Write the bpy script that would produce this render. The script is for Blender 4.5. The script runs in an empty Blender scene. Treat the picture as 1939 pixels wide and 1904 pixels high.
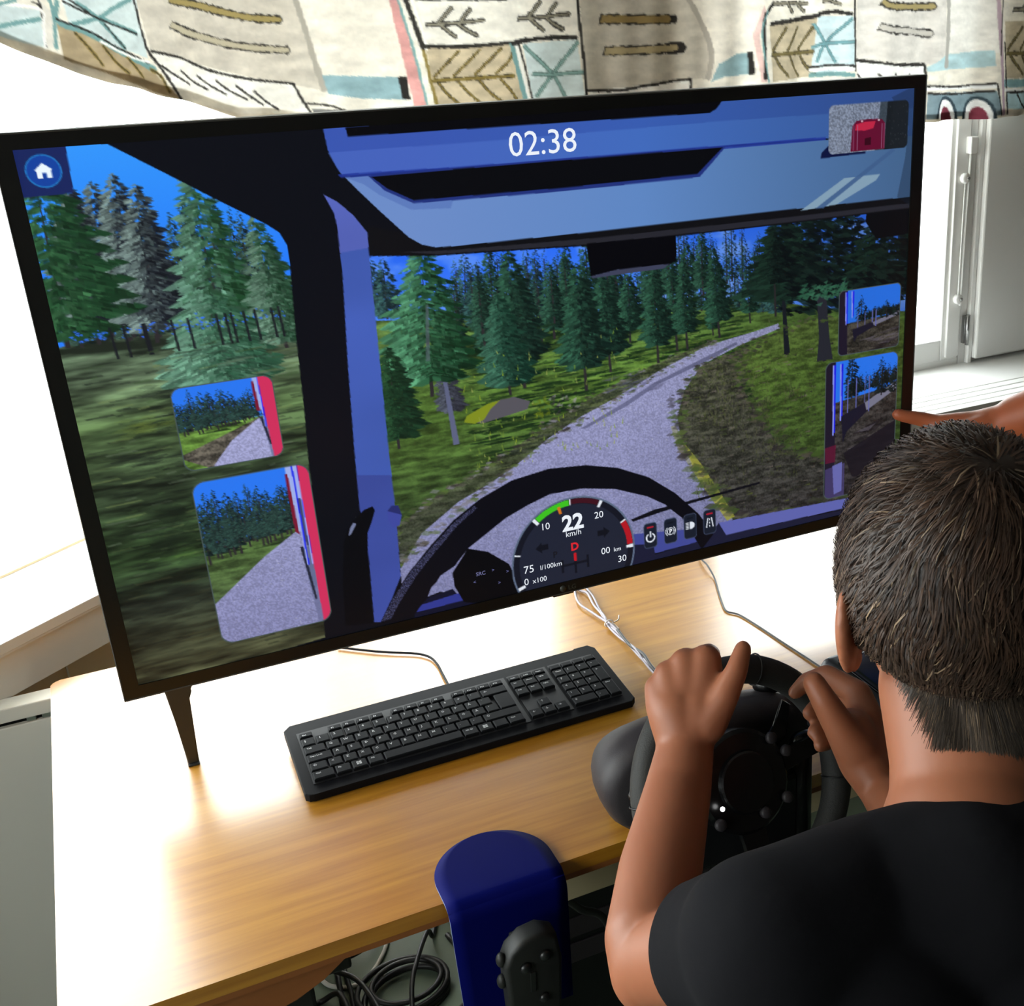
import bpy, bmesh, math, random
import numpy as np
from mathutils import Matrix, Vector, noise

scene = bpy.context.scene
COL = scene.collection
PI = math.pi

# ------------------------------------------------------------------ camera
cam_data = bpy.data.cameras.new('camera')
cam = bpy.data.objects.new('camera', cam_data)
COL.objects.link(cam)
cam_right = Vector((0.893811, -0.446999, -0.035961))
cam_down = Vector((-0.198136, -0.321702, -0.925878))
cam_fwd = Vector((0.402297, 0.834685, -0.376108))
m = Matrix((cam_right, -cam_down, -cam_fwd)).transposed().to_4x4()
m.translation = Vector((0.05615, -1.32427, 1.53908))
cam.matrix_world = m
cam_data.sensor_fit = 'HORIZONTAL'
cam_data.sensor_width = 36.0
cam_data.lens = 2216.3 * 36.0 / 1939.0
cam_data.shift_x = -(1256.67 - 969.5) / 1939.0
cam_data.clip_start = 0.02
scene.camera = cam

# ------------------------------------------------------------------ light
world = bpy.data.worlds.new('overcast_sky')
scene.world = world
world.use_nodes = True
wn = world.node_tree.nodes
bg = wn['Background']
bg.inputs['Color'].default_value = (0.95, 0.98, 1.0, 1.0)
bg.inputs['Strength'].default_value = 11.0

def portal(name, loc, rot, sx, sy):
    d = bpy.data.lights.new(name, 'AREA')
    d.shape = 'RECTANGLE'
    d.size, d.size_y = sx, sy
    d.cycles.is_portal = True
    o = bpy.data.objects.new(name, d)
    o.location = loc
    o.rotation_euler = rot
    COL.objects.link(o)
    return o

OBL = math.atan2(0.095, 0.119)                 # the bay wall turns by this much from the back wall
portal('window_portal', (0.60, 0.80, 1.42), (-PI / 2, 0, 0), 0.5, 1.2)
portal('window_portal', (1.47, 0.80, 1.42), (-PI / 2, 0, 0), 0.68, 1.2)
portal('window_portal', (0.36 - 1.08 * math.cos(OBL) - 0.28 * math.sin(OBL), 0.75 - 1.08 * math.sin(OBL) + 0.28 * math.cos(OBL), 1.41), (-PI / 2, 0, OBL), 2.44, 1.22)
portal('window_portal', (-1.72, -1.375, 1.475), (-PI / 2, 0, PI / 2), 1.15, 1.05)

scene.view_settings.view_transform = 'Standard'
scene.view_settings.look = 'None'
scene.view_settings.exposure = 0.0
scene.view_settings.gamma = 1.0
scene.view_settings.use_curve_mapping = False
try:
    scene.cycles.max_bounces = 10
    scene.cycles.transparent_max_bounces = 12
    scene.cycles.sample_clamp_indirect = 6.0
    scene.cycles.caustics_reflective = False
    scene.cycles.caustics_refractive = False
except Exception:
    pass
# ------------------------------------------------------------------ helpers
def srgb(r, g, b):
    def f(c):
        c = c / 255.0
        return c / 12.92 if c <= 0.04045 else ((c + 0.055) / 1.055) ** 2.4
    return (f(r), f(g), f(b), 1.0)

def mat(name, color, rough=0.5, metal=0.0, spec=0.5, var=0.0, scale=30.0, bump=0.0, stretch=(1, 1, 1), coat=0.0, coat_rough=0.1, sss=0.0):
    m = bpy.data.materials.new(name)
    m.use_nodes = True
    nt = m.node_tree
    b = nt.nodes['Principled BSDF']
    b.inputs['Base Color'].default_value = color
    b.inputs['Roughness'].default_value = rough
    b.inputs['Metallic'].default_value = metal
    b.inputs['Specular IOR Level'].default_value = spec
    b.inputs['Coat Weight'].default_value = coat
    b.inputs['Coat Roughness'].default_value = coat_rough
    if sss:
        b.inputs['Subsurface Weight'].default_value = sss
        b.inputs['Subsurface Radius'].default_value = (0.012, 0.004, 0.002)
        b.inputs['Subsurface Scale'].default_value = 0.6
    if var or bump:
        tc = nt.nodes.new('ShaderNodeTexCoord')
        mp = nt.nodes.new('ShaderNodeMapping')
        mp.inputs['Scale'].default_value = stretch
        nz = nt.nodes.new('ShaderNodeTexNoise')
        nz.inputs['Scale'].default_value = scale
        nz.inputs['Detail'].default_value = 4.0
        nt.links.new(tc.outputs['Object'], mp.inputs['Vector'])
        nt.links.new(mp.outputs['Vector'], nz.inputs['Vector'])
        if var:
            mx = nt.nodes.new('ShaderNodeMix')
            mx.data_type = 'RGBA'
            lo = tuple(c * (1 - var) for c in color[:3]) + (1,)
            hi = tuple(min(1, c * (1 + var)) for c in color[:3]) + (1,)
            mx.inputs['A'].default_value = lo
            mx.inputs['B'].default_value = hi
            nt.links.new(nz.outputs['Fac'], mx.inputs['Factor'])
            nt.links.new(mx.outputs['Result'], b.inputs['Base Color'])
        if bump:
            bp = nt.nodes.new('ShaderNodeBump')
            bp.inputs['Strength'].default_value = bump
            bp.inputs['Distance'].default_value = 0.002
            nt.links.new(nz.outputs['Fac'], bp.inputs['Height'])
            nt.links.new(bp.outputs['Normal'], b.inputs['Normal'])
    return m

def emit(name, color, strength=1.0):
    m = bpy.data.materials.new(name)
    m.use_nodes = True
    nt = m.node_tree
    b = nt.nodes['Principled BSDF']
    b.inputs['Base Color'].default_value = (0.01, 0.01, 0.01, 1)
    b.inputs['Roughness'].default_value = 0.4
    b.inputs['Emission Color'].default_value = color
    b.inputs['Emission Strength'].default_value = strength
    return m

def link(name, mesh, parent=None):
    o = bpy.data.objects.new(name, mesh)
    COL.objects.link(o)
    if parent is not None:
        o.parent = parent
    return o

def tag(o, label=None, cat=None, group=None, kind=None):
    if label: o['label'] = label
    if cat: o['category'] = cat
    if group: o['group'] = group
    if kind: o['kind'] = kind
    return o

def thing(name, label, cat, loc=(0, 0, 0), group=None, rotz=0.0):
    o = bpy.data.objects.new(name, None)
    o.empty_display_size = 0.05
    o.location = loc
    o.rotation_euler = (0, 0, rotz)
    COL.objects.link(o)
    return tag(o, label, cat, group)

class MB:
    """collects shapes; build() links them as one mesh object"""
    def __init__(self):
        self.bm = bmesh.new()
    def _tail(self, verts, mi, smooth):
        fs = set()
        for v in verts:
            for f in v.link_faces:
                fs.add(f)
        for f in fs:
            f.material_index = mi
            f.smooth = smooth
    def box(self, lo, hi, bevel=0.0, seg=2, mi=0, mx=None, smooth=False):
        r = bmesh.ops.create_cube(self.bm, size=1.0)
        vs = r['verts']
        lo, hi = Vector(lo), Vector(hi)
        for v in vs:
            v.co = Vector(((v.co.x + .5) * (hi.x - lo.x) + lo.x, (v.co.y + .5) * (hi.y - lo.y) + lo.y, (v.co.z + .5) * (hi.z - lo.z) + lo.z))
        if bevel:
            es = list({e for v in vs for e in v.link_edges})
            r = bmesh.ops.bevel(self.bm, geom=es, offset=bevel, segments=seg, affect='EDGES', profile=0.5)
            vs = list({v for f in r['faces'] for v in f.verts} | {v for v in vs if v.is_valid})
        if mx is not None:
            for v in vs: v.co = mx @ v.co
        self._tail(vs, mi, smooth)
        return self
    def prism(self, pts, z0, z1, mx=None, mi=0, bevel=0.0, seg=2, smooth=False):
        """outline in x,y pulled from z0 to z1"""
        a = [self.bm.verts.new((x, y, z0)) for x, y in pts]
        b = [self.bm.verts.new((x, y, z1)) for x, y in pts]
        n = len(pts)
        fs = [self.bm.faces.new(a[::-1]), self.bm.faces.new(b)]
        for i in range(n):
            fs.append(self.bm.faces.new((a[i], a[(i + 1) % n], b[(i + 1) % n], b[i])))
        vs = a + b
        if bevel:
            es = list(set(fs[0].edges) | set(fs[1].edges))
            r = bmesh.ops.bevel(self.bm, geom=es, offset=bevel, segments=seg, affect='EDGES', profile=0.5)
            vs = list({v for f in r['faces'] for v in f.verts} | {v for v in vs if v.is_valid})
        if mx is not None:
            for v in vs: v.co = mx @ v.co
        self._tail(vs, mi, smooth)
        return self
    def tube(self, pts, r, seg=8, mi=0, closed=False, caps=True):
        pts = [Vector(p) for p in pts]
        n = len(pts)
        rr = r if isinstance(r, (list, tuple)) else [r] * n
        rings = []
        up = None
        for i, p in enumerate(pts):
            if closed:
                t = (pts[(i + 1) % n] - pts[i - 1]).normalized()
            else:
                t = (pts[min(i + 1, n - 1)] - pts[max(i - 1, 0)]).normalized()
            if up is None:
                up = t.orthogonal().normalized()
            up = (up - t * up.dot(t))
            up = up.normalized() if up.length > 1e-6 else t.orthogonal().normalized()
            s = t.cross(up)
            rings.append([self.bm.verts.new(p + (up * math.cos(2 * PI * k / seg) + s * math.sin(2 * PI * k / seg)) * rr[i]) for k in range(seg)])
        m = n if closed else n - 1
        for i in range(m):
            a, b = rings[i], rings[(i + 1) % n]
            off = 0
            if closed and i == n - 1:
                off = min(range(seg), key=lambda o: (a[0].co - b[o].co).length)
            for k in range(seg):
                f = self.bm.faces.new((a[k], a[(k + 1) % seg], b[(k + 1 + off) % seg], b[(k + off) % seg]))
                f.smooth = True
                f.material_index = mi
        if not closed and caps:
            for ring in (rings[0][::-1], rings[-1]):
                f = self.bm.faces.new(ring)
                f.material_index = mi
        return self
    def lathe(self, prof, seg=24, mx=None, mi=0, smooth=True):
        """profile of (radius, height) turned about z"""
        rings = []
        vs = []
        for r, h in prof:
            if r < 1e-6:
                v = self.bm.verts.new((0, 0, h)); rings.append([v]); vs.append(v)
            else:
                ring = [self.bm.verts.new((r * math.cos(2 * PI * k / seg), r * math.sin(2 * PI * k / seg), h)) for k in range(seg)]
                rings.append(ring); vs += ring
        for a, b in zip(rings, rings[1:]):
            for k in range(seg):
                k2 = (k + 1) % seg
                if len(a) == 1 and len(b) == 1: continue
                if len(a) == 1: f = self.bm.faces.new((a[0], b[k2], b[k]))
                elif len(b) == 1: f = self.bm.faces.new((a[k], a[k2], b[0]))
                else: f = self.bm.faces.new((a[k], a[k2], b[k2], b[k]))
                f.smooth = smooth; f.material_index = mi
        if mx is not None:
            for v in vs: v.co = mx @ v.co
        return self
    def ellipsoid(self, c, r, mx=None, u=20, v=12, mi=0):
        q = bmesh.ops.create_uvsphere(self.bm, u_segments=u, v_segments=v, radius=1.0)
        for w in q['verts']:
            w.co = Vector((w.co.x * r[0], w.co.y * r[1], w.co.z * r[2]))
            if mx is not None: w.co = mx @ w.co
            w.co += Vector(c)
        self._tail(q['verts'], mi, True)
        return self
    def cone(self, a, ra, b, rb, n=14):
        """round cone between two balls, turned about the line that joins them"""
        a, b = Vector(a), Vector(b)
        ax = b - a
        L_ = ax.length
        if L_ < 1e-6: return self.ellipsoid(a, (ra, ra, ra), None, n, 8)
        z = ax / L_
        x = z.orthogonal().normalized()
        y = z.cross(x)
        ph = math.asin(max(-.98, min(.98, (ra - rb) / L_)))           # tangent latitude
        prof = []
        m_ = max(4, n // 3)
        for k in range(m_ + 1):
            t = -PI / 2 + (ph + PI / 2) * k / m_
            prof.append((ra * math.cos(t), ra * math.sin(t)))
        for k in range(m_ + 1):
            t = ph + (PI / 2 - ph) * k / m_
            prof.append((rb * math.cos(t), L_ + rb * math.sin(t)))
        prof[0] = (0, -ra); prof[-1] = (0, L_ + rb)
        return self.lathe(prof, n, at(a, x, y, z))
    def chain(self, balls, n=14):
        for a, b in zip(balls, balls[1:]):
            self.cone(a[:3], a[3], b[:3], b[3], n if max(a[3], b[3]) < .024 else 36)
        return self
    def move(self, mx):
        for v in self.bm.verts: v.co = mx @ v.co
        return self
    def mesh(self, name, mats):
        bmesh.ops.recalc_face_normals(self.bm, faces=self.bm.faces[:])
        me = bpy.data.meshes.new(name)
        self.bm.to_mesh(me)
        self.bm.free()
        for q in (mats if isinstance(mats, (list, tuple)) else [mats]):
            me.materials.append(q)
        return me
    def build(self, name, mats, parent=None):
        return link(name, self.mesh(name, mats), parent)

def at(origin, xaxis, yaxis, zaxis):
    m = Matrix((Vector(xaxis), Vector(yaxis), Vector(zaxis))).transposed().to_4x4()
    m.translation = Vector(origin)
    return m

def spline(pts, n=12):
    """points of a smooth curve through pts"""
    P = [Vector(p) for p in pts]
    P = [P[0] * 2 - P[1]] + P + [P[-1] * 2 - P[-2]]
    out = []
    for i in range(1, len(P) - 2):
        for k in range(n):
            t = k / n
            a, b, c, d = P[i - 1], P[i], P[i + 1], P[i + 2]
            out.append(0.5 * ((2 * b) + (c - a) * t + (2 * a - 5 * b + 4 * c - d) * t * t + (3 * b - a - 3 * c + d) * t ** 3))
    out.append(P[-2])
    return out

def text_mesh(s, size, bold=0.0, align='LEFT', res=3, depth=0.0):
    """flat lettering as mesh data in the x, y plane"""
    cu = bpy.data.curves.new('lettering', 'FONT')
    cu.body = s
    cu.size = size
    cu.align_x = align
    cu.offset = bold
    cu.resolution_u = res
    cu.extrude = depth
    o = bpy.data.objects.new('lettering', cu)
    COL.objects.link(o)
    dg = bpy.context.evaluated_depsgraph_get()
    me = bpy.data.meshes.new_from_object(o.evaluated_get(dg))
    bpy.data.objects.remove(o)
    bpy.data.curves.remove(cu)
    return me

def grown(mb, voxel, smooth_it, name):
    """one continuous skin grown over the gathered shapes"""
    me = bpy.data.meshes.new('rough')
    mb.bm.to_mesh(me)
    mb.bm.free()
    o = bpy.data.objects.new('rough', me)
    COL.objects.link(o)
    r = o.modifiers.new('remesh', 'REMESH')
    r.mode = 'VOXEL'
    r.voxel_size = voxel
    r.use_smooth_shade = True
    s = o.modifiers.new('smooth', 'SMOOTH')
    s.factor = 0.5
    s.iterations = smooth_it
    dg = bpy.context.evaluated_depsgraph_get()
    out = bpy.data.meshes.new_from_object(o.evaluated_get(dg))
    out.name = name
    bpy.data.objects.remove(o)
    bpy.data.meshes.remove(me)
    return out
# outlines of the picture shown on the television, in 960 x 540 screen cells
SCR = {
 'left_scene':[(3.0,-1.8),(74.9,0.4),(116.7,28.8),(161.9,59.9),(198.7,84.4),(209.6,93.7),(215.1,106.6),(214.9,124.7),(209.7,204.2),(206.8,273.2),(202.7,334.8),(202.0,369.4),(197.5,443.2),(191.0,537.0),(86.6,543.1),(-5.0,546.3),(-1.9,2.3)],
 'front_scene':[(292.2,124.7),(362.0,132.2),(532.2,140.6),(635.3,142.4),(731.3,142.3),(894.0,141.8),(969.3,142.7),(977.1,283.6),(983.0,554.0),(873.2,519.1),(700.9,510.3),(563.6,532.8),(362.1,531.3),(281.0,496.6),(285.1,403.6),(286.3,332.7),(288.9,244.6),(291.2,166.3)],
 'far_ground':[(283.6,191.8),(315.9,195.8),(394.2,205.6),(453.3,210.9),(514.7,217.6),(585.4,224.3),(652.9,226.0),(716.1,230.7),(774.4,237.1),(835.1,253.9),(980.9,277.2),(997.5,573.3),(791.1,526.9),(562.9,547.1),(360.7,544.8),(242.3,513.1)],
 'road':[(770.7,263.5),(737.4,268.7),(672.5,276.7),(609.2,297.3),(553.9,320.3),(506.8,336.5),(466.7,354.8),(426.7,379.2),(394.0,395.1),(355.8,409.5),(310.5,438.2),(268.3,493.4),(274.3,542.0),(425.3,547.9),(584.9,538.0),(704.7,511.2),(675.3,464.7),(654.1,431.9),(635.0,393.5),(630.5,358.8),(640.7,327.3),(664.8,299.6),(715.4,283.1),(772.9,269.8)],
 'verge_left':[(679.7,271.3),(602.7,288.5),(541.3,309.2),(481.2,331.9),(428.6,357.1),(376.8,381.9),(326.7,400.0),(282.5,425.3),(274.3,468.6),(309.0,450.8),(361.4,414.0),(406.8,391.3),(466.5,358.0),(506.6,339.7),(560.6,320.2),(616.0,298.4),(676.0,277.2)],
 'debris':[(664.8,299.6),(642.8,327.7),(630.5,358.8),(635.0,393.5),(654.1,431.9),(675.3,464.7),(708.5,512.0),(873.2,518.3),(977.2,529.0),(976.0,505.2),(871.9,468.7),(774.8,427.5),(744.1,379.3),(722.0,341.1),(707.8,305.1),(729.9,285.3)],
 'grass_right':[(729.9,285.3),(774.5,272.0),(835.3,263.9),(981.7,291.3),(993.9,508.9),(871.9,468.7),(782.6,421.9),(747.9,380.0),(733.1,342.9),(711.4,305.7)],
 'yellow_line':[(621.0,369.2),(627.3,369.0),(637.9,392.7),(661.5,426.4),(682.9,462.7),(707.1,506.5),(695.5,509.8),(671.5,471.1),(652.4,438.6),(629.8,399.4)],
 'rut1':[(711.8,278.0),(665.0,291.8),(601.7,310.9),(560.1,329.8),(505.8,350.5),(512.3,351.7),(566.7,332.9),(608.5,313.4),(672.0,295.5),(714.0,281.0)],
 'rock':[(371.1,318.2),(374.8,311.5),(399.8,301.8),(415.1,299.6),(430.5,299.1),(448.4,307.2),(444.5,315.9),(419.5,319.5),(391.7,323.2)],
 'moss':[(371.1,318.2),(374.8,311.5),(399.8,301.8),(413.9,300.0),(402.2,308.4),(393.9,319.2),(382.7,322.1)],
 'trunk_big_right':[(825.6,236.0),(839.4,237.8),(841.4,258.1),(845.2,292.4),(850.5,320.8),(826.9,320.5),(829.5,290.1)],
 'trunk_right':[(775.9,236.0),(780.3,236.6),(787.4,302.8),(779.1,304.2)],
 'top_strip':[(285.4,0.5),(695.8,-4.0),(697.7,0.6),(690.9,8.1),(682.2,12.0),(286.7,9.5)],
 'header':[(264.2,-1.9),(961.3,-4.0),(968.7,59.1),(831.4,49.9),(698.1,48.4),(398.7,47.1),(276.7,45.7),(272.6,38.3),(266.1,20.4)],
 'header_low':[(265.7,22.8),(412.2,23.6),(698.6,21.6),(962.8,23.4),(968.7,59.1),(831.4,49.9),(698.1,48.4),(398.7,47.1),(276.7,45.7),(272.6,38.3)],
 'visor':[(279.0,47.5),(398.6,48.7),(698.1,50.1),(831.4,51.7),(964.6,56.3),(968.6,129.0),(788.6,127.7),(533.1,127.4),(379.4,125.9),(360.0,124.8),(346.7,120.6),(334.1,111.7),(308.2,82.6),(290.0,61.2)],
 'visor_dark_left':[(279.0,47.5),(304.7,47.6),(318.4,63.7),(343.5,77.6),(384.4,78.2),(380.7,87.0),(339.9,84.6),(310.1,67.1),(295.9,55.5)],
 'recess':[(304.5,49.1),(398.6,48.7),(698.1,50.1),(681.0,63.8),(665.3,76.5),(499.9,77.4),(343.7,75.5),(318.7,61.7)],
 'recess_edge':[(301.1,47.8),(398.7,47.7),(702.2,49.3),(684.3,65.8),(667.9,80.2),(499.6,81.2),(343.3,78.6),(315.8,63.5)],
 'header_line':[(271.9,43.8),(398.8,46.6),(587.6,47.5),(698.1,47.8),(835.0,48.3),(835.1,51.9),(699.4,52.0),(587.4,50.8),(398.5,49.8),(275.4,47.6)],
 'sunspot':[(801.0,130.8),(862.1,98.0),(914.1,97.4),(908.2,104.4),(851.6,128.2)],
 'sunspot_gap':[(821.7,130.3),(929.9,68.7),(935.5,71.0),(832.9,130.8)],
 'slot':[(829.5,66.0),(838.9,58.8),(891.5,68.3),(891.6,71.3),(828.1,72.5)],
 'header_right_dark':[(927.2,9.2),(965.2,-3.8),(973.7,147.7),(940.5,127.7),(950.1,81.5),(953.7,44.4)],
 'dark_top':[(292.0,126.3),(361.8,133.8),(532.1,142.3),(731.3,144.1),(894.1,143.8),(969.4,144.7),(968.5,127.7),(788.6,127.7),(533.1,127.4),(379.4,125.9),(360.0,124.8),(346.7,120.6),(326.7,105.6),(295.8,97.0)],
 'dark_lip':[(324.3,125.7),(362.0,132.2),(532.2,140.6),(731.3,142.3),(969.3,142.7),(969.0,136.8),(731.3,136.2),(532.6,134.3),(379.0,129.7),(356.8,128.3)],
 'mirror_box':[(527.3,139.5),(636.0,141.9),(635.7,170.7),(624.8,174.9),(581.4,173.4),(530.0,175.5)],
 'mirror_lip':[(530.0,176.0),(562.0,172.2),(627.5,173.4),(619.3,177.9),(568.2,177.8),(532.4,178.7)],
 'right_box':[(895.6,143.3),(969.4,144.0),(971.0,173.8),(942.8,175.4),(910.9,175.3),(894.4,152.8)],
 'pillar':[(256.2,61.7),(268.3,69.9),(281.8,84.1),(293.5,102.6),(292.4,123.7),(291.2,166.3),(288.9,244.6),(286.3,332.7),(285.1,403.6),(281.4,483.5),(269.6,507.0),(252.5,534.7),(245.6,532.8),(249.6,456.0),(247.6,392.2),(250.8,325.8),(256.5,233.7),(263.7,141.2),(265.0,93.8),(263.7,80.8)],
 'pillar_low':[(249.1,355.6),(285.5,363.1),(285.1,403.6),(281.4,483.5),(269.6,507.0),(252.5,534.7),(245.6,532.8),(249.6,456.0),(247.6,392.2)],
 'pillar_top':[(256.2,61.7),(268.3,69.9),(281.8,84.1),(293.5,102.6),(292.6,117.8),(264.0,119.9),(265.0,93.8),(263.7,80.8)],
 'knob':[(276.4,403.6),(281.1,398.3),(288.6,399.3),(291.2,411.3),(287.4,423.2),(279.7,424.6),(275.7,414.2)],
 'handle':[(261.0,394.5),(263.2,399.4),(258.9,410.4),(252.0,424.6),(248.5,455.7),(243.2,533.5),(214.0,528.8),(218.6,474.1),(225.5,431.0),(232.4,413.7),(240.2,406.1),(251.6,396.8)],
 'handle_shine':[(234.6,414.2),(238.7,408.9),(241.8,410.9),(234.7,421.8),(231.7,423.0)],
 'wheel_rim':[(252.4,536.0),(265.9,512.7),(290.4,482.4),(317.5,456.1),(347.5,430.4),(380.1,411.6),(418.8,397.0),(463.9,391.9),(509.4,396.5),(549.2,407.9),(589.7,428.5),(624.2,456.7),(656.1,492.2),(675.5,524.4),(658.5,541.1),(632.5,492.0),(609.4,468.3),(586.5,452.8),(545.0,434.2),(503.6,424.8),(462.8,423.5),(435.0,431.4),(407.9,441.4),(380.6,457.1),(360.1,468.9),(342.8,486.8),(325.4,494.6),(308.2,517.1),(290.2,536.1),(284.9,544.9)],
 'wheel_shine':[(253.8,533.7),(269.3,509.6),(295.0,479.0),(321.8,455.2),(348.5,432.6),(373.2,418.5),(376.0,421.8),(351.6,437.9),(324.6,462.4),(298.8,487.9),(274.2,518.3),(264.5,533.9),(256.1,534.3)],
 'hub':[(360.1,468.9),(383.0,478.5),(406.6,499.9),(419.4,539.3),(424.2,561.8),(349.1,534.8),(340.2,511.9),(339.5,494.8)],
 'dash_left':[(291.2,533.0),(308.0,518.5),(337.4,514.6),(349.1,534.8),(426.2,537.5),(424.7,554.8),(290.0,542.9)],
 'dash_left_blue':[(291.2,533.0),(300.6,525.3),(346.1,521.6),(348.7,532.6)],
 'gravel_hole':[(308.2,517.1),(313.7,506.4),(322.3,499.9),(330.9,500.0),(338.7,502.7),(340.3,510.5),(326.4,513.7)],
 'dash_right':[(683.4,510.0),(751.3,512.7),(873.2,517.6),(989.6,511.9),(992.0,556.0),(873.5,531.5),(751.2,529.9),(693.7,529.4)],
 'dash_mid':[(561.8,497.9),(659.3,511.8),(670.1,529.1),(592.4,531.1),(589.4,517.3),(562.5,512.4)],
 'dash_mid_dark':[(561.1,512.0),(591.5,517.8),(593.8,532.9),(666.4,528.2),(683.4,510.0),(693.7,529.4),(791.1,530.7),(873.6,533.8),(874.1,553.4),(562.7,550.7)],
 'wiper':[(563.5,478.5),(594.9,472.2),(638.3,471.0),(743.7,466.1),(743.6,469.0),(645.5,474.7),(607.6,477.1),(566.1,481.9)],
 'mirror_ul':[(85.8,233.4),(179.2,232.5),(181.0,319.3),(86.6,316.5)],
 'mirror_ll':[(86.8,332.5),(201.0,331.5),(200.9,515.2),(92.0,516.8)],
 'mirror_ur':[(857.8,228.9),(955.1,229.0),(959.5,316.4),(858.2,311.6)],
 'mirror_lr':[(839.5,326.0),(951.6,325.8),(956.3,425.1),(949.6,503.7),(841.5,515.3)],
 'map':[(838.7,13.0),(951.4,14.2),(953.5,69.8),(840.5,67.4)],
 'truck':[(871.1,69.2),(872.5,38.9),(876.8,34.4),(894.1,34.3),(914.7,36.9),(918.7,42.0),(918.3,69.1)],
 'truck_lit':[(875.6,45.2),(875.5,39.1),(890.4,37.7),(905.6,38.7),(902.1,45.8),(890.8,47.4)],
 'home':[(2.4,-0.9),(41.8,0.2),(40.4,40.4),(-0.5,41.3)],
 'SRCpos':[(372.4,496.9)],
 'btn':[(588.4,506.3),(615.9,505.5),(643.2,503.0),(670.7,505.7)],
 'clock':[(447.2,40.4),(528.2,41.3),(449.4,15.8)],
 'marks':[(20.6,19.9),(486.6,506.9),(409.6,509.6),(499.4,432.7),(566.3,506.8)],
 'txt':[(490.9,473.8),(487.8,480.0),(454.0,460.6),(522.3,460.2),(547.6,526.7),(529.5,512.3),(542.0,513.9),(431.4,514.3),(447.8,514.9),(426.9,528.6),(440.1,528.4),(488.9,493.5),(489.0,501.9),(492.5,551.0),(875.8,523.5)],
 'T_left_back':[(46.5,174.7,56.6,32.1,25.3),(64.3,177.3,75.0,26.7,27.4),(83.6,185.4,91.8,37.6,27.0),(24.7,171.5,37.3,32.8,25.7)],
 'T_left':[(7.6,179.1,12.1,3.4,55.3),(143.1,232.1,139.6,27.4,37.9),(199.8,208.2,187.9,75.8,25.6),(136.9,239.3,135.5,146.0,50.9)],
 'T_back':[(290.5,188.3,292.0,126.8,15.9),(302.5,192.8,304.9,130.0,15.0),(376.2,200.2,379.2,138.6,9.6),(385.3,201.5,388.8,134.1,12.5),(396.9,214.7,401.4,145.1,13.8),(464.1,212.4,467.9,150.0,11.4),(484.5,218.8,488.4,150.1,11.6),(497.1,217.0,499.9,161.3,8.0),(581.9,228.8,581.3,175.1,13.1),(595.7,233.2,595.5,178.7,9.9),(651.4,232.1,649.7,174.2,8.9),(666.5,234.2,665.5,170.6,11.7),(707.4,236.5,704.5,193.8,8.5),(717.4,241.1,715.3,185.0,10.0),(749.3,246.8,745.1,200.0,13.2),(767.0,251.2,761.1,198.7,14.8),(555.9,225.1,555.4,176.8,14.2),(447.3,210.1,449.2,152.4,10.7)],
 'T_mid':[(443.5,290.8,437.0,136.3,26.4),(573.8,258.7,574.6,179.1,17.0),(608.2,288.1,606.2,173.9,18.8),(633.3,277.2,628.9,172.4,13.6),(646.5,277.3,643.1,169.2,15.1),(689.7,269.5,682.2,160.2,16.9),(681.2,265.7,677.4,216.7,9.8),(731.7,257.4,727.3,188.3,12.3),(547.7,289.3,542.7,175.2,22.0),(516.6,306.3,513.6,160.0,26.7)],
 'T_front':[(339.6,283.5,343.6,123.6,46.2),(426.5,296.0,421.0,183.2,27.5),(297.5,334.9,298.7,223.2,26.7)],
 'T_snag':[(360.3,342.1,354.4,243.4,15.0)],
 'T_right':[(783.6,304.9,772.7,131.1,48.1),(837.9,322.2,829.7,121.1,94.7),(940.7,306.5,925.4,143.0,74.8),(767.0,254.5,764.1,151.9,25.1)]}
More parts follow.
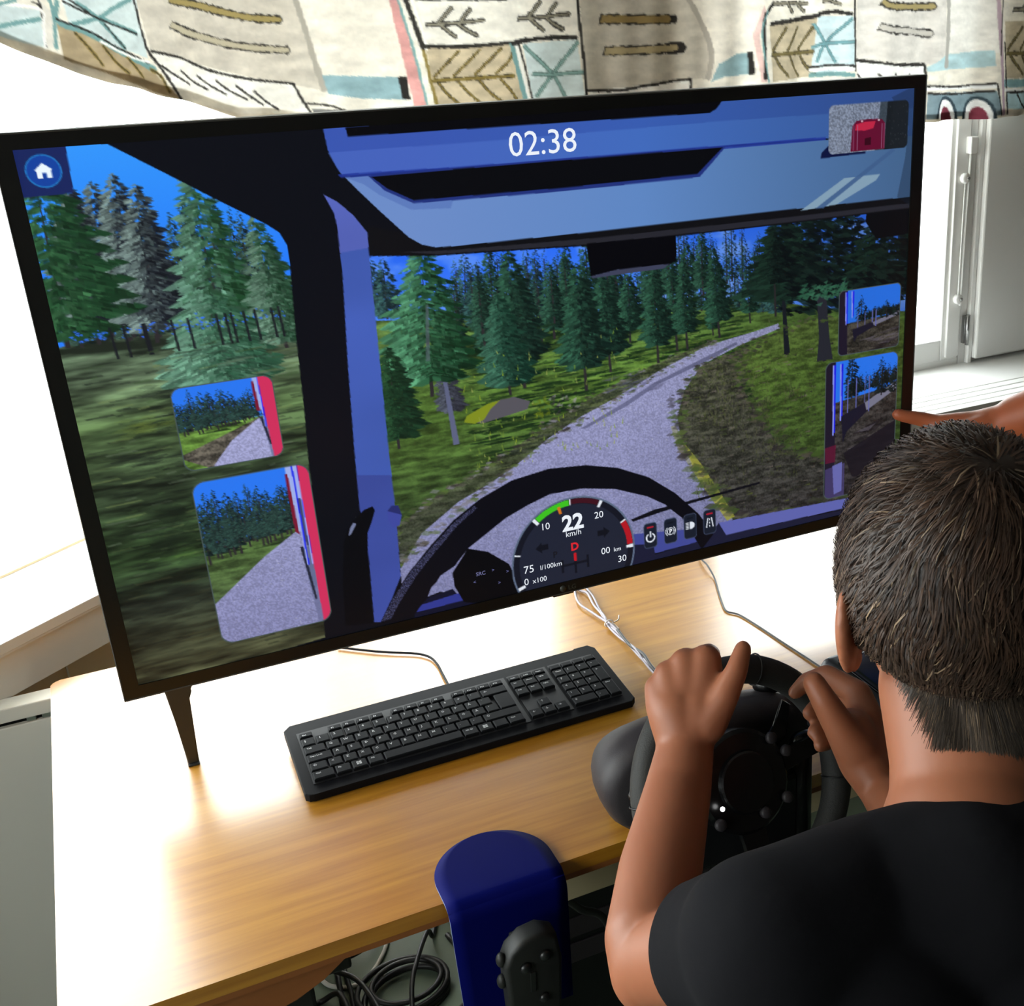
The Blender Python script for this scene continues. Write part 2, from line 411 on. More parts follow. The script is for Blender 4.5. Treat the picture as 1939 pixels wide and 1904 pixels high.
# printed pattern of the curtain: along the cloth and height, in metres
CUR_FILL = [((206,219,219),1,[(-0.424,1.5994),(-0.3283,1.5874),(-0.3301,1.5435),(-0.3509,1.5473),(-0.4326,1.569)]),
((206,219,219),1,[(-0.2916,1.6061),(-0.1686,1.6069),(-0.1645,1.5249),(-0.2243,1.5419),(-0.2888,1.5713)]),
((170,152,122),1,[(-0.3066,1.5715),(-0.275,1.5614),(-0.163,1.5123),(-0.1208,1.4657),(-0.3084,1.5288)]),
((226,220,210),1,[(-0.3279,1.6028),(-0.3126,1.5873),(-0.3146,1.5418),(-0.3328,1.5424)]),
((206,198,184),1,[(-0.1686,1.6069),(0.0997,1.6058),(0.115,1.5526),(0.1261,1.465),(0.0794,1.4769),(0.0137,1.491),(-0.0732,1.5129),(-0.1558,1.533)]),
((236,228,214),1,[(0.1228,1.6053),(0.2461,1.6027),(0.2698,1.5156),(0.2822,1.4336),(0.1467,1.4575),(0.1238,1.5293)]),
((244,240,230),1,[(-0.1558,1.533),(-0.0735,1.5114),(0.0135,1.4895),(0.0794,1.4769),(0.1014,1.4322),(-0.0151,1.4395),(-0.1204,1.4671)]),
((142,172,178),1,[(0.1245,1.4888),(0.2009,1.4827),(0.2611,1.479),(0.263,1.4437),(0.188,1.4496),(0.132,1.4599)]),
((44,42,40),1,[(0.2471,1.4796),(0.2612,1.4798),(0.2639,1.4437),(0.2517,1.4452)]),
((206,150,146),1,[(0.2461,1.6027),(0.2605,1.6023),(0.2889,1.429),(0.2685,1.4302)]),
((120,120,118),1,[(0.1024,1.4393),(0.1436,1.4352),(0.1845,1.423),(0.1088,1.4261)]),
((240,234,222),1,[(0.2888,1.6017),(0.5694,1.5957),(0.5665,1.5248),(0.2972,1.5241)]),
((196,180,152),1,[(0.2954,1.5242),(0.4452,1.5218),(0.4625,1.4273),(0.3049,1.4272)]),
((206,219,219),1,[(0.4683,1.5222),(0.5625,1.525),(0.5708,1.4278),(0.482,1.4284)]),
((206,198,184),1,[(0.572,1.5915),(0.7797,1.5868),(0.8104,1.5425),(0.8282,1.493),(0.8216,1.448),(0.7861,1.4498),(0.5766,1.4406)]),
((246,242,236),1,[(0.5791,1.4404),(0.7861,1.4498),(0.791,1.4314),(0.5783,1.4273)]),
((236,228,214),1,[(0.7903,1.5866),(0.9377,1.5833),(0.9206,1.5436),(0.9032,1.4899),(0.8415,1.4744),(0.831,1.4974),(0.8,1.556)]),
((144,172,176),1,[(0.8415,1.4735),(0.8807,1.4886),(0.9117,1.4914),(0.913,1.4518),(0.8522,1.4511),(0.827,1.4432)]),
((44,42,40),1,[(0.9032,1.4908),(0.9122,1.4918),(0.9153,1.4527),(0.9045,1.4518)]),
((216,176,170),0.8,[(0.9348,1.57),(0.9119,1.5214),(0.9255,1.4382),(0.937,1.4377),(0.9232,1.5164),(0.9404,1.5565)]),
((190,176,150),1,[(0.946,1.536),(1.0589,1.5463),(1.0516,1.4414),(0.9514,1.4369)]),
((200,218,222),1,[(1.0619,1.5485),(1.143,1.5462),(1.1473,1.4488),(1.0486,1.4463)]),
((216,210,202),1,[(1.1481,1.5786),(1.363,1.5737),(1.3753,1.4458),(1.1516,1.4679)]),
((248,246,240),1,[(1.1517,1.4655),(1.3185,1.4493),(1.3232,1.4257),(1.1559,1.4315)]),
((240,236,228),1,[(1.3729,1.5735),(1.4838,1.571),(1.4933,1.466),(1.3802,1.4706)]),
((178,206,210),1,[(1.3253,1.4456),(1.377,1.4682),(1.4789,1.4716),(1.483,1.4409),(1.3259,1.4371)]),
((126,146,154),1,[(1.3303,1.3946),(1.4866,1.3923),(1.5035,1.3453),(1.328,1.3458)]),
((60,74,82),1,[(1.4128,1.3404),(1.4111,1.3515),(1.4077,1.362),(1.4029,1.3713),(1.3969,1.3789),(1.3901,1.3843),(1.3828,1.3873),(1.3756,1.3877),(1.3688,1.3855),(1.3628,1.3808),(1.3579,1.3739),(1.3544,1.3651),(1.3525,1.3551),(1.3523,1.3442)]),
((242,242,240),1,[(1.4058,1.3409),(1.4045,1.3504),(1.4018,1.3594),(1.398,1.3675),(1.3933,1.374),(1.388,1.3787),(1.3825,1.3812),(1.3769,1.3815),(1.3716,1.3796),(1.367,1.3755),(1.3632,1.3695),(1.3606,1.3619),(1.3592,1.3532),(1.3591,1.3438)]),
((132,64,78),1,[(1.3977,1.3393),(1.3965,1.347),(1.3942,1.3541),(1.391,1.3601),(1.3871,1.3644),(1.3828,1.3668),(1.3785,1.3671),(1.3746,1.3652),(1.3713,1.3613),(1.3689,1.3556),(1.3676,1.3488),(1.3675,1.3412)]),
((60,74,82),1,[(1.4902,1.3355),(1.4883,1.3468),(1.4847,1.3574),(1.4796,1.3668),(1.4734,1.3745),(1.4663,1.3801),(1.4589,1.3831),(1.4515,1.3835),(1.4445,1.3813),(1.4383,1.3765),(1.4334,1.3695),(1.4299,1.3607),(1.4281,1.3504),(1.4281,1.3395)]),
((242,242,240),1,[(1.483,1.336),(1.4815,1.3457),(1.4787,1.3548),(1.4747,1.363),(1.4698,1.3696),(1.4643,1.3743),(1.4585,1.3769),(1.4528,1.3773),(1.4474,1.3753),(1.4427,1.3711),(1.4389,1.3651),(1.4363,1.3574),(1.435,1.3485),(1.4351,1.339)]),
((132,64,78),1,[(1.4747,1.3344),(1.4734,1.3422),(1.471,1.3494),(1.4676,1.3555),(1.4635,1.3599),(1.4591,1.3623),(1.4547,1.3626),(1.4507,1.3607),(1.4473,1.3567),(1.4449,1.351),(1.4437,1.344),(1.4436,1.3364)]),
((192,178,152),1,[(1.5038,1.526),(1.6668,1.5211),(1.6806,1.4076),(1.514,1.4158)]),
((132,168,172),1,[(1.51,1.4139),(1.6809,1.4054),(1.6828,1.3893),(1.5114,1.3983)]),
((176,204,210),1,[(1.5225,1.3862),(1.6843,1.3774),(1.6882,1.3448),(1.5255,1.3545)])]
CUR_LINE = [((112,154,154),0.0056,[(-0.3123,1.6029),(-0.3087,1.5873),(-0.3154,1.5418)]),
((44,42,40),0.0025,[(-0.3285,1.6009),(-0.3253,1.5842),(-0.332,1.5423)]),
((44,42,40),0.0019,[(-0.337,1.5978),(-0.3273,1.5911),(-0.3278,1.5749)]),
((250,248,244),0.0044,[(-0.3966,1.5965),(-0.3301,1.5892),(-0.3279,1.5687),(-0.3341,1.5405)]),
((112,154,154),0.0055,[(-0.3973,1.5685),(-0.3588,1.574),(-0.331,1.5774)]),
((112,154,154),0.0042,[(-0.3903,1.5936),(-0.3592,1.5996)]),
((112,154,154),0.0059,[(-0.2738,1.5967),(-0.2417,1.5753),(-0.2055,1.5386)]),
((112,154,154),0.0059,[(-0.1773,1.6015),(-0.2116,1.5902),(-0.2408,1.5785),(-0.2934,1.5694)]),
((112,154,154),0.006,[(-0.2408,1.5785),(-0.1963,1.5634),(-0.1778,1.557)]),
((44,42,40),0.0026,[(-0.2912,1.5986),(-0.2681,1.5871),(-0.2374,1.5752),(-0.178,1.5563)]),
((44,42,40),0.002,[(-0.2343,1.5706),(-0.2055,1.5386)]),
((44,42,40),0.0019,[(-0.2847,1.6017),(-0.2564,1.5838)]),
((112,154,154),0.0078,[(-0.2989,1.5998),(-0.3041,1.5747),(-0.267,1.56),(-0.2131,1.5334),(-0.1543,1.5091)]),
((44,42,40),0.0027,[(-0.3072,1.5778),(-0.2663,1.5626),(-0.2162,1.5389),(-0.1635,1.5179)]),
((250,248,244),0.0034,[(-0.2486,1.5491),(-0.1965,1.5274),(-0.1613,1.5192)]),
((134,116,62),0.0046,[(-0.2836,1.5603),(-0.268,1.5405),(-0.2525,1.5181)]),
((44,42,40),0.0013,[(-0.2836,1.5603),(-0.268,1.5405),(-0.2525,1.5181)]),
((134,116,62),0.0047,[(-0.2457,1.5438),(-0.229,1.5239),(-0.2067,1.5059)]),
((44,42,40),0.0013,[(-0.2457,1.5438),(-0.229,1.5239),(-0.2067,1.5059)]),
((134,116,62),0.0048,[(-0.2056,1.5278),(-0.1876,1.5085),(-0.1806,1.4991)]),
((44,42,40),0.0014,[(-0.2056,1.5278),(-0.1876,1.5085),(-0.1806,1.4991)]),
((134,116,62),0.0049,[(-0.1634,1.5109),(-0.147,1.4996),(-0.1378,1.4776)]),
((44,42,40),0.0014,[(-0.1634,1.5109),(-0.147,1.4996),(-0.1378,1.4776)]),
((44,42,40),0.0041,[(-0.1723,1.6035),(-0.168,1.5664),(-0.1619,1.5353),(-0.1443,1.5101),(-0.1208,1.4657)]),
((44,42,40),0.0124,[(-0.1098,1.6004),(-0.0634,1.5941),(-0.0136,1.5832),(0.0274,1.575),(0.0738,1.5713)]),
((168,150,96),0.008,[(-0.1098,1.6004),(-0.0634,1.5941),(-0.0136,1.5832),(0.0274,1.575),(0.0738,1.5713)]),
((44,42,40),0.0126,[(-0.1151,1.5677),(-0.0735,1.5535),(-0.0134,1.5389),(0.0283,1.5322),(0.079,1.5272)]),
((196,186,160),0.0081,[(-0.1151,1.5677),(-0.0735,1.5535),(-0.0134,1.5389),(0.0283,1.5322),(0.079,1.5272)]),
((168,162,150),0.0093,[(0.1008,1.6021),(0.111,1.5528),(0.1188,1.5062),(0.1269,1.465)]),
((44,42,40),0.0037,[(-0.1574,1.5344),(-0.1019,1.5212),(-0.0545,1.5033),(0.0132,1.488),(0.0796,1.4784)]),
((44,42,40),0.0039,[(0.0796,1.4784),(0.0886,1.4568),(0.1014,1.4322)]),
((44,42,40),0.0028,[(-0.1433,1.5143),(-0.1251,1.5007),(-0.0984,1.4863)]),
((44,42,40),0.0029,[(-0.1127,1.5062),(-0.0938,1.4922),(-0.0661,1.4775)]),
((44,42,40),0.0029,[(-0.081,1.4978),(-0.0614,1.4835),(-0.0327,1.4683)]),
((44,42,40),0.003,[(-0.0483,1.4892),(-0.0279,1.4745),(0.0014,1.4589)]),
((44,42,40),0.0031,[(-0.0143,1.4802),(0.0048,1.4653),(0.0261,1.4501)]),
((44,42,40),0.0031,[(0.0145,1.4714),(0.0295,1.4565),(0.0512,1.4412)]),
((44,42,40),0.0032,[(0.0938,1.4478),(0.132,1.4423),(0.1639,1.4292)]),
((112,154,154),0.0041,[(0.2601,1.5985),(0.2743,1.5314),(0.2826,1.4746),(0.2889,1.429)]),
((44,42,40),0.0079,[(0.272,1.5982),(0.2832,1.5549),(0.2921,1.5187)]),
((134,116,62),0.0057,[(0.2921,1.5187),(0.2976,1.4739),(0.305,1.4281)]),
((250,246,238),0.0032,[(0.2818,1.5941),(0.2919,1.5546),(0.2974,1.5185)]),
((44,42,40),0.0072,[(0.3009,1.5567),(0.3506,1.5575),(0.4025,1.5608)]),
((44,42,40),0.0071,[(0.3222,1.5584),(0.336,1.5707),(0.3478,1.5815)]),
((44,42,40),0.0072,[(0.3578,1.5573),(0.3679,1.5682),(0.3797,1.5783)]),
((44,42,40),0.0072,[(0.3255,1.5559),(0.3386,1.5451),(0.3502,1.5367)]),
((44,42,40),0.0073,[(0.3558,1.5558),(0.371,1.5456),(0.3883,1.5369)]),
((150,144,126),0.0032,[(0.3009,1.5567),(0.3506,1.5575),(0.4025,1.5608)]),
((150,144,126),0.0032,[(0.3222,1.5584),(0.336,1.5707),(0.3478,1.5815)]),
((150,144,126),0.0032,[(0.3578,1.5573),(0.3679,1.5682),(0.3797,1.5783)]),
((150,144,126),0.0032,[(0.3255,1.5559),(0.3386,1.5451),(0.3502,1.5367)]),
((150,144,126),0.0032,[(0.3558,1.5558),(0.371,1.5456),(0.3883,1.5369)]),
((44,42,40),0.0074,[(0.4622,1.5615),(0.5073,1.5626),(0.5542,1.5663)]),
((44,42,40),0.0074,[(0.4815,1.5634),(0.4938,1.5761),(0.5044,1.5873)]),
((44,42,40),0.0074,[(0.5137,1.5624),(0.5228,1.5737),(0.5333,1.5842)]),
((44,42,40),0.0074,[(0.4845,1.5608),(0.4965,1.5497),(0.5072,1.5411)]),
((44,42,40),0.0075,[(0.512,1.5608),(0.5259,1.5505),(0.5417,1.5416)]),
((150,144,126),0.0033,[(0.4622,1.5615),(0.5073,1.5626),(0.5542,1.5663)]),
((150,144,126),0.0033,[(0.4815,1.5634),(0.4938,1.5761),(0.5044,1.5873)]),
((150,144,126),0.0033,[(0.5137,1.5624),(0.5228,1.5737),(0.5333,1.5842)]),
((150,144,126),0.0033,[(0.4845,1.5608),(0.4965,1.5497),(0.5072,1.5411)]),
((150,144,126),0.0033,[(0.512,1.5608),(0.5259,1.5505),(0.5417,1.5416)]),
((44,42,40),0.0057,[(0.2954,1.5242),(0.364,1.5216),(0.4454,1.5242)]),
((44,42,40),0.0024,[(0.2879,1.594),(0.3713,1.592),(0.4439,1.5903)]),
((44,42,40),0.0049,[(0.3034,1.4761),(0.3285,1.4957),(0.3537,1.5155)]),
((44,42,40),0.005,[(0.311,1.4675),(0.3263,1.4489),(0.3483,1.4297)]),
((134,116,62),0.0033,[(0.3034,1.4761),(0.3285,1.4957),(0.3537,1.5155)]),
((134,116,62),0.0033,[(0.311,1.4675),(0.3263,1.4489),(0.3483,1.4297)]),
((44,42,40),0.0049,[(0.3394,1.4763),(0.3648,1.4961),(0.3902,1.516)]),
((44,42,40),0.005,[(0.3472,1.4676),(0.3629,1.4489),(0.3854,1.4296)]),
((134,116,62),0.0033,[(0.3394,1.4763),(0.3648,1.4961),(0.3902,1.516)]),
((134,116,62),0.0033,[(0.3472,1.4676),(0.3629,1.4489),(0.3854,1.4296)]),
((44,42,40),0.005,[(0.376,1.4765),(0.4016,1.4965),(0.4273,1.5165)]),
((44,42,40),0.005,[(0.384,1.4678),(0.4,1.4489),(0.423,1.4294)]),
((134,116,62),0.0033,[(0.376,1.4765),(0.4016,1.4965),(0.4273,1.5165)]),
((134,116,62),0.0034,[(0.384,1.4678),(0.4,1.4489),(0.423,1.4294)]),
((44,42,40),0.005,[(0.4131,1.4767),(0.439,1.4968),(0.4514,1.5175)]),
((44,42,40),0.0051,[(0.4213,1.4679),(0.4377,1.4489),(0.4512,1.4299)]),
((134,116,62),0.0033,[(0.4131,1.4767),(0.439,1.4968),(0.4514,1.5175)]),
((134,116,62),0.0034,[(0.4213,1.4679),(0.4377,1.4489),(0.4512,1.4299)]),
((44,42,40),0.0066,[(0.3,1.4713),(0.3725,1.4717),(0.4473,1.4721)]),
((134,116,62),0.005,[(0.3,1.4713),(0.3725,1.4717),(0.4473,1.4721)]),
((112,154,154),0.0093,[(0.447,1.5217),(0.457,1.4745),(0.4676,1.4296)]),
((44,42,40),0.0034,[(0.4603,1.5228),(0.4717,1.478),(0.4802,1.4306)]),
((248,246,240),0.0051,[(0.4555,1.5222),(0.4656,1.4741),(0.4744,1.4309)]),
((92,116,112),0.0068,[(0.4704,1.5192),(0.517,1.4717),(0.5386,1.4317)]),
((134,170,164),0.0034,[(0.4704,1.5192),(0.517,1.4717),(0.5386,1.4317)]),
((92,116,112),0.0068,[(0.5647,1.5207),(0.5196,1.4737),(0.4875,1.4367)]),
((134,170,164),0.0034,[(0.5647,1.5207),(0.5196,1.4737),(0.4875,1.4367)]),
((92,116,112),0.0068,[(0.4832,1.4733),(0.5194,1.4707),(0.5698,1.4726)]),
((134,170,164),0.0034,[(0.4832,1.4733),(0.5194,1.4707),(0.5698,1.4726)]),
((44,42,40),0.0075,[(0.4471,1.523),(0.4758,1.5273),(0.519,1.5295),(0.5627,1.5283)]),
((44,42,40),0.0051,[(0.5684,1.5895),(0.5694,1.5542),(0.5719,1.5034),(0.5734,1.4298)]),
((44,42,40),0.0163,[(0.6115,1.5563),(0.6854,1.5532),(0.7616,1.5518)]),
((160,136,88),0.0111,[(0.6135,1.5562),(0.6854,1.5532),(0.75,1.5522)]),
((44,42,40),0.0166,[(0.6159,1.5042),(0.6946,1.5032),(0.7759,1.504)]),
((190,172,132),0.0114,[(0.6179,1.5041),(0.6946,1.5032),(0.7642,1.5044)]),
((44,42,40),0.0045,[(0.5742,1.4416),(0.6375,1.4386),(0.6897,1.4434),(0.7861,1.4498)]),
((44,42,40),0.0046,[(0.7878,1.4506),(0.7877,1.4293)]),
((176,168,156),0.0098,[(0.786,1.5845),(0.8063,1.5514),(0.8233,1.5155),(0.8285,1.484),(0.8216,1.448)]),
((44,42,40),0.0063,[(0.9574,1.5739),(0.9432,1.5586),(0.9346,1.5386),(0.9341,1.4425)]),
((112,154,154),0.0036,[(0.9432,1.5609),(0.9289,1.5208),(0.9416,1.4374)]),
((44,42,40),0.0055,[(0.9521,1.4897),(0.9685,1.5102),(0.9849,1.5307)]),
((44,42,40),0.0056,[(0.9583,1.4803),(0.9706,1.4621),(0.9899,1.4434)]),
((120,108,70),0.0037,[(0.9521,1.4897),(0.9685,1.5102),(0.9849,1.5307)]),
((120,108,70),0.0037,[(0.9583,1.4803),(0.9706,1.4621),(0.9899,1.4434)]),
((44,42,40),0.0055,[(0.9865,1.4897),(1.0029,1.5104),(1.0194,1.531)]),
((44,42,40),0.0056,[(0.9927,1.4802),(1.0053,1.4619),(1.025,1.4431)]),
((120,108,70),0.0037,[(0.9865,1.4897),(1.0029,1.5104),(1.0194,1.531)]),
((120,108,70),0.0038,[(0.9927,1.4802),(1.0053,1.4619),(1.025,1.4431)]),
((44,42,40),0.0056,[(1.0212,1.4898),(1.0378,1.5105),(1.0536,1.5312)]),
((44,42,40),0.0057,[(1.0276,1.4802),(1.0405,1.4618),(1.0605,1.4428)]),
((120,108,70),0.0037,[(1.0212,1.4898),(1.0378,1.5105),(1.0536,1.5312)]),
((120,108,70),0.0038,[(1.0276,1.4802),(1.0405,1.4618),(1.0605,1.4428)]),
((44,42,40),0.0074,[(0.9501,1.4843),(1.0017,1.485),(1.0543,1.4856)]),
((120,108,70),0.0056,[(0.9501,1.4843),(1.0017,1.485),(1.0543,1.4856)]),
((84,112,114),0.0066,[(1.1371,1.5417),(1.0777,1.4993),(1.0602,1.4671)]),
((120,166,172),0.0038,[(1.1371,1.5417),(1.0777,1.4993),(1.0602,1.4671)]),
((84,112,114),0.0066,[(1.0532,1.535),(1.0777,1.4993),(1.1038,1.4652)]),
((120,166,172),0.0038,[(1.0532,1.535),(1.0777,1.4993),(1.1038,1.4652)]),
((84,112,114),0.0066,[(1.0509,1.4933),(1.0777,1.4993),(1.1444,1.5001)]),
((120,166,172),0.0038,[(1.0509,1.4933),(1.0777,1.4993),(1.1444,1.5001)]),
((44,42,40),0.0073,[(0.9488,1.5373),(1.0005,1.5421),(1.0648,1.5494)]),
((44,42,40),0.0065,[(1.0618,1.5522),(1.0945,1.555),(1.1368,1.5501)]),
((44,42,40),0.0047,[(1.1421,1.5764),(1.1448,1.5274),(1.1498,1.4463)]),
((44,42,40),0.0072,[(0.9574,1.5717),(0.9945,1.5721),(1.0409,1.571)]),
((150,144,126),0.0036,[(0.9574,1.5717),(0.9945,1.5721),(1.0409,1.571)]),
((44,42,40),0.0073,[(0.9888,1.5709),(1.0015,1.5548)]),
((150,144,126),0.0036,[(0.9888,1.5709),(1.0015,1.5548)]),
((44,42,40),0.0073,[(1.0176,1.5688),(1.0353,1.5561)]),
((150,144,126),0.0037,[(1.0176,1.5688),(1.0353,1.5561)]),
((44,42,40),0.0073,[(1.0703,1.5735),(1.091,1.5753)]),
((150,144,126),0.0037,[(1.0703,1.5735),(1.091,1.5753)]),
((44,42,40),0.0074,[(1.0911,1.573),(1.1121,1.5679)]),
((150,144,126),0.0037,[(1.0911,1.573),(1.1121,1.5679)]),
((112,154,154),0.0077,[(1.0486,1.4439),(1.097,1.444),(1.1476,1.4392)]),
((44,42,40),0.0038,[(1.0484,1.4582),(1.0966,1.4603),(1.147,1.4561)]),
((250,250,246),0.0067,[(1.0485,1.4529),(1.0967,1.4545),(1.1472,1.4503)]),
((44,42,40),0.0153,[(1.2006,1.5704),(1.2165,1.562),(1.267,1.5589),(1.3346,1.5581)]),
((168,152,104),0.0095,[(1.2006,1.5704),(1.2165,1.562),(1.267,1.5589),(1.3346,1.5581)]),
((44,42,40),0.0155,[(1.1961,1.5258),(1.2183,1.5194),(1.2693,1.5148),(1.3313,1.5079)]),
((206,200,190),0.0097,[(1.1961,1.5258),(1.2183,1.5194),(1.2693,1.5148),(1.3313,1.5079)]),
((44,42,40),0.0059,[(1.1517,1.4664),(1.2339,1.4551),(1.3197,1.4508)]),
((44,42,40),0.005,[(1.3204,1.4508),(1.3254,1.4231)]),
((44,42,40),0.0039,[(1.1556,1.4412),(1.1653,1.431)]),
((44,42,40),0.0039,[(1.1933,1.4394),(1.2032,1.4292)]),
((44,42,40),0.004,[(1.2315,1.4376),(1.2416,1.4273)]),
((44,42,40),0.004,[(1.2703,1.4357),(1.2806,1.4253)]),
((170,166,158),0.0109,[(1.3698,1.5712),(1.3754,1.5103),(1.3761,1.4433)]),
((250,250,248),0.0082,[(1.3244,1.404),(1.4026,1.4029),(1.4872,1.4016)]),
((44,42,40),0.0041,[(1.3241,1.41),(1.4025,1.405),(1.4839,1.4069)]),
((44,42,40),0.0041,[(1.3289,1.3957),(1.4035,1.3906),(1.4823,1.3925)]),
((44,42,40),0.0042,[(1.4867,1.4068),(1.4953,1.3731),(1.5066,1.343)]),
((184,158,170),0.0102,[(1.4831,1.5711),(1.4945,1.476),(1.515,1.3446)]),
((44,42,40),0.003,[(1.4944,1.5683),(1.4932,1.5063),(1.4938,1.4609)]),
((44,42,40),0.0042,[(1.5061,1.4857),(1.5171,1.4135),(1.5278,1.3448)]),
((44,42,40),0.0061,[(1.5174,1.47),(1.5378,1.4921),(1.5582,1.5142)]),
((44,42,40),0.0062,[(1.5269,1.4594),(1.5458,1.4396),(1.5737,1.4191)]),
((120,108,70),0.0041,[(1.5174,1.47),(1.5378,1.4921),(1.5582,1.5142)]),
((120,108,70),0.0042,[(1.5269,1.4594),(1.5458,1.4396),(1.5737,1.4191)]),
((44,42,40),0.0062,[(1.5529,1.4686),(1.5734,1.4909),(1.5939,1.5131)]),
((44,42,40),0.0063,[(1.5625,1.458),(1.5818,1.438),(1.6101,1.4174)]),
((120,108,70),0.0041,[(1.5529,1.4686),(1.5734,1.4909),(1.5939,1.5131)]),
((120,108,70),0.0042,[(1.5625,1.458),(1.5818,1.438),(1.6101,1.4174)]),
((44,42,40),0.0062,[(1.5888,1.4672),(1.6094,1.4896),(1.63,1.5119)]),
((44,42,40),0.0063,[(1.5986,1.4565),(1.6182,1.4364),(1.647,1.4156)]),
((120,108,70),0.0041,[(1.5888,1.4672),(1.6094,1.4896),(1.63,1.5119)]),
((120,108,70),0.0042,[(1.5986,1.4565),(1.6182,1.4364),(1.647,1.4156)]),
((44,42,40),0.0062,[(1.6251,1.4658),(1.6459,1.4883),(1.6534,1.5112)]),
((44,42,40),0.0064,[(1.6351,1.4549),(1.6551,1.4347),(1.6768,1.4141)]),
((120,108,70),0.0042,[(1.6251,1.4658),(1.6459,1.4883),(1.6534,1.5112)]),
((120,108,70),0.0042,[(1.6351,1.4549),(1.6551,1.4347),(1.6768,1.4141)]),
((44,42,40),0.0083,[(1.5152,1.464),(1.5865,1.4611),(1.6597,1.4581)]),
((120,108,70),0.0062,[(1.5152,1.464),(1.5865,1.4611),(1.6597,1.4581)]),
((250,250,248),0.0064,[(1.5148,1.3929),(1.5942,1.3887),(1.6835,1.3839)]),
((44,42,40),0.0043,[(1.5209,1.3884),(1.684,1.3796)]),
((44,42,40),0.0043,[(1.5515,1.3825),(1.5704,1.3667),(1.591,1.3506)]),
((44,42,40),0.0091,[(1.5285,1.5462),(1.5916,1.5476),(1.6567,1.552)]),
((44,42,40),0.009,[(1.5552,1.5485),(1.5694,1.5641),(1.5815,1.5778)]),
((44,42,40),0.0091,[(1.6007,1.5473),(1.6106,1.5612),(1.6229,1.5739)]),
((44,42,40),0.0091,[(1.56,1.5454),(1.5796,1.5318),(1.5967,1.5211)]),
((44,42,40),0.0092,[(1.5986,1.5454),(1.6207,1.5326),(1.6452,1.5217)]),
((150,144,126),0.004,[(1.5285,1.5462),(1.5916,1.5476),(1.6567,1.552)]),
((150,144,126),0.004,[(1.5552,1.5485),(1.5694,1.5641),(1.5815,1.5778)]),
((150,144,126),0.004,[(1.6007,1.5473),(1.6106,1.5612),(1.6229,1.5739)]),
((150,144,126),0.0041,[(1.56,1.5454),(1.5796,1.5318),(1.5967,1.5211)]),
((150,144,126),0.0041,[(1.5986,1.5454),(1.6207,1.5326),(1.6452,1.5217)])]
CUR_HEM = [(-0.4711,1.5765),(-0.4336,1.5655),(-0.3948,1.5515),(-0.3611,1.5382),(-0.3261,1.523),(-0.2888,1.5097),(-0.2491,1.4978),(-0.198,1.4861),(-0.1204,1.4671),(-0.0674,1.4502),(-0.0164,1.4342),(0.0433,1.427)]
